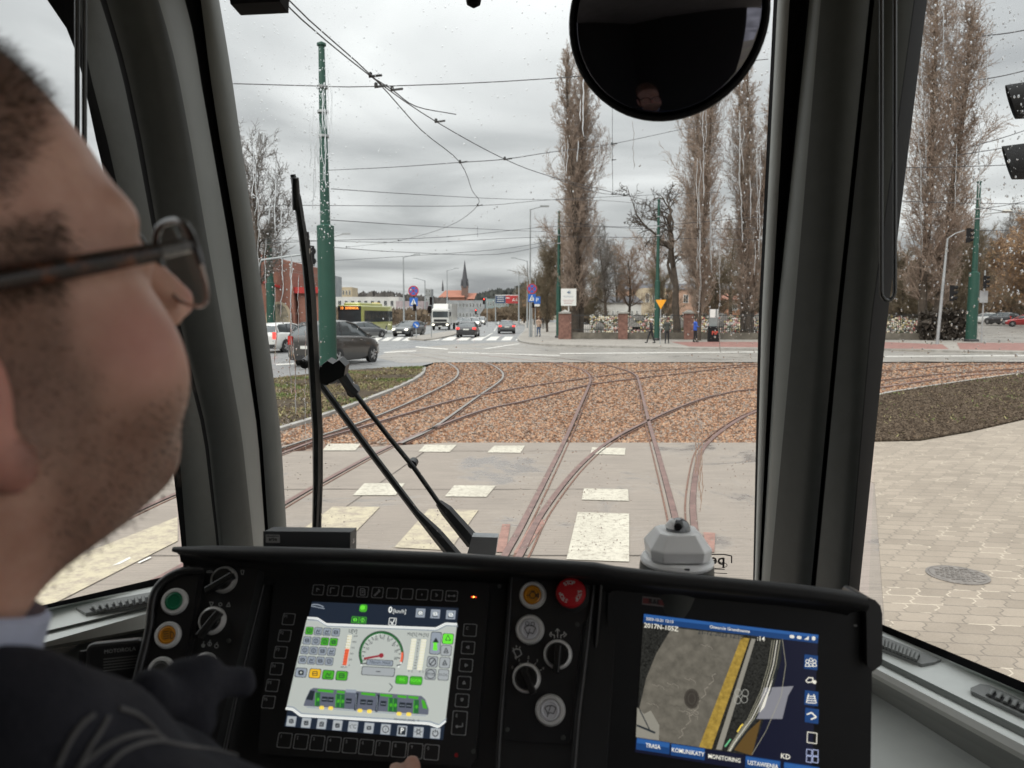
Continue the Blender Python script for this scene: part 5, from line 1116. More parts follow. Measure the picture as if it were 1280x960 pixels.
vent([(1090, 792), (1104, 799), (1152, 819), (1176.5, 828), (1168, 831.5), (1152, 834), (1104, 815), (1090, 808)], [(1092, 797), (1150, 820.5), (1146, 828), (1092, 806)], z-.014, 12)
vent([(1213, 864), (1225, 859), (1237, 861), (1420, 945), (1420, 962), (1280, 899.5), (1214, 868)], [(1238, 864), (1410, 943), (1410, 953), (1232, 869)], z-.014, 16)
vent([(95, 763), (107, 770), (193, 756), (192, 743), (125, 755.5)], [(112, 761.5), (191, 745.5), (192, 753), (118, 766)], zL-.009, 9)
# radio under the left sill
rp = Pl(V(150, 820, .95), (.25, -.93, .3)); t = empty('radio_unit', rp.at(145, 830), 'black radio unit with small white lettering set below the left sill', 'radio')
b = MB(); c = rp.at(145, 826, .008); b.rbox(c, .066, .050, .02, .008, CONS, u=rp.u, v=rp.v); b.build('housing', t)
b = MB(); b.box(rp.at(122, 830, .006), .04, .036, .012, CON, u=rp.u, v=rp.v); b.build('side_block', t)
LEG = mat('legend_grey', (.42, .43, .42), .6, var=.05); LEGD = mat('legend_dim', (.17, .175, .175), .6, var=.05)
b = MB(); b.text('MOTOROLA', rp.at(150, 813, .019), rp.u, rp.v, .0065, LEG); b.build('lettering', t)
b = MB(); 
for i in range(5): b.box(rp.at(150, 822+i*3.6, .0185), .038, .0012, .001, VENT, u=rp.u, v=rp.v)
b.build('speaker_grille', t)
# blind cords
for px, yb, wdt, dd, lb in ((1110, 378, 17, 1.22, 'thin dark looped blind rail hanging over the right pillar'), (101, 190, 9, 1.05, 'pair of thin dark blind cords hanging beside the head of the driver')):
    b = MB(); P = [V(px-wdt/2, -90, dd), V(px-wdt/2, yb*.5, dd), V(px-wdt/2, yb-14, dd)]+[V(px-wdt/2*math.cos(a), yb-14+12*math.sin(a), dd) for a in (PI*.15, PI*.35, PI*.5, PI*.65, PI*.85)]+[V(px+wdt/2, yb-14, dd), V(px+wdt/2, yb*.5, dd), V(px+wdt/2, -90, dd)]
    b.tube(P, .0032, 10, mat('cord_black', (.02, .02, .02), .25, spec=.8)); o = b.build('blind_cord', org=P[0]); tag(o, lb, 'cord')
# round mirror
mm = bpy.data.materials.new('mirror_face'); mm.use_nodes = True; bb_ = mm.node_tree.nodes['Principled BSDF']; bb_.inputs['Base Color'].default_value = (.16, .16, .19, 1); bb_.inputs['Metallic'].default_value = 1; bb_.inputs['Roughness'].default_value = .04
mc = V(833, 22, 1.05); mn = nrm(np.array([-.30, -.93, -.10])); t = empty('round_mirror', mc, 'large round interior mirror with black rim hanging at the top of the windscreen', 'mirror')
r_ = .130; pf = []
b = MB(); b.lathe([(.03, -.035), (.10, -.03), (r_*.95, -.016), (r_, -.004), (r_, .006), (r_*.975, .010), (r_*.955, .007), (r_*.95, .003)], mc, ax=mn, k=64, m=RUB); b.build('rim', t)
b = MB(); b.lathe([(r_*.955*math.sin(a*1.0)/math.sin(.9), .0045+.014*(math.cos(a)-math.cos(.9))/(1-math.cos(.9))) for a in [.9*(1-i/14) for i in range(14)]]+[(.0005, .0185)], mc, ax=mn, k=64, m=mm); b.build('mirror_glass', t, weld=True)
b = MB(); b.tube([mc-mn*.03, mc-mn*.05+[0, 0, .05], mc-mn*.06+[0, 0, .3]], .01, 10, RUB); b.build('bracket', t)
# ---- wiper outside the windscreen
wo = lambda x, y, h=.05: WS.at(x, y, -h)
t = empty('windscreen_wiper', wo(605, 690), 'black wiper with upright blade and two parallel arms outside the windscreen', 'wiper'); WB = mat('wiper_black', (.012, .012, .013), .4, var=.1)
b = MB(); bp_ = [(366, 218), (372, 250), (378, 290), (383, 330), (387, 370), (391, 450), (396, 540), (396, 600), (394, 661)]
b.tube([wo(x, y, .02) for x, y in bp_], [.006, .009, .010, .010, .011, .012, .011, .010, .008], 6, WB, smooth=False); bl = b.build('blade', t)
b = MB(); b.tube([wo(x+4.5, y, .032) for x, y in bp_[2:]], .0065, 6, WB); b.tube([wo(369, 222, .014), wo(371, 262, .02)], [.008, .010], 6, WB); b.build('blade_spine', bl)
b = MB(); b.tube([wo(386, 310, .03), wo(391, 470, .03)], .004, 5, CHR); b.build('blade_clip', bl)
b = MB(); b.tube([wo(399, 478, .05), wo(470, 574, .05), wo(520, 640, .05), wo(546, 668, .05), wo(574, 702, .05)], [.0085, .0085, .009, .016, .018], 6, WB, smooth=False); b.build('arm', t)
b = MB(); b.tube([wo(424, 462, .06), wo(438, 484, .06), wo(445, 492, .06)], .014, 6, WB, smooth=False); b.tube([wo(444, 492, .06), wo(485, 545, .06), wo(517, 584, .06), wo(548, 628, .06)], .0065, 8, WB); b.tube([wo(548, 628, .06), wo(558, 638, .06), wo(592, 678, .06)], [.009, .016, .020], 6, WB, smooth=False); a2 = b.build('arm', t)
b = MB(); b.tube([wo(447, 498, .072), wo(483, 541, .072), wo(512, 576, .072)], .0022, 5, CHR); b.lathe([(.015, 0), (.015, .02)], wo(440, 490, .07), ax=-WS.n, k=10, m=WB); b.lathe([(.012, 0), (.012, .02)], wo(515, 581, .07), ax=-WS.n, k=10, m=WB); b.build('arm_joint', a2)
b = MB(); b.prism([wo(x, y, .035) for x, y in ((400, 458), (409, 451), (416, 455), (424, 450), (432, 458), (430, 470), (408, 482), (399, 478))], -WS.n*.03, WB); b.lathe([(.012, 0), (.012, .05), (.006, .055)], wo(380, 455, .03), ax=-WS.n, k=12, m=WB); b.tube([wo(382, 455, .05), wo(402, 462, .05)], .008, 6, WB); b.build('hinge', t)
b = MB(); b.prism([wo(584, 692, .0), wo(619, 695, .0), wo(622, 672, .0), wo(590, 671, .0)], -WS.n*.02, mat('grey_box', (.26, .27, .28), .5)); b.build('motor_cover', t)
# ================================================================== DRIVER CONSOLE
P1 = Pl(V(470, 835, .95), (-.15, -.85, .50)); P2 = Pl(V(915, 860, .905), (-.18, -.963, .20)); PC = Pl(V(690, 800, .935), (-.15, -.88, .44)); PK = Pl(V(262, 790, .95), (-.08, -.86, .50)); PN = Pl(V(212, 790, .94), (.05, -.88, .46))
con = empty('driver_console', V(640, 900, .98)-np.array([0, 0, .2]), 'black driver console with hooded top, button panels and rotary switches', 'console')
T = [(216, 684), (260, 683), (340, 684.5), (440, 687), (560, 692), (640, 697), (700, 701), (744, 704), (770, 709), (830, 716), (900, 722.5), (1000, 732), (1055, 739), (1082, 744.5)]
def hd(x): return float(np.interp(x, [216, 640, 760, 1082], [.985, .935, .905, .855]))
rows = []
for i, (x, y) in enumerate(T):
    d = hd(x); p = V(x, y, d); e = 1.0
    if i == 0: prof = [(0, .02), (.0, .004), (-.002, .001), (-.002, -.002), (0, -.006), (.01, -.012), (.02, -.014), (.03, -.012)]
    else: prof = [(.10, -.10), (.05, -.030), (.022, -.008), (.008, 0), (-.002, -.001), (-.008, -.004), (-.010, -.010), (-.006, -.016), (.010, -.022), (.035, -.034), (.055, -.05), (.06, -.075)]
    prof = [(.10, -.10), (.05, -.030), (.022, -.008), (.008, -.001), (-.001, 0), (-.008, -.004), (-.010, -.010), (-.006, -.016), (.010, -.022), (.035, -.034), (.055, -.05), (.06, -.075)]
    k = .35 if i == 0 else .8 if i == 1 else 1
    rows.append([p+np.array([0, a*k, c*k]) for a, c in prof])
b = MB(); b.grid(rows, CON); b.poly(rows[0], CON); b.poly(rows[-1][::-1], CON); b.build('hood', con)
def px_prism(b, pl, pts, h0, h1, m): 
    return b.prism([pl.at(x, y, h1) for x, y in pts], pl.n*(h0-h1), m)
b = MB(); px_prism(b, P1, [(238, 712), (250, 700), (775, 716), (752, 1040), (150, 1040), (180, 840), (225, 740)], -.03, -.012, CON); px_prism(b, P1, [(225, 800), (760, 815), (752, 1040), (150, 1040)], -.16, -.031, CON); b.build('left_facia', con)
b = MB(); px_prism(b, P2, [(748, 716), (1070, 744), (1098, 760), (1101, 832), (1090, 840), (1087, 1060), (735, 1040)], -.02, -.006, CON); px_prism(b, P2, [(748, 790), (1080, 815), (1084, 1060), (735, 1040)], -.14, -.021, CON); b.build('right_facia', con)
b = MB(); px_prism(b, P2, [(1078, 748), (1084, 747), (1094, 750), (1100.5, 757), (1103, 768), (1103, 828), (1099, 834), (1088, 837), (1084, 830), (1083, 765), (1079, 757)], -.09, .012, CONS); o = b.build('end_cap', con, bevel=.004)
# recess walls round the left display and ridges
def pxtube(b, pl, pts, h, r, m, k=8, n=4): b.tube([pl.at(x, y, h) for x, y in smooth_path2(pts, n)], r, k, m)
def smooth_path2(pts, n): return [(p[0], p[1]) for p in smooth_path([(x, y, 0) for x, y in pts], n)]
for pts, pl, h, r in (([(322, 712), (316, 740), (300, 800), (283, 860), (268, 925), (262, 1000)], P1, .004, .0022), ([(333, 714), (326, 745), (311, 805), (296, 870), (281, 940)], P1, -.006, .003),
    ([(640, 716), (638, 740), (634, 800), (629, 860), (624, 925), (621, 1000)], P1, .004, .003), ([(744, 712), (741, 740), (737, 772)], P1, .006, .003), ([(737, 772), (728, 850), (722, 900), (714, 1000)], P1, .004, .0035),
    ([(752, 716), (747, 780), (738, 880), (730, 1000)], P2, .006, .003)):
    b = MB(); pxtube(b, pl, pts, h, r, CONS); b.build('trim_ridge', con)
cpan = [(646, 716), (739, 719), (741, 724), (738, 770), (731, 776), (728, 780), (713, 925), (709, 930), (630, 925), (627, 920), (634, 820), (641, 722)]
b = MB(); px_prism(b, PC, cpan, -.02, 0, CONS); b.build('switch_panel', con, bevel=.0015)
b = MB(); px_prism(b, PK, [(258, 709), (324, 712), (306, 790), (282, 880), (262, 960), (205, 960), (228, 860), (243, 790), (248, 730)], -.02, 0, CON); b.build('switch_panel', con, bevel=.0015)
nar = [(249, 718), (233, 719), (218, 724), (206, 735), (200, 750), (194, 780), (186, 815), (176, 850), (165, 900), (212, 900), (226, 845), (238, 790), (244, 750)]
b = MB(); px_prism(b, PN, [(256, 716), (240, 714), (222, 717), (206, 726), (196, 738), (191, 755), (187, 790), (177, 830), (166, 880), (150, 940), (215, 940), (232, 845), (244, 790), (252, 740)], -.03, -.006, CON); b.build('side_housing', con); b = MB(); px_prism(b, PN, nar, -.005, -.002, CONS); b.build('switch_panel', con, bevel=.001)
b = MB(); pxtube(b, PN, [(256, 714), (240, 713), (222, 716), (206, 725), (195, 738), (190, 755), (186, 790), (176, 830), (165, 880), (155, 930)], .0, .0055, CONS, 10, 4); b.build('panel_rim', con)
# ---- buttons and knobs
SILV = mat('ring_silver', (.66, .66, .65), .35, .15, var=.06); GRN = mat('button_green', (.01, .16, .075), .3, var=.1, vs=100); ORG = mat('button_orange', (.62, .26, .015), .35, var=.1, vs=100); GRYB = mat('button_white', (.66, .66, .70), .45, var=.05); STOPR = mat('stop_red', (.50, .012, .02), .35, var=.06); KN = mat('knob_black', (.012, .012, .012), .3)
def button(px, py, rp, pl, m, name='push_button', ring=SILV):
    c = pl.at(px, py, .001); d = c[1]; r = rp/F*d*1.04; b = MB(); b.lathe([(r*1.06, 0), (r*1.06, .002), (r, .005), (r*.93, .0065), (r*.74, .0065), (r*.70, .003)], c, ax=pl.n, k=40, m=ring); o = b.build(name+'_ring', con)
    b = MB(); b.lathe([(r*.71, .002), (r*.69, .0055), (r*.55, .0065), (r*.50, .0052), (.0004, .005)], c, ax=pl.n, k=36, m=m); b.build('cap', o); return o, c, r
def knob(px, py, rp, pl, hx, hy, tx, ty, ring=SILV):
    c = pl.at(px, py, .001); r = rp/F*c[1]*1.04; b = MB(); b.lathe([(r*1.06, 0), (r*1.06, .003), (r, .007), (r*.84, .008), (r*.78, .004)], c, ax=pl.n, k=40, m=ring); o = b.build('rotary_switch_ring', con)
    b = MB(); b.lathe([(r*.78, .003), (r*.76, .010), (r*.70, .012), (.0004, .012)], c, ax=pl.n, k=32, m=KN)
    p0 = pl.at(tx, ty, .015); p1 = pl.at(hx, hy, .015); dv = nrm(p1-p0); b.box((p0+p1)/2, np.linalg.norm(p1-p0), .0080, .012, KN, u=dv, v=np.cross(pl.n, dv)); b.build('knob', o, bevel=.0012)
b1 = button(666, 744, 16, PC, ORG); b2 = button(662.5, 787, 17, PC, GRYB); b3 = button(688, 887.5, 18, PC, GRYB)
knob(697.5, 818, 17, PC, 695, 841, 698, 806); knob(658.5, 847.5, 17, PC, 667, 867, 654, 834)
button(219, 752, 15.3, PN, GRN); b4 = button(210.5, 794, 15.3, PN, ORG); button(202, 838, 15.5, PN, mat('button_grey', (.06, .06, .06), .4))
DS = mat('ring_dull', (.42, .42, .41), .4, .2); knob(281, 725, 15.5, PK, 258, 739, 292, 719, DS); knob(266.5, 776, 16, PK, 249, 796, 275, 765); knob(257, 832, 15, PK, 250, 848, 263, 822); knob(240.5, 886, 17, PK, 236, 900, 244, 876)
sc_ = PC.at(715, 743, .0); b = MB(); b.lathe([(.0225, -.002), (.0225, .001), (.0135, .002), (.013, .012), (.0180, .014), (.0188, .020), (.017, .0245), (.008, .026), (.0004, .0262)], sc_, ax=PC.n, k=44, m=[CONS, CONS, CONS, STOPR, STOPR, STOPR, STOPR, STOPR]); st = b.build('stop_button', con)
WL = mat('white_legend', (.62, .62, .60), .5, var=.03)
for a in (100, 220, 340):
    a = R(a); b = MB(); nl = PC.n; e = PC.u*math.cos(a)+PC.v*math.sin(a)
    for i, ch in enumerate('STOP'):
        aa = a+R(27-18*i); e = PC.u*math.cos(aa)+PC.v*math.sin(aa); tn = -(-PC.u*math.sin(aa)+PC.v*math.cos(aa)); b.text(ch, sc_+e*.0115+nl*.0268, tn, e, .0068, WL, bold=.015)
    b.build('lettering', st)
def stroke(b, pl, pts, h, w, m, close=False):
    P = [pl.at(x, y, h) for x, y in pts]
    if close: P = P+[P[0]]
    for p, q_ in zip(P[:-1], P[1:]):
        d = q_-p; l = np.linalg.norm(d); 
        if l < 1e-6: continue
        d /= l; s_ = np.cross(pl.n, d)*w/2; b.poly([p-s_-d*w*.3, q_-s_+d*w*.3, q_+s_+d*w*.3, p+s_-d*w*.3], m)
def arcp(cx, cy, r, a0, a1, n=10, ry=None): return [(cx+r*math.cos(R(a0+(a1-a0)*i/n)), cy-(ry or r)*math.sin(R(a0+(a1-a0)*i/n))) for i in range(n+1)]
w = .0009
b = MB()
for pts in ([(697, 797), (697, 786), (694.5, 789)], [(697, 786), (699.5, 789)], [(693, 798), (693, 794), (689, 793), (689, 790), (687, 793), (689, 796)], [(701, 798), (701, 794), (705, 793), (705, 790), (708, 793), (705, 796)]): stroke(b, PC, pts, .001, w, WL)
b.build('arrow_legend', con); b = MB()
for pts in ([(642, 814), (646, 822), (652, 818), (650, 812)], [(640.5, 814), (645, 811), (650, 812)], [(644, 821), (645, 824)], [(642, 811.5), (641, 810)], [(645.5, 809), (645.5, 807)], [(649, 810.5), (650, 808.5)]): stroke(b, PC, pts, .001, w, WL)
b.build('wiper_legend', con)
for tx, x, y, p in (('0', 640.5, 834.5, [(643.5, 836), (645.5, 837)]), ('1', 649, 825.5, [(650, 829), (651, 831)]), ('2', 660.5, 822, [(660, 826), (659.7, 828)]), ('3', 671.5, 826, [(669.5, 829), (668, 831)]), ('4', 679, 835.5, [(677, 837), (675, 838)])):
    b = MB(); b.text(tx, PC.at(x, y, .001), PC.u, PC.v, .0048, WL); stroke(b, PC, p, .001, w, WL); b.build('position_number', con)
for x, y in ((721.5, 780.5), (634, 912), (704, 922)): b = MB(); b.lathe([(.003, 0), (.003, .0015), (.0015, .0018)], PC.at(x, y, 0), ax=PC.n, k=10, m=PLD); b.build('screw', con)
SB = mat('symbol_black', (.03, .03, .03), .6)
b = MB(); stroke(b, PC, arcp(662.5, 788, 8, 150, 30, 8, 6)+[(666, 792)]+arcp(662.5, 794, 4, 40, 140, 4, 3)+[(655.6, 785)], .0075, .0009, SB); stroke(b, PC, [(662.5, 786), (659, 797)], .0075, .0009, SB); stroke(b, PC, arcp(659, 779.5, 2.4, 0, 360, 8), .0075, .0007, SB); stroke(b, PC, arcp(666, 780, 2.4, 0, 360, 8), .0075, .0007, SB); b.build('symbol', b2[0])
b = MB(); stroke(b, PC, arcp(688, 888, 8, 150, 30, 8, 6)+[(692, 892)]+arcp(688, 894, 4, 40, 140, 4, 3)+[(681, 885)], .0075, .0009, SB); stroke(b, PC, [(688, 883), (684, 896)], .0075, .0009, SB); b.build('symbol', b3[0])
b = MB(); stroke(b, PC, arcp(666, 744, 4, 0, 360, 10, 4), .0075, .0009, SB); stroke(b, PC, [(659, 744), (662, 744)], .0075, .001, SB); stroke(b, PC, [(670, 744), (673, 742), (673, 747), (670, 744)], .0075, .001, SB); stroke(b, PC, [(664, 739), (668, 739)], .0075, .001, SB); b.build('symbol', b1[0])
b = MB(); stroke(b, PN, arcp(213, 794, 4.5, 90, -90, 8, 4.5)+[(213, 789.5)], .0075, .0009, SB)
for i in range(4): stroke(b, PN, [(204+i*.2, 790+i*2.8), (211, 789+i*2.8)], .0075, .0009, SB)
b.build('symbol', b4[0])
for k_ in ([arcp(262, 715.5, 4, 180, 0, 6, 2)+[(258, 715.5)]], [[(301, 713), (305, 713), (304, 718), (302, 718), (301, 713)]], [[(262, 752.5), (266.5, 753), (264, 758), (262, 752.5)]], [arcp(275.5, 755.5, 2, 0, 360, 8)], [[(283, 758), (287.5, 758), (286, 753), (283, 758)]],
           [arcp(254, 807, 2.0, 0, 360, 8), arcp(254, 807, 1.0, 0, 360, 8), [(254, 804), (255, 802)]], [arcp(262, 805, 2.4, 0, 360, 8), [(262, 802), (263, 800)], [(262, 803), (262, 807)]], [arcp(270.5, 807.5, 2.4, 0, 360, 8), [(270.5, 805), (271.5, 803)]]):
    b = MB()
    for p in k_: stroke(b, PK, p, .001, .0009, LEG)
    b.build('symbol_legend', con)
for x, y in ((241, 800), (286, 801)): b = MB(); b.lathe([(.003, 0), (.003, .0015), (.0015, .0018)], PK.at(x, y, 0), ax=PK.n, k=10, m=PLD); b.build('screw', con)
# small items on the hood
b = MB(); BX = mat('box_anthracite', (.06, .064, .068), .5); pb = Pl(V(384, 676, 1.03), (-.02, -1, .02)); A = [pb.at(x, y) for x, y in ((329, 690), (437.5, 694), (438, 665), (329, 664))]
for i in range(4): pass
off = np.array([.002, .032, -.003]); b.prism(A, off, BX)
o = b.build('control_box', org=A[0], bevel=.002); tag(o, 'low black box with small silver label standing on the left end of the hood', 'box')
b = MB(); c = pb.at(341, 673.5, .001); b.box(c, .019, .011, .0006, mat('label_silver', (.45, .45, .44), .5), u=pb.u, v=(0, 0, 1), w=pb.n); b.text('arba', pb.at(341, 674, .002), pb.u, (0, 0, 1), .0065, SB, bold=.03); b.box(c+pb.n*.0008+[0, 0, .0040], .017, .001, .0003, SB, u=pb.u, v=(0, 0, 1), w=pb.n); b.build('label_plate', o)
b = MB(); b.lathe([(.0035, 0), (.0035, .006), (.001, .007)], V(436.5, 676, 1.045), ax=(1, -.1, 0), k=12, m=CHR); b.build('screw', o)
# white camera dome
def sqr(b, prof):
    rows = []
    for w_, h_ in prof:
        a_ = w_*.66; P = [(w_, -a_), (w_, a_), (a_, w_), (-a_, w_), (-a_*1.0, w_), (-w_, a_), (-w_, -a_), (-a_, -w_), (a_, -w_)]; P = [p for i, p in enumerate(P) if i != 4]
        rows.append([cc+np.array([x*s_, y*s_, h_]) for x, y in P])
    for i in range(len(rows)-1): b.grid([rows[i], rows[i+1]], CW, smooth=False, close=True)
    b.poly(rows[-1], CW)
CW = mat('camera_white', (.88, .88, .88), .4, var=.04, vs=10); s_ = .98/F; cc = V(846, 703, .98); t = empty('camera_unit', cc, 'white chamfered dome camera on a black base standing on the hood', 'camera'); ax = nrm([.02, -.02, 1])
b = MB(); b.lathe([(49*s_, -.055), (47*s_, -.005), (46*s_, .0)], cc, ax=ax, k=40, m=PLD); b.build('base', t)
b = MB(); b.lathe([(44*s_, -.001), (46*s_, .001), (46.5*s_, .004), (44*s_, .008), (39*s_, .0095), (38*s_, .0095)], cc, ax=ax, k=48, m=CW); b.build('flange', t)
b = MB(); b.lathe([(33*s_, .0095), (33*s_, .0115)], cc, ax=ax, k=8, m=RUB, smooth=False, ph=PI/8); b.build('gap', t)
b = MB(); b.lathe([(10*s_, .043), (9*s_, .0435)], cc, ax=ax, k=24, m=CW, smooth=False); sqr(b, [(37, .011), (38.5, .0235), (38, .0255), (26.5, .0420), (25, .0434), (16, .0438)]); o = b.build('housing', t, bevel=.0012)
for sx_ in (-1, 1): b = MB(); b.lathe([(.0035, 0), (.003, .001), (.0028, -.0005), (.0005, -.0005)], cc+np.array([sx_*27*s_, -25*s_, .0312]), ax=(sx_*.55, -.45, .7), k=12, m=mat('recess_grey', (.12, .125, .13), .5)); b.build('screw', o)
b = MB(); b.box(cc+np.array([.003, -45.0*s_, .0045]), .006, .001, .005, mat('recess_grey')); b.build('slot', t)
b = MB(); n_ = 12; b.lathe([(15.5*s_*math.cos(a), .0434+16*s_*math.sin(a)) for a in [PI/2*i/n_ for i in range(n_)]]+[(.0003, .0434+16*s_)], cc, ax=ax, k=32, m=mat('dome_glass', (.16, .17, .18), .08, spec=.9)); dm = b.build('dome', t)
b = MB(); b.lathe([(.0055, 0), (.0045, .0025), (.0005, .004)], cc+np.array([-.002, -.0125, .0505]), ax=(0, -.8, .5), k=16, m=RUB); b.build('lens', dm)
b = MB(); rows = []
for a in np.linspace(.25, 1.15, 7): rows.append([cc+np.array([math.cos(p)*math.cos(a)*15.9*s_, math.sin(p)*math.cos(a)*15.9*s_, .0434+16.4*s_*math.sin(a)]) for p in np.linspace(2.2, 4.2, 12)])
b.grid(rows, CW); b.build('hood_ring', dm)
# ---- displays
class Scr:
    def __init__(s, pl, ox, oy, tl, tr, bl, W_, H_, wpx, hpx):
        s.pl, s.ox, s.oy, s.k = pl, ox, oy, 3.556; a, b_, c = [pl.at(*s.c(*q_)) for q_ in (tl, tr, bl)]
        s.u = nrm(b_-a); s.v = nrm(np.cross(pl.n, s.u)); s.ku = np.linalg.norm(b_-a)/wpx; s.kv = abs((a-c)@s.v)/hpx
        s.v2 = nrm(a-c)
    def c(s, x, y): return s.ox+x/s.k, s.oy+y/s.k
    def p(s, x, y, l=0): X, Y = s.c(x, y); return s.pl.at(X, Y, .0008+.00022*l)
    def rect(s, b, x, y, w, h, m, l=1): c = s.p(x, y, l); U, V_ = s.u*w*s.ku/2, s.v*h*s.kv/2; b.poly([c-U-V_, c+U-V_, c+U+V_, c-U+V_], m)
    def rrect(s, b, x, y, w, h, m, l=1, r=8):
        c = s.p(x, y, l); P = []
        for k, (a, d) in enumerate(((1, 1), (-1, 1), (-1, -1), (1, -1))):
            for j in range(4): t = PI/2*k+PI/6*j; P.append(c+s.u*s.ku*(a*(w/2-r)+r*math.cos(t))+s.v*s.kv*(d*(h/2-r)+r*math.sin(t)))
        b.poly(P, m)
    def frame(s, b, x, y, w, h, m, l=1, t=2.2):
        for dx, dy, ww, hh in ((0, h/2, w, t), (0, -h/2, w, t), (w/2, 0, t, h), (-w/2, 0, t, h)):
            c = s.p(x, y, l)+s.u*dx*s.ku+s.v*dy*s.kv; U, V_ = s.u*ww*s.ku/2, s.v*hh*s.kv/2; b.poly([c-U-V_, c+U-V_, c+U+V_, c-U+V_], m)
    def poly(s, b, pts, m, l=1): b.poly([s.p(x, y, l) for x, y in pts], m)
    def line(s, b, pts, w, m, l=2):
        P = [s.p(x, y, l) for x, y in pts]
        for p, q_ in zip(P[:-1], P[1:]):
            d = q_-p; n_ = np.linalg.norm(d)
            if n_ < 1e-6: continue
            d /= n_; t = np.cross(s.pl.n, d)*w*s.ku/2; b.poly([p-t, q_-t, q_+t, p+t], m)
    def ell(s, b, x, y, rx, ry, m, l=1, n=20): c = s.p(x, y, l); b.poly([c+s.u*rx*s.ku*math.cos(2*PI*i/n)+s.v*ry*s.kv*math.sin(2*PI*i/n) for i in range(n)], m)
    def arc(s, x, y, rx, ry, a0, a1, n=14): return [(x+rx*math.cos(R(a0+(a1-a0)*i/n)), y-ry*math.sin(R(a0+(a1-a0)*i/n))) for i in range(n+1)]
    def txt(s, b, st, x, y, h, m, l=3, al='CENTER', sx=1.0, bold=0): b.text(st, s.p(x, y, l), s.u, s.v, h*s.kv*1.35, m, al, sx=sx, bold=bold)
def em(n, c, e=1.0): return mat('screen_'+n, c, emit=e, var=0, rough=.3)
E_BG = em('pale', (.36, .385, .36)); E_NV = em('navy', (.012, .018, .03)); E_WH = em('white', (.60, .62, .60)); E_GY = em('grey', (.22, .25, .29)); E_DK = em('dark', (.015, .02, .025)); E_GR = em('green', (.05, .30, .02)); E_GD = em('deep_green', (.02, .10, .03)); E_AM = em('amber', (.62, .36, .02)); E_RD = em('red', (.65, .10, .04)); E_CR = em('cream', (.66, .64, .50)); E_TG = em('tram_grey', (.09, .10, .13)); E_YL = em('yellow', (.75, .55, .08)); E_LG = em('light_green', (.12, .62, .04)); E_DR = em('dark_red', (.22, .02, .03))
s1 = Scr(P1, 320, 690, (235, 215), (908, 245), (120, 780), .211, .157, 673, 590)
dt = empty('display_terminal', P1.at(470, 850), 'left driver display with speed gauge, tram diagram and outlined function keys around it', 'display')
b = MB(); px_prism(b, P1, [(350, 718), (608, 728), (612, 735), (594, 950), (588, 958), (326, 943), (322, 936), (343, 724)], -.014, .0, CON); b.build('bezel', dt, bevel=.0015)
b = MB(); px_prism(b, P1, [(390, 752), (573, 760), (553.5, 925), (355, 908)], -.003, .0006, E_NV); scr = b.build('screen', dt)
b = MB()
s1.poly(b, [(225, 300), (270, 300), (310, 325), (800, 345), (845, 322), (893, 325), (843, 745), (810, 772), (770, 757), (200, 722), (165, 695), (135, 690)], E_BG, 1)
for pts in ([(228, 293), (272, 295), (312, 321), (800, 340), (843, 318), (894, 321)], [(132, 695), (163, 700), (198, 727), (768, 763), (810, 778), (843, 750)]): s1.line(b, pts, 9, E_WH, 2); s1.line(b, [(x+4, y+(9 if pts[0][1] < 400 else -10)) for x, y in pts], 4, E_GY, 2)
cols = {(0, 0): E_GR, (1, 2): E_GR, (1, 3): E_GR}
rn = random.Random(3)
def glyph(x, y, s_, m, l=3):
    k = rn.random()
    if k < .3: s1.line(b, s1.arc(x, y, s_*.3, s_*.3, 0, 360, 8), 3, m, l); s1.line(b, [(x, y-s_*.15), (x, y+s_*.15)], 3, m, l)
    elif k < .6: s1.line(b, [(x-s_*.3, y+s_*.25), (x-s_*.1, y-s_*.2), (x+s_*.1, y+s_*.1), (x+s_*.3, y-s_*.25)], 3, m, l); s1.line(b, [(x-s_*.3, y+s_*.3), (x+s_*.3, y+s_*.3)], 3, m, l)
    else: s1.line(b, [(x-s_*.25, y-s_*.2), (x+s_*.25, y-s_*.2), (x+s_*.25, y+s_*.2), (x-s_*.25, y+s_*.2), (x-s_*.25, y-s_*.2)], 3, m, l); s1.line(b, [(x-s_*.25, y), (x+s_*.25, y)], 3, m, l)
for r_ in range(4):
    for c_ in range(4):
        x, y = 237-10*r_+39.3*c_, 350+43*r_+2.4*c_; s1.rrect(b, x, y, 36, 38, E_DK, 2, 6); s1.rrect(b, x, y, 32, 34, cols.get((r_, c_), E_GY), 3, 6); glyph(x, y, 32, E_DK if (r_, c_) not in cols else E_NV, 4)
for x, y, m_ in ((200, 536, E_GY), (262, 540, E_AM), (321, 546, E_GR), (381, 550, E_GR)): s1.rrect(b, x, y, 52, 44, E_DK, 2, 8); s1.rrect(b, x, y, 47, 39, m_, 3, 8); glyph(x, y, 42, E_DK, 4)
s1.ell(b, 200, 536, 12, 12, E_DK, 5); s1.ell(b, 200, 536, 5, 5, E_BG, 6)
s1.poly(b, [(408, 369), (426, 370), (402, 504), (384, 503)], E_CR, 2); s1.poly(b, [(397, 430), (415, 431), (402, 504), (384, 503)], E_RD, 3)
for i, n_ in enumerate(('1250', '1000', '750', '500', '250', '0')): s1.txt(b, n_, 441-i*5.4, 374+i*26, 9, E_DK)
for i in range(11): s1.line(b, [(404-i*2.2, 376+i*12.4), (423-i*2.2, 377+i*12.4)], 1.5, E_DK, 4)
s1.txt(b, 'U[V]', 431, 352, 17, E_DK, bold=.01); s1.txt(b, '686,9V', 391, 512, 9, E_DK)
s1.ell(b, 557, 455, 97, 101, E_WH, 2, 36); s1.ell(b, 557, 456, 92, 96, E_BG, 3, 36); s1.rect(b, 552, 545, 220, 72, E_BG, 4)
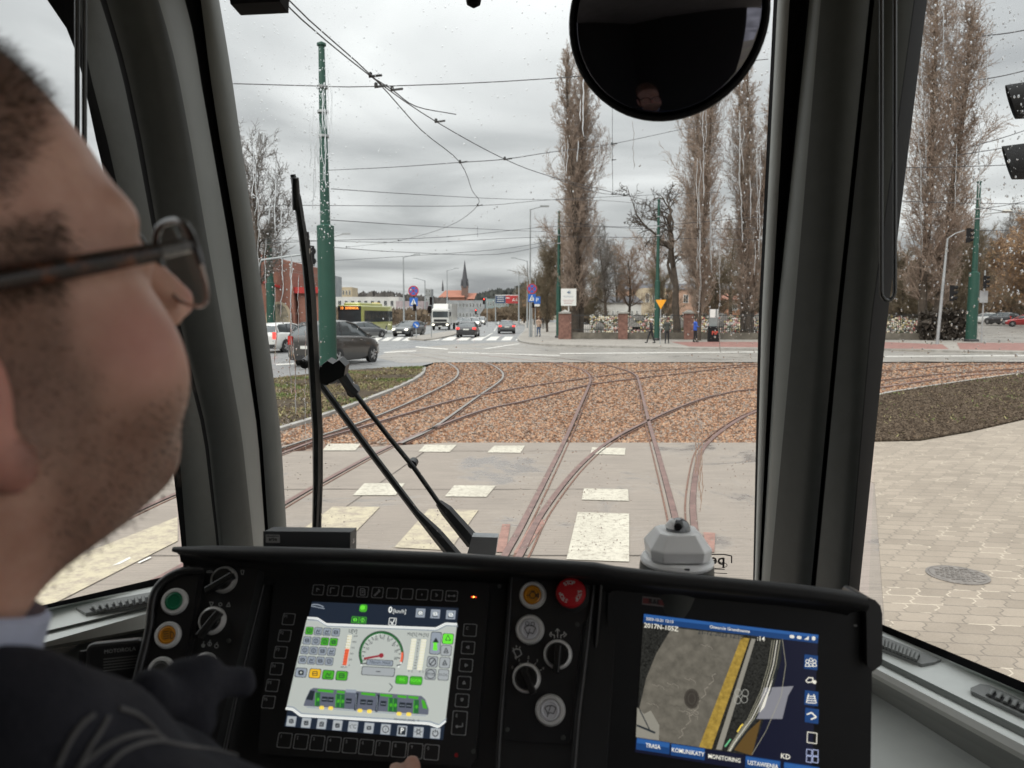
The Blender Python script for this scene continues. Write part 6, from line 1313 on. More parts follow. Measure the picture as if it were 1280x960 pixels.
s1.line(b, s1.arc(557, 455, 93, 97, 203, 5, 26), 9, E_GD, 5); s1.line(b, s1.arc(557, 455, 93, 97, 8, -20, 5), 9, E_RD, 5); s1.line(b, s1.arc(557, 455, 99, 103, 205, -22, 30), 3, E_DK, 5)
s1.line(b, [(463, 497), (490, 495), (500, 480)], 4, E_DK, 6); s1.line(b, [(645, 500), (625, 505)], 4, E_DK, 6)
for i in range(17): a = 198-i*13.1; s1.line(b, [s1.arc(557, 455, r_, r_*1.03, a, a, 1)[0] for r_ in (86, 77 if i % 2 else 70)], 3, E_DK, 6)
for i, n_ in enumerate(('10', '20', '30', '40', '50', '60', '70', '80')): x, y = s1.arc(557, 455, 66, 72, 160-i*25, 0, 1)[0]; s1.txt(b, n_, x, y, 13, E_DK, 6)
s1.line(b, [(480, 474), (557, 460)], 8, E_DR, 7); s1.ell(b, 557, 460, 10, 11, E_DR, 8); s1.rrect(b, 550, 492, 114, 27, E_DK, 7, 5); s1.rrect(b, 550, 492, 109, 22, E_GY, 8, 5); s1.txt(b, '70km/h MAX', 550, 492, 15, E_DK, 9)
s1.rrect(b, 543, 531, 142, 40, E_DK, 7, 6); s1.rrect(b, 543, 531, 137, 35, mat('screen_mid', (.27, .29, .30), emit=1, var=0), 8, 6); s1.line(b, [(533, 531), (553, 532)], 3, E_DK, 9)
for dx, tx in ((0, '0  %'), (44, '0  %')):
    for i in range(11): s1.rect(b, 702+dx-i*1.9, 391+dx*.06+i*12.6, 20, 10, E_CR, 2)
    s1.txt(b, tx, 687+dx*1.1, 530+dx*.06, 10, E_DK)
for i, n_ in enumerate(('100', '80', '60', '40', '20', '0', '-20', '-40', '-60', '-80', '-100')): s1.txt(b, n_, 724-i*1.9, 391+i*12.6, 8, E_DK, 3)
s1.txt(b, 'Mz[%] Mr[%]', 720, 367, 15, E_DK)
s1.rrect(b, 798, 405, 46, 104, E_DK, 2, 8); s1.rrect(b, 798, 405, 42, 98, E_GY, 3, 8); s1.poly(b, [(786, 436), (806, 437), (804, 405), (812, 405), (799, 383), (784, 404), (790, 404)], E_LG, 4); s1.poly(b, [(785, 402), (813, 403), (800, 380)], E_DK, 5)
s1.rrect(b, 853, 386, 48, 50, E_DK, 2, 8); s1.rrect(b, 853, 386, 43, 45, E_LG, 3, 8); s1.line(b, [(853, 370), (842, 392), (866, 393), (853, 370)], 3, E_DK, 4)
for x, y in ((845, 438), (839, 492), (833, 546), (784, 488), (776, 543)): s1.rrect(b, x, y, 46, 50, E_DK, 2, 8); s1.rrect(b, x, y, 42, 46, mat('screen_mid'), 3, 8)
s1.line(b, s1.arc(784, 488, 15, 17, 0, 360, 16), 4, E_DK, 4); s1.line(b, [(774, 500), (795, 476)], 4, E_DK, 4); s1.txt(b, 'STOP', 776, 543, 11, E_DK, 4, bold=.01); s1.line(b, s1.arc(776, 543, 19, 20, 0, 360, 16), 3, E_DK, 4); s1.txt(b, 'DCDC', 833, 546, 11, E_DK, 4)
for x, y in ((845, 438), (839, 492)): s1.line(b, [(x-10, y+10), (x, y-12), (x+10, y+10), (x-10, y+10)], 3, E_DK, 4); s1.line(b, [(x-5, y+3), (x+5, y+3)], 3, E_DK, 4)
for x, y, tx in ((648, 568, 'WS'), (711, 572, 'SOOK')): s1.rrect(b, x, y, 54, 40, E_GD, 9, 9); s1.rrect(b, x, y, 49, 35, E_GR, 10, 9); s1.txt(b, tx, x, y, 15, E_LG, 11)
s1.line(b, [(560, 577), (625, 581)], 3, E_DK, 2); s1.line(b, [(590, 580), (607, 600), (590, 622)], 3, E_DK, 2)
s1.poly(b, [(213, 676), (222, 650), (240, 612), (256, 604), (736, 640), (752, 655), (768, 700), (765, 724), (212, 684)], E_TG, 2)
TY = lambda x: 645+(x-215)*.075
for x, w_ in ((276, 20), (366, 18), (386, 18), (600, 18), (620, 18), (714, 22)): s1.poly(b, [(x-w_/2, TY(x)-26), (x+w_/2, TY(x)-25), (x+w_/2-3, TY(x)+36), (x-w_/2-3, TY(x)+35)], E_GD, 4); s1.line(b, [(x-w_/2, TY(x)-24), (x-w_/2-3, TY(x)+34)], 3, E_GR, 5); s1.ell(b, x, TY(x)+6, 6, 8, E_GR, 5)
for x, w_ in ((310, 70), (378, 34), (500, 62), (580, 54), (650, 40), (700, 44)): s1.poly(b, [(x-w_/2, TY(x)-41-w_*.03), (x+w_/2, TY(x)-39+w_*.03), (x+w_/2-2, TY(x)-28+w_*.03), (x-w_/2-2, TY(x)-31-w_*.03)], E_GR, 5)
for x in (305, 332, 412, 476, 506, 566, 650, 680): s1.rect(b, x, TY(x)+2, 24, 22, E_DK, 4); s1.line(b, [(x-10, TY(x)+3), (x+10, TY(x)+4)], 2, E_GY, 5)
for x in (446, 540): s1.rect(b, x, TY(x)+3, 10, 76, E_DK, 5); s1.line(b, [(x, TY(x)-30), (x-3, TY(x)+38)], 2, E_GY, 6)
s1.poly(b, [(222, 655), (242, 615), (262, 618), (252, 660)], E_DK, 5); s1.poly(b, [(735, 655), (750, 662), (762, 698), (742, 694)], E_GR, 5); s1.rect(b, 422, 618, 44, 14, E_GY, 5)
for x, y in ((292, 692), (332, 694), (462, 705), (504, 708), (636, 719), (679, 721)): s1.rrect(b, x, y, 20, 15, E_YL, 6, 6)
s1.line(b, [(225, 690), (755, 728)], 3, E_GY, 3); s1.txt(b, 'kierunek jazdy \u2192', 670, 746, 13, E_DK, 3)
for i, (x, y) in enumerate(((157, 752), (223, 759), (292, 764), (362, 770), (431, 776), (502, 782), (576, 788), (649, 795), (722, 801), (797, 806))):
    s1.rect(b, x, y, 40, 44, E_GY, 2); s1.rect(b, x, y, 36, 40, em('key', (.30, .32, .33)), 3)
    if i == 7: s1.rect(b, x, y, 30, 32, E_DK, 4); s1.txt(b, 'P', x, y, 24, E_WH, 5, bold=.02)
    elif i == 4: s1.txt(b, 't\u00b0C', x, y, 18, E_DK, 4)
    elif i == 6: s1.line(b, s1.arc(x, y, 14, 15, 0, 360, 14), 3, E_DK, 4); s1.txt(b, 'i', x, y, 18, E_DK, 4)
    elif i == 9: s1.line(b, s1.arc(x, y, 12, 13, 60, -240, 14), 4, E_DK, 4); s1.line(b, [(x, y-16), (x, y-4)], 4, E_DK, 4)
    elif i == 8: s1.line(b, s1.arc(x, y-2, 8, 9, 0, 360, 12), 4, E_DK, 4); [s1.line(b, [s1.arc(x, y-2, q_, q_, a, a, 1)[0] for q_ in (12, 17)], 3, E_DK, 4) for a in range(0, 360, 60)]
    else: glyph(x, y, 34, E_DK, 4); glyph(x, y, 30, E_DK, 4)
s1.line(b, s1.arc(262, 258, 44, 25, 110, 30, 8), 4, E_GY, 1); s1.line(b, [(245, 240), (305, 252)], 3, E_GY, 1)
s1.rrect(b, 477, 250, 34, 36, E_GR, 2, 10); s1.rrect(b, 474, 247, 20, 20, E_LG, 3, 8); s1.txt(b, '0', 597, 258, 30, E_WH, 2, bold=.03); s1.txt(b, '[km/h]', 638, 264, 19, E_WH, 2)
for x, y in ((731, 271), (797, 275), (866, 279)): s1.rect(b, x, y, 40, 42, E_GY, 1); glyph(x, y, 40, E_DK, 2); glyph(x, y, 30, E_WH, 3)
for x, y in ((441, 301), (474, 303)): s1.frame(b, x, y, 30, 28, E_GR, 2, 3); glyph(x, y, 28, E_LG, 3)
s1.frame(b, 607, 309, 30, 32, E_WH, 2, 3); s1.line(b, [(598, 308), (606, 320), (616, 298)], 4, E_WH, 2)
b.build('image', scr)
KL_ = mat('key_outline', (.46, .47, .48), .6, var=.03)
def key(x, y, w, h, lg=None, lx=0, ly=0, draw=None):
    k = MB(); P = []; c = s1.p(x, y, -3)
    k.rbox(c, w*s1.ku, h*s1.kv, .002, .0018, CON, u=s1.u, v=s1.v); 
    U, V_ = s1.u*s1.ku, s1.v*s1.kv; c = c+P1.n*.00125; r_ = 6
    def ring(ww, hh):
        o = []
        for q_, (a, d) in enumerate(((1, 1), (-1, 1), (-1, -1), (1, -1))):
            for j in range(4): t = PI/2*q_+PI/6*j; o.append(c+U*(a*(ww/2-r_)+r_*math.cos(t))+V_*(d*(hh/2-r_)+r_*math.sin(t)))
        return o
    A, B = ring(w, h), ring(w-4.5, h-4.5); k.add(A+B, [(i, (i+1) % 16, 16+(i+1) % 16, 16+i) for i in range(16)], KL_); o = k.build('key', dt)
    if lg or draw:
        g = MB()
        if lg: g.text(lg, s1.p(x+lx, y+ly, -3)+P1.n*.0014, s1.u, s1.v, 15*s1.kv*1.3, KL_)
        if draw:
            for pts in draw:
                Q = [s1.p(x+a, y+d, -3)+P1.n*.0014 for a, d in pts]
                for p, q_ in zip(Q[:-1], Q[1:]):
                    d = nrm(q_-p); t = np.cross(P1.n, d)*.0005; g.poly([p-t, q_-t, q_+t, p+t], KL_)
        g.build('legend', o)
for i in range(10):
    x, y = 278+65.8*i, 169+3*i; dr = {0: [[(-6, 8), (-6, -8), (6, 0)]], 1: [[(-12, 12), (-10, -12), (8, -10)]], 3: [[(-10, 14), (-10, -14), (6, -14), (10, -8), (10, 14), (-10, 14)], [(-6, -4), (6, -4)], [(-6, 3), (6, 3)]], 4: [[(-16, 14), (6, -8), (4, -14), (12, -8), (8, -2)], [(-12, 16), (8, -4)]], 7: [[(-3, 0), (3, 0)], [(0, -4), (0, 4)]], 8: [[(-6, -8), (4, 0), (-6, 6)]], 9: [[(-16, 0), (16, 0)], [(-10, -5), (-16, 0), (-10, 5)], [(10, -5), (16, 0), (10, 5)]]}.get(i)
    key(x, y, 52, 52, draw=dr)
for i in range(6): x, y = 147-18*i, 299+73.6*i; key(x, y, 56, 56, 'F%d' % (i+1), -12, -12)
for i in range(10): key(129+72.5*i, 837+5.9*i, 60, 64, str((i+1) % 10), -15, -17)
for i, dr in enumerate((None, [[(4, -8), (4, 4), (-8, -2), (4, -8)]], [[(-4, -6), (-4, 6), (8, 0), (-4, -6)]], [[(-6, 4), (6, 4), (0, -8), (-6, 4)]], [[(-6, -8), (6, -8), (0, 4), (-6, -8)]])): key(952-8.8*i, 348+78*i, 56, 58, 'C' if i == 0 else None, -12, -8, dr)
key(905, 760, 60, 102, 'E', -12, -32, [[(14, 0), (14, 16), (-16, 16)], [(-8, 10), (-16, 16), (-8, 22)]])
b = MB(); LED = mat('led_orange', (1, .35, .06), emit=6, var=0)
for dx in (-9, 0, 9): s1.ell(b, 968+dx, 200+dx*.05, 3.5, 3.5, LED if dx == 0 else mat('led_red', (.9, .06, .02), emit=1.2, var=0), -2, 10)
b.build('indicator_lamp', dt)
b = MB(); b.text('e', s1.p(890, 900, -2), s1.u, s1.v, .009, mat('dim_red', (.30, .01, .015), .5), bold=.04)
b.build('lettering', dt)
b = MB()
for x, y in ((967, 886), (1082, 152)): b.lathe([(.0028, 0), (.0028, .001), (.0012, .0012)], s1.p(x, y, -2), ax=P1.n, k=10, m=PLD)
b.build('screw', dt)
# right monitor
s2 = Scr(P2, 760, 690, (160, 275), (935, 368), (120, 860), .211, .162, 780, 590)
mt_ = empty('monitor', P2.at(910, 860), 'right monitor showing a camera view of paving and a yellow line above blue menu buttons', 'monitor')
b = MB(); px_prism(b, P2, [(768, 738), (1062, 764), (1068, 770), (1058, 1045), (752, 1020), (760, 742)], -.010, .0, CON); b.build('bezel', mt_, bevel=.0015)
b = MB(); px_prism(b, P2, [(805, 767), (1023, 793.5), (1014, 975), (793.5, 940)], -.003, .0006, em('night', (.006, .007, .018))); sc2 = b.build('screen', mt_)
E_BL = em('blue', (.010, .04, .13)); E_B2 = em('bright_blue', (.02, .08, .24)); E_PV = mat('screen_paving', (.115, .105, .085), emit=1, var=.25, vs=90, detail=8, rough=.3); E_YP = mat('screen_strip', (.30, .20, .04), emit=1, var=.3, vs=200, rough=.3); E_BA = mat('screen_ballast', (.018, .018, .016), emit=1, var=.9, vs=500, rough=.3); E_KS = em('kerb', (.20, .19, .16)); E_OW = em('offwhite', (.62, .60, .52)); E_JT = em('joint', (.06, .055, .045)); E_GL = em('glare', (.17, .17, .19))
b = MB()
s2.poly(b, [(156, 312), (775, 386), (770, 480), (700, 720), (640, 905), (124, 830)], E_BA, 1)
s2.poly(b, [(285, 336), (600, 372), (410, 868), (128, 826), (140, 690), (170, 560), (215, 450)], E_PV, 2)
for i in range(26):
    t = rn.random(); y0 = 400+440*t+rn.random()*10; x0 = 260+rn.random()*230-160*t
    s2.line(b, [(x0, y0), (x0+22, y0+9), (x0+26, y0+2), (x0+48, y0+14), (x0+52, y0+24)], 1.6, E_JT if rn.random() < .6 else em('joint_pale', (.20, .18, .15)), 3)
for i in range(5): s2.line(b, [(480-i*34, 540+i*60), (462-i*34, 550+i*60), (470-i*34, 572+i*60), (448-i*34, 590+i*60)], 2.5, em('joint_pale', (.20, .18, .15)), 3)
s2.ell(b, 372, 652, 34, 44, em('cover', (.035, .03, .025)), 3); s2.line(b, s2.arc(372, 652, 28, 40, 0, 360, 18), 2, E_JT, 4); s2.line(b, s2.arc(372, 652, 16, 24, 0, 360, 14), 3, E_JT, 4)
s2.poly(b, [(592, 380), (630, 384), (460, 876), (404, 867)], E_YP, 3); s2.poly(b, [(638, 385), (656, 387), (505, 880), (480, 877)], E_KS, 3)
for i in range(34): t = i/34; s2.line(b, [(590-188*t+4, 392+470*t), (626-170*t-4, 396+470*t)], 1.5, em('yellow_dark', (.20, .13, .02)), 4)
for k, (dx, m_, w_) in enumerate(((0, E_OW, 3), (-12, em('line_dim', (.25, .24, .18)), 3), (12, em('line_dim', (.25, .24, .18)), 3), (22, E_DK, 4), (-22, em('line_dim', (.25, .24, .18)), 2))): s2.line(b, [(752+dx, 392), (735+dx, 500), (700+dx, 620), (640+dx*.8, 740), (560+dx*.5, 850), (540+dx*.4, 885)], w_, m_, 4)
s2.poly(b, [(722, 590), (735, 560), (695, 690), (672, 716)], E_OW, 5); s2.line(b, [(575, 800), (590, 775), (600, 765)], 5, E_YL, 5); s2.line(b, [(520, 865), (545, 832)], 6, em('mint', (.12, .40, .20)), 5)
s2.poly(b, [(560, 880), (620, 800), (680, 745), (640, 905)], em('brown', (.085, .05, .015)), 4)
s2.poly(b, [(130, 690), (160, 720), (190, 705), (228, 770), (226, 836), (124, 822)], E_KS, 4); s2.line(b, [(140, 700), (190, 800)], 5, E_DK, 5); s2.line(b, [(128, 770), (210, 804)], 9, E_DK, 5)
s2.line(b, [(775, 386), (790, 500), (770, 640), (700, 800), (640, 900)], 2, em('line_dim', (.25, .24, .18)), 4); 
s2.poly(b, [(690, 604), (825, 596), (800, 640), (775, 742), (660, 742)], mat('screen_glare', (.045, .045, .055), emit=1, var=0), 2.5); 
for dx, dy in ((0, 0), (32, 2), (28, 30), (-2, 34)): s2.line(b, s2.arc(578+dx, 625+dy, 14, 16, 0, 360, 14), 2, em('lens_ring', (.30, .30, .27)), 6)
s2.poly(b, [(160, 275), (935, 368), (933, 406), (156, 314)], E_BL, 5); s2.poly(b, [(160, 276), (935, 369), (935, 382), (159, 290)], E_B2, 6)
s2.txt(b, '2023-12-21 12:15', 230, 304, 13, E_OW, 7, bold=.01); s2.txt(b, 'Otwarcie Grundmanna', 541, 343, 14, E_OW, 7, bold=.01)
s2.txt(b, '2017N-105Z', 236, 335, 22, E_OW, 7, bold=.012); s2.txt(b, '21-12-2023 12:15', 500, 367, 21, E_DK, 7, bold=.012); s2.txt(b, ':14', 680, 386, 21, E_OW, 7, bold=.012); s2.txt(b, 'KD', 789, 910, 22, E_OW, 7, bold=.012)
for x, y in ((818, 376), (850, 380)): s2.rrect(b, x, y, 20, 13, E_OW, 7, 5)
s2.poly(b, [(872, 389), (892, 391), (893, 373)], E_OW, 7); s2.ell(b, 914, 384, 8, 9, E_OW, 7)
for i, (x, y) in enumerate(((902, 490), (902, 572), (904, 650), (906, 728))):
    if i != 1: s2.rect(b, x, y, 58, 62, E_BL, 5)
for dx in (-16, 0, 16): s2.line(b, s2.arc(902+dx, 486-(6 if dx == 0 else 0), 7, 8, 0, 360, 10), 3, E_OW, 7); s2.line(b, s2.arc(902+dx, 508, 9, 14, 180, 0, 6)+[(893+dx, 508)], 3, E_OW, 7)
s2.line(b, [(880, 572), (892, 558), (912, 560), (908, 578), (886, 580), (880, 572)], 4, E_OW, 7); s2.ell(b, 918, 578, 8, 8, E_OW, 7)
s2.line(b, [(892, 630), (882, 670)], 4, E_OW, 7); s2.line(b, [(914, 632), (926, 672)], 4, E_OW, 7); [s2.line(b, [(886, 640+i*10), (922, 642+i*10)], 3.5, E_OW, 7) for i in range(4)]
s2.line(b, [(884, 722), (905, 714), (926, 734), (902, 744)], 6, E_OW, 7)
s2.frame(b, 907, 826, 40, 44, E_OW, 7, 3)
for dx, dy in ((-14, -15), (14, -13), (-14, 15), (14, 17)): s2.frame(b, 908+dx, 906+dy, 22, 25, em('icon_blue', (.30, .34, .50)), 7, 3)
for x, y, tx, on in ((200, 862, 'TRASA', 1), (355, 888, 'KOMUNIKATY', 1), (517, 916, 'MONITORING', 0), (688, 944, 'USTAWIENIA', 1), (860, 972, 'SERWIS', 1)):
    if on: s2.rrect(b, x, y, 152, 52, E_BL, 4, 4); s2.rect(b, x, y-13, 146, 20, E_B2, 5)
    if tx != 'SERWIS': s2.txt(b, tx, x, y+2, 19, E_OW, 7, sx=.86, bold=.014)
b.build('image', sc2)
b = MB(); c = s2.p(205, 221, -2); b.box(c, 112*s2.ku, 38*s2.kv, .0008, mat('badge_metal', (.25, .22, .22), .4, .5), u=s2.u, v=s2.v, w=P2.n)
for x in (173, 240): b.box(s2.p(x, 221+(x-205)*.11, 0), 38*s2.ku, 24*s2.kv, .0008, mat('badge_red', (.22, .05, .05), .5), u=s2.u, v=s2.v, w=P2.n)
s2.txt(b, 'R&E', 206, 221, 22, SB, 5, bold=.03); b.build('badge', mt_)
b = MB(); s2.ell(b, 1100, 327, 8, 5, mat('sensor_grey', (.3, .3, .3), .3), 0); b.build('light_sensor', mt_)
# sticker lettering on the windscreen, reversed when seen from inside
b = MB(); pk = mat('sticker_black', (.03, .02, .02), .6)
b.text('pesa', WS.at(889, 699.5, -.006), -WS.u if WS.u[0] > 0 else WS.u, (0, 0, 1), .036, pk, bold=.02)
def wl_(pts, w): 
    P = [WS.at(x, y, -.006) for x, y in pts]
    for p, q_ in zip(P[:-1], P[1:]): d = nrm(q_-p); t_ = np.cross(WS.n, d)*w/2; b.poly([p-t_, q_-t_, q_+t_, p+t_], pk)
wl_([(880, 693), (905, 693), (914.5, 695), (914.5, 704)], .003); wl_([(x, y) for x, y in arcp(897, 706.5, 12, 0, 360, 16, 4)], .0016); wl_([(888, 711), (906, 712)], .002); wl_([(892, 716), (909, 717)], .002)
b.build('sticker_lettering', cab)
# ================================================================== DRIVER
HC = np.array([-.253, .337, H+.002]); YAW, PIT, ROLL = R(40), R(14.5), R(0)
fw = np.array([math.sin(YAW)*math.cos(PIT), math.cos(YAW)*math.cos(PIT), math.sin(PIT)]); rt = np.array([math.cos(YAW), -math.sin(YAW), 0.]); up = np.cross(rt, fw)
rt = nrm(rt*math.cos(ROLL)+up*math.sin(ROLL)); up = nrm(np.cross(rt, fw))
M3 = np.stack([rt, fw, up])           # world -> head: M3 @ (p-HC)
def tow(l): return HC+np.array(l) @ M3
def headf(q_):
    a = np.abs(q_[..., 0]); p = np.stack([a, q_[..., 1], q_[..., 2]], -1)
    d = sell(p, (0, -.022, .052), (.077, .096, .088))
    d = smin(d, sell(p, (0, .028, .010), (.063, .060, .068)), .03)
    d = smin(d, sell(p, (0, .030, -.042), (.056, .050, .056)), .03)
    d = smin(d, sell(p, (.038, .047, -.044), (.033, .035, .040)), .022)      # cheeks
    d = smin(d, sell(p, (0, .058, -.068), (.036, .030, .032)), .02)
    d = smin(d, sell(p, (0, .022, -.088), (.047, .038, .026)), .028)         # jaw
    d = smin(d, sell(p, (.042, .000, -.066), (.021, .034, .028)), .025)
    d = smin(d, sell(p, (0, .064, -.098), (.020, .015, .016)), .02)          # chin
    d = smin(d, sell(p, (0, .020, -.106), (.038, .034, .014)), .02)
    d = smin(d, scap(p, (0, .084, .026), (.040, .070, .024), .010, .009), .014)   # brow
    d = smax(d, -sell(p, (.032, .100, .004), (.018, .020, .014)), .012)
    d = smin(d, sell(p, (.031, .073, .004), (.0135, .0125, .0125)), .003)
    d = smin(d, scap(p, (0, .086, .014), (0, .106, -.022), .0070, .0105), .008)  # nose
    d = smin(d, sell(p, (.011, .095, -.027), (.007, .010, .007)), .006)
    d = smin(d, sell(p, (0, .078, -.060), (.022, .010, .006)), .008); d = smin(d, sell(p, (0, .076, -.070), (.018, .010, .007)), .007)
    ear = sell(p, (.080, -.022, -.024), (.010, .019, .034)); ear = smax(ear, -sell(p, (.092, -.018, -.020), (.010, .010, .018)), .005); ear = smin(ear, sell(p, (.078, -.012, -.058), (.007, .010, .011)), .006)
    d = smin(d, ear, .006)
    return d
NB = tow((0, -.02, -.06)); NE = np.array([-.305, .265, H-.25])
def bodyf(w):
    q_ = (w-HC) @ M3.T; d = headf(q_)
    d = smin(d, scap(w, NB, NE, .054, .066), .035)
    return d
vs, fs = snets(bodyf, (-.42, .16, H-.27), (-.10, .52, H+.16), .0042)
q = nodemat('driver_skin', .48)
q.b.inputs['Subsurface Weight'].default_value = .25; q.b.inputs['Subsurface Radius'].default_value = (.012, .004, .002); q.b.inputs['Subsurface Scale'].default_value = .5; q.b.inputs['Specular IOR Level'].default_value = .35
at = q.nd('ShaderNodeAttribute'); at.attribute_name = 'hair'; a2_ = q.nd('ShaderNodeAttribute'); a2_.attribute_name = 'flush'
base = q.ramp(q.noise(38, 6, .65), [(.3, (.46, .25, .19)), (.7, (.60, .37, .29))])
base = q.mix(a2_.outputs['Fac'], base, q.ramp(q.noise(30, 4), [(.3, (.46, .20, .165)), (.7, (.57, .28, .23))]))
hr = q.ramp(q.noise(420, 3, .7), [(.35, (.05, .03, .02)), (.65, (.17, .10, .07))]); q.setc(q.mix(at.outputs['Fac'], base, hr)); q.bump(q.noise(260, 4), .2, .0012)
SKD = q.m
DRL = 'driver at the left edge in dark jacket and glasses, seen from behind, looking ahead'
drv = empty('person', (-.30, .27, .9), DRL, 'person')
b = MB(); b.v = [tuple(v) for v in vs]; b.f = fs; b.mi(SKD); b.m = [0]*len(fs); b.sm = [True]*len(fs); hd_ = b.build('body', drv)
q_ = (np.array(vs)-HC) @ M3.T
def ss(x, a, b_): t = np.clip((x-a)/(b_-a), 0, 1); return t*t*(3-2*t)
def hairmask(q_):
    x, y, z = np.abs(q_[:, 0]), q_[:, 1], q_[:, 2]
    scalp = ss(z-(.042+.9*np.clip(y-.02, 0, 1)+np.where(y < -.005, -.09, 0)*1.0), -.012, .012)
    side = ss(-y+.002, -.014, .006)*ss(z, -.09, -.055)*ss(z, -.02, .02)
    side = np.maximum(side, ss(-y+.022-.35*(z-.0), -.010, .010)*ss(z, .0, .02))
    burn = ss(.016-np.abs(y-.018-(z*.25)), -.004, .008)*ss(.035-z, 0, .01)*ss(z+.07, 0, .01)*ss(x, .045, .06)
    beard = ss(-z-.052-.0*y, -.012, .016)*ss(y, -.012, .01)*.95
    beard = np.maximum(beard, ss(-z-.02, -.01, .02)*ss(.034-y, -.004, .012)*ss(y, -.004, .010)*.95)
    mus = ss(-z-.038, -.004, .006)*ss(y, .080, .088)
    ear = (x > .0795)*(np.abs(y+.012) < .026)*(np.abs(z) < .05)
    neckb = ss(y, -.02, -.045)*ss(z, -.14, -.11)
    m = np.maximum.reduce([scalp, side*.9, burn, beard, mus*.8, neckb*.5]); return np.clip(m*(1-ear), 0, 1)
hmask = hairmask(q_); me = hd_.data; at = me.attributes.new('hair', 'FLOAT', 'POINT'); at.data.foreach_set('value', (hmask*np.where(q_[:, 2] < .01, .60, .66)).astype(np.float32))
x, y, z = np.abs(q_[:, 0]), q_[:, 1], q_[:, 2]
fl = np.maximum.reduce([ss(.035-np.sqrt((y-.055)**2+(z+.03)**2), 0, .03)*.7, (x > .079)*.9, ss(y, .1, .115)*.9]); at = me.attributes.new('flush', 'FLOAT', 'POINT'); at.data.foreach_set('value', fl.astype(np.float32))
# strands of short hair and beard
rs = np.random.RandomState(2); W_ = np.array(vs); sel = rs.choice(len(W_), 110000, p=(hmask+1e-6)/(hmask+1e-6).sum())
nr = np.zeros_like(W_); F_ = np.array(fs); fn_ = np.cross(W_[F_[:, 1]]-W_[F_[:, 0]], W_[F_[:, 2]]-W_[F_[:, 0]])
for k in range(4): np.add.at(nr, F_[:, k], fn_)
nr /= np.linalg.norm(nr, axis=1)[:, None]+1e-12
if ((nr*(W_-W_.mean(0))).sum(1) > 0).mean() < .5: nr = -nr
P0 = W_[sel]+rs.randn(len(sel), 3)*.0022; N0 = nr[sel]; up_ = q_[sel][:, 2]; isb = up_ < -.0
dirn = N0*.75+(np.array([0, 0, -1.])*.5+fw*.35)+rs.randn(len(sel), 3)*.25; dirn /= np.linalg.norm(dirn, axis=1)[:, None]
ln = np.where(isb, .0022, .0048)*(.6+.8*rs.rand(len(sel))); keep = (hmask[sel] > .25) & (~isb | (rs.rand(len(sel)) < .22))
P0, dirn, ln, N0 = P0[keep], dirn[keep], ln[keep], N0[keep]; sd = np.cross(dirn, N0); sd /= np.linalg.norm(sd, axis=1)[:, None]+1e-9
v = np.stack([P0-sd*.00022, P0+sd*.00022, P0+dirn*ln[:, None]], 1).reshape(-1, 3)-np.array(drv.location)
me = bpy.data.meshes.new('hair'); me.from_pydata(v.tolist(), [], np.arange(len(v)).reshape(-1, 3).tolist()); me.materials.append(mat('brown_hair', (.045, .028, .018), .5, var=.5, vs=60)); o = bpy.data.objects.new('hair', me); COL.objects.link(o); o.parent = drv
# jacket
SH = np.array([-.165, .300, H-.280]); EL = np.array([-.070, .500, H-.475]); WR = np.array([-.115, .700, H-.505])
def jack(w):
    d = sell(w, (-.33, .24, H-.42), (.22, .14, .24)); d = smin(d, scap(w, (-.315, .27, H-.222), SH, .064, .060), .05)
    d = smin(d, scap(w, (-.315, .27, H-.205), (-.50, .36, H-.26), .072, .07), .05)
    d = smin(d, scap(w, SH, EL, .060, .052), .04); d = smin(d, scap(w, EL, WR, .054, .040), .03); d = smin(d, scap(w, SH, (-.20, .40, H-.50), .09, .09), .05)
    for a_, c_ in ((V(-60, 925, .29), V(20, 930, .30)), (V(20, 930, .30), V(110, 938, .33)), (V(110, 938, .33), V(185, 955, .37))): d = smin(d, scap(w, a_, c_, .028, .027), .03)
    n_ = np.sin(w[..., 0]*48+w[..., 2]*70+np.sin(w[..., 1]*34)*1.6)*.0038+np.sin(w[..., 1]*62+w[..., 0]*44+np.sin(w[..., 2]*50)*1.4)*.0032
    return d+n_
vs2, fs2 = snets(jack, (-.66, .04, H-.70), (.06, .80, H-.06), .008)
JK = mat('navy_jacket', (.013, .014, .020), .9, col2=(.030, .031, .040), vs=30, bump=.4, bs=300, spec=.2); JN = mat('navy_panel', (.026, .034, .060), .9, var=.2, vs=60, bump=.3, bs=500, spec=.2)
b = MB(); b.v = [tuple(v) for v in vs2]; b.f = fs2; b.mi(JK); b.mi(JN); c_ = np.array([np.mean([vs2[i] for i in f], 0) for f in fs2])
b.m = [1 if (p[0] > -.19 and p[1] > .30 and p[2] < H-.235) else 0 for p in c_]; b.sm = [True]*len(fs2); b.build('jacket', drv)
b = MB(); PIPE = mat('grey_piping', (.11, .11, .115), .9, var=.2, vs=100)
for pts in ([(72, 958), (88, 925), (103, 905), (118, 893)], [(98, 962), (112, 935), (125, 915), (136, 896)], [(130, 962), (150, 942), (175, 930), (200, 926), (230, 932), (270, 938), (315, 950), (350, 962)], [(96, 962), (125, 938), (155, 922), (188, 916), (206, 924)], [(150, 885), (172, 893), (190, 908), (203, 925)]):
    P = [march(jack, x, y) for x, y in smooth_path2(pts, 5)]; P = [p for p in P if p is not None]
    if len(P) > 2: b.tube(P, .0011, 5, PIPE)
b.build('piping', drv)
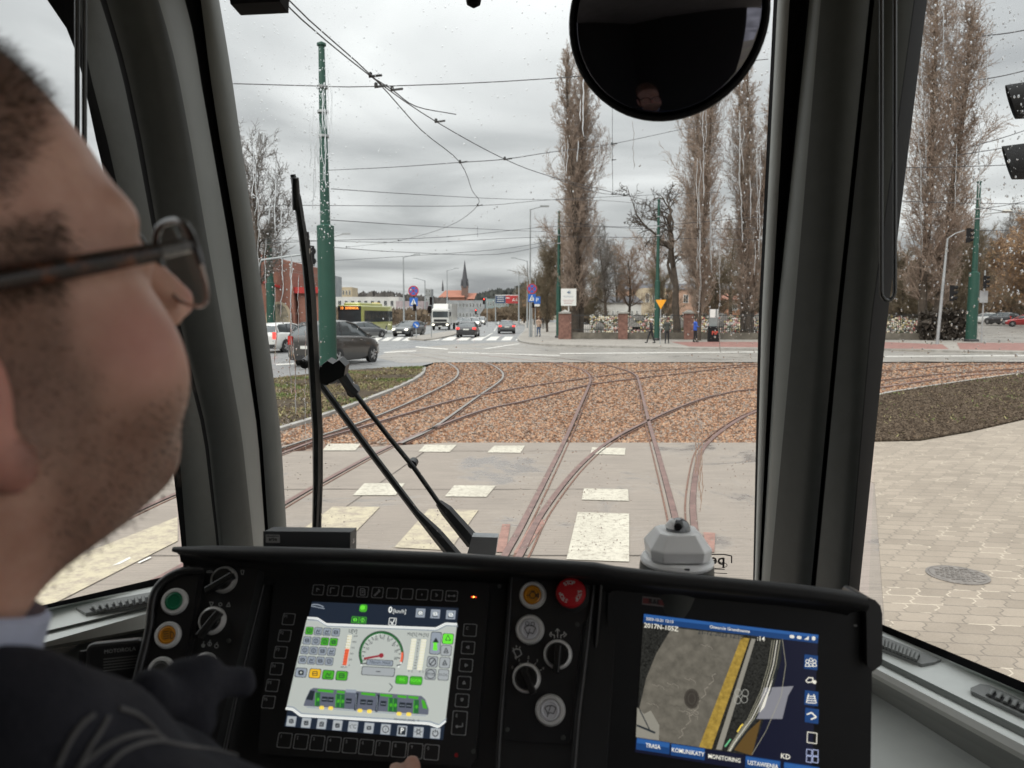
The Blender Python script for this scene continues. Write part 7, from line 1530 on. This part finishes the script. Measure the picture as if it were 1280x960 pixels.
# shirt collar
b = MB(); SHIRT = mat('pale_blue_shirt', (.40, .44, .58), .85, var=.08, vs=80, bump=.2, bs=600); cn = NB*.60+NE*.40; axn = nrm(NB-NE); rows = []
b.lathe([(.062, -.05), (.071, -.02), (.069, .004), (.066, .006), (.062, -.03)], cn+axn*.022, ax=axn, k=40, m=SHIRT); b.build('shirt_collar', drv)
# folded tab of the jacket on the shoulder
b = MB()
def tabf(w):
    A = [V(206, 862, .40), V(228, 846, .41), V(252, 843, .42), V(276, 852, .43), V(300, 852, .44), V(308, 862, .44)]; r_ = [.006, .009, .009, .006, .008, .005]; d = None
    for i in range(5): e = scap(w, A[i], A[i+1], r_[i], r_[i+1]); d = e if d is None else smin(d, e, .008)
    d = smin(d, scap(w, V(185, 868, .38), V(225, 885, .40), .012, .008), .012)
    d = smin(d, scap(w, V(232, 900, .41), V(240, 862, .41), .016, .008), .012); return d+np.sin(w[..., 0]*160+w[..., 1]*90)*.001
v3, f3 = snets(tabf, (-.26, .32, H-.28), (-.10, .50, H-.12), .004); b.v = [tuple(v) for v in v3]; b.f = f3; b.mi(JK); b.m = [0]*len(f3); b.sm = [True]*len(f3); b.build('shoulder_tab', drv)
# right hand reaching to the keys at the bottom of the display
tip = V(512, 958, .852); hw_ = np.array([-.118, .742, H-.520])
def handf(w):
    d = scap(w, WR, hw_, .030, .026); 
    d = smin(d, sell((w-hw_-np.array([0, .035, .0])), (0, 0, 0), (.040, .045, .018)), .02)
    bs = [(-.030, .06, .0), (-.010, .072, .003), (.010, .070, .003), (.028, .060, .0)]; tp = [(-.045, .095, -.03), (-.018, .112, -.03), None, (.042, .092, -.028)]
    for i, (o_, t_) in enumerate(zip(bs, tp)):
        p0 = hw_+np.array(o_); p2 = tip-np.array([0, 0, .007]) if t_ is None else hw_+np.array(t_); pm = (p0+p2)/2+np.array([0, .0, .016]); e = np.minimum(scap(w, p0, pm, .0095, .0088), scap(w, pm, p2, .0088, .0072)); d = smin(d, e, .004)
    t0 = hw_+np.array([-.034, .01, -.004]); d = smin(d, np.minimum(scap(w, t0, t0+np.array([-.03, .03, -.008]), .012, .010), scap(w, t0+np.array([-.03, .03, -.008]), t0+np.array([-.036, .06, -.016]), .010, .008)), .006)
    return d
v4, f4 = snets(handf, (-.26, .66, H-.60), (-.02, .90, H-.44), .0042); b = MB(); b.v = [tuple(v) for v in v4]; b.f = f4; b.mi(SKD); b.m = [0]*len(f4); b.sm = [True]*len(f4); b.build('hand', drv)
# eyeglasses
gl = empty('eyeglasses', tow((0, .09, .0)), 'tortoiseshell rimmed eyeglasses worn by the driver', 'glasses')
q = nodemat('tortoiseshell', .22)
q.setc(q.ramp(q.noise(110, 3, .6), [(.42, (.010, .007, .006)), (.60, (.035, .014, .009)), (.74, (.20, .06, .02))])); TORT = q.m; RIMT = mat('rim_dark', (.02, .016, .016), .2, spec=.8); RIMC = mat('rim_clear_metal', (.45, .38, .36), .2, .7)
def lensring(cx): # rounded rectangle in head coordinates, wrapped back at the sides
    o = []
    for i in range(28):
        a = 2*PI*i/28; c, s_ = math.cos(a), math.sin(a); rr_ = (abs(c)**3.2+abs(s)**3.2)**(-1/3.2) if False else (abs(c)**3+abs(s_)**3)**(-1/3)
        x = cx+.0290*c*rr_; zz_ = -.002+.0215*s_*rr_; yv = .1020-.45*max(abs(x)-.02, 0)**1.25*1.0; o.append(tow((x, yv, zz_)))
    return o
for cx in (.034, -.034):
    P = lensring(cx); b = MB(); b.tube(P[0:15], .0019, 8, RIMT); b.tube(P[14:]+P[:1], .0010, 8, RIMC); fr = b.build('rim', gl)
    b = MB(); b.poly(P, gm); b.build('lens', fr)
b = MB(); b.tube([tow((-.009, .1005, .004)), tow((0, .103, .007)), tow((.009, .1005, .004))], .0016, 8, RIMT); b.build('bridge', gl)
for s_ in (1, -1):
    b = MB(); b.tube([tow((s_*.061, .092, .007)), tow((s_*.068, .084, .008)), tow((s_*.073, .070, .008))], [.0022, .0026, .0026], 6, RIMT, smooth=False, sq=(1, 1.4)); b.tube([tow((s_*.073, .070, .008)), tow((s_*.079, .03, .009)), tow((s_*.0825, -.012, .010)), tow((s_*.083, -.035, -.004)), tow((s_*.080, -.050, -.026))], [.0024, .0027, .0027, .0024, .002], 6, TORT, sq=(1, 1.7)); b.build('temple_arm', gl)
# ================================================================== RAIN ON THE PANES
wm = bpy.data.materials.new('rain_water'); wm.use_nodes = True; t_ = wm.node_tree; t_.nodes.clear(); o_ = t_.nodes.new('ShaderNodeOutputMaterial'); g_ = t_.nodes.new('ShaderNodeBsdfRefraction'); g_.inputs['IOR'].default_value = 1.25; g_.inputs['Roughness'].default_value = .0
gg = t_.nodes.new('ShaderNodeBsdfGlossy'); gg.inputs['Roughness'].default_value = .05; mxx = t_.nodes.new('ShaderNodeMixShader'); mxx.inputs[0].default_value = .06; t_.links.new(g_.outputs[0], mxx.inputs[1]); t_.links.new(gg.outputs[0], mxx.inputs[2]); t_.links.new(mxx.outputs[0], o_.inputs[0])
rs = np.random.RandomState(5)
def drops(pl, fn, n, rmax, label):
    vs, fs = [], []; K = 7; c = 0
    for _ in range(n):
        x, y = fn(); 
        if x is None: continue
        r = .0005+rmax*rs.rand()**3.2; o = pl.at(x, y, -.0095); st = 1+.5*rs.rand(); a0 = rs.rand()*6
        for rr_, hh in ((1, 0), (.72, .42), (.34, .62)):
            for j in range(K): a = a0+2*PI*j/K; w_ = 1+.2*rs.randn()*(rr_ == 1); vs.append(o+pl.u*r*rr_*w_*math.cos(a)+pl.v*r*rr_*st*w_*math.sin(a)-pl.n*r*hh)
        vs.append(o-pl.n*r*.68); b0 = c*(3*K+1)
        for k in range(2): fs += [(b0+k*K+j, b0+k*K+(j+1) % K, b0+(k+1)*K+(j+1) % K, b0+(k+1)*K+j) for j in range(K)]
        fs += [(b0+2*K+j, b0+2*K+(j+1) % K, b0+3*K) for j in range(K)]; c += 1
    me = bpy.data.meshes.new('raindrops'); me.from_pydata([tuple(v) for v in vs], [], fs); me.materials.append(wm); me.polygons.foreach_set('use_smooth', [True]*len(fs)); o = bpy.data.objects.new('raindrops', me); COL.objects.link(o); return tag(o, label, 'raindrops', kind='stuff')
def edgeL(y): return float(np.interp(y, lys, Lc[-1]))
def edgeR(y): return float(np.interp(y, [0, 400, 740], Rc[0]))
def f_ws():
    k = rs.rand()
    if k < .20: y = rs.rand()*690; x = edgeL(y)+rs.rand()**1.6*70+4
    elif k < .42: y = rs.rand()*700; x = edgeR(y)-rs.rand()**1.4*85-3
    elif k < .54: y = 60+rs.rand()*240; x = 398+rs.randn()*16
    elif k < .72: y = rs.rand()**1.3*330; x = 290+rs.rand()*420
    elif k < .80: y = 620+rs.rand()*70; x = 370+rs.rand()*420
    elif k < .90: y = 560+rs.rand()*130; x = 640+rs.rand()*120
    else: y = rs.rand()*690; x = 290+rs.rand()*650
    return x, y
def f_sr():
    y = rs.rand()**1.25*480-10; x = float(np.interp(y, [0, 400, 740], Rc[-1]))+rs.rand()*170
    return (x, y) if x < 1300 else (None, None)
drops(WS, f_ws, 5200, .0017, 'fine raindrops scattered over the windscreen')
drops(SRp, f_sr, 1500, .0021, 'round raindrops on the right side window')
def streaks(pl, items, label):
    b = MB()
    for x, y0, y1, w in items:
        n = max(6, int((y1-y0)/5)); ph = rs.rand()*6; rows = []; xx = x
        for i in range(n+1):
            y = y0+(y1-y0)*i/n; xx += rs.randn()*.7; xx += (x-xx)*.12; ww = w*(.55+.45*abs(math.sin(i*.9+ph))+.25*rs.rand())*(.3 if i in (0, n) else 1)
            c = pl.at(xx, y, -.0095); rows.append([c+pl.u*ww*math.cos(a)-pl.n*ww*.55*math.sin(a) for a in (0, PI/4, PI/2, 3*PI/4, PI)])
        b.grid(rows, wm)
    o = b.build('water_streaks'); tag(o, label, 'water streaks', kind='stuff')
it = []
for _ in range(16): y0 = 180+rs.rand()*260; it.append((edgeL(y0+60)+3+rs.rand()**1.3*40, y0, y0+40+rs.rand()*100, .0006+.0008*rs.rand()))
for _ in range(16): y0 = 60+rs.rand()*150; it.append((400+rs.randn()*9, y0, y0+30+rs.rand()*60, .0006+.0008*rs.rand()))
for _ in range(24): y0 = 60+rs.rand()*250; it.append((edgeR(y0+60)-5-rs.rand()**1.2*90, y0, y0+40+rs.rand()*110, .0005+.0009*rs.rand()))
for _ in range(12): y0 = 70+rs.rand()*120; it.append((725+rs.randn()*22, y0, y0+20+rs.rand()*60, .0006+.0008*rs.rand()))
for _ in range(5): y0 = 500+rs.rand()*60; it.append((870+rs.rand()*16, y0, y0+60+rs.rand()*60, .0006+.0007*rs.rand()))
streaks(WS, it, 'wavy water streaks running down both sides of the windscreen')
streaks(SRp, [(1152, 0, 320, .0009), (1157, 120, 210, .0007), (1178, 10, 90, .0009), (1225, 150, 260, .0010), (1232, 20, 120, .0008), (1195, 180, 260, .0008)], 'thin water streaks on the right side window')
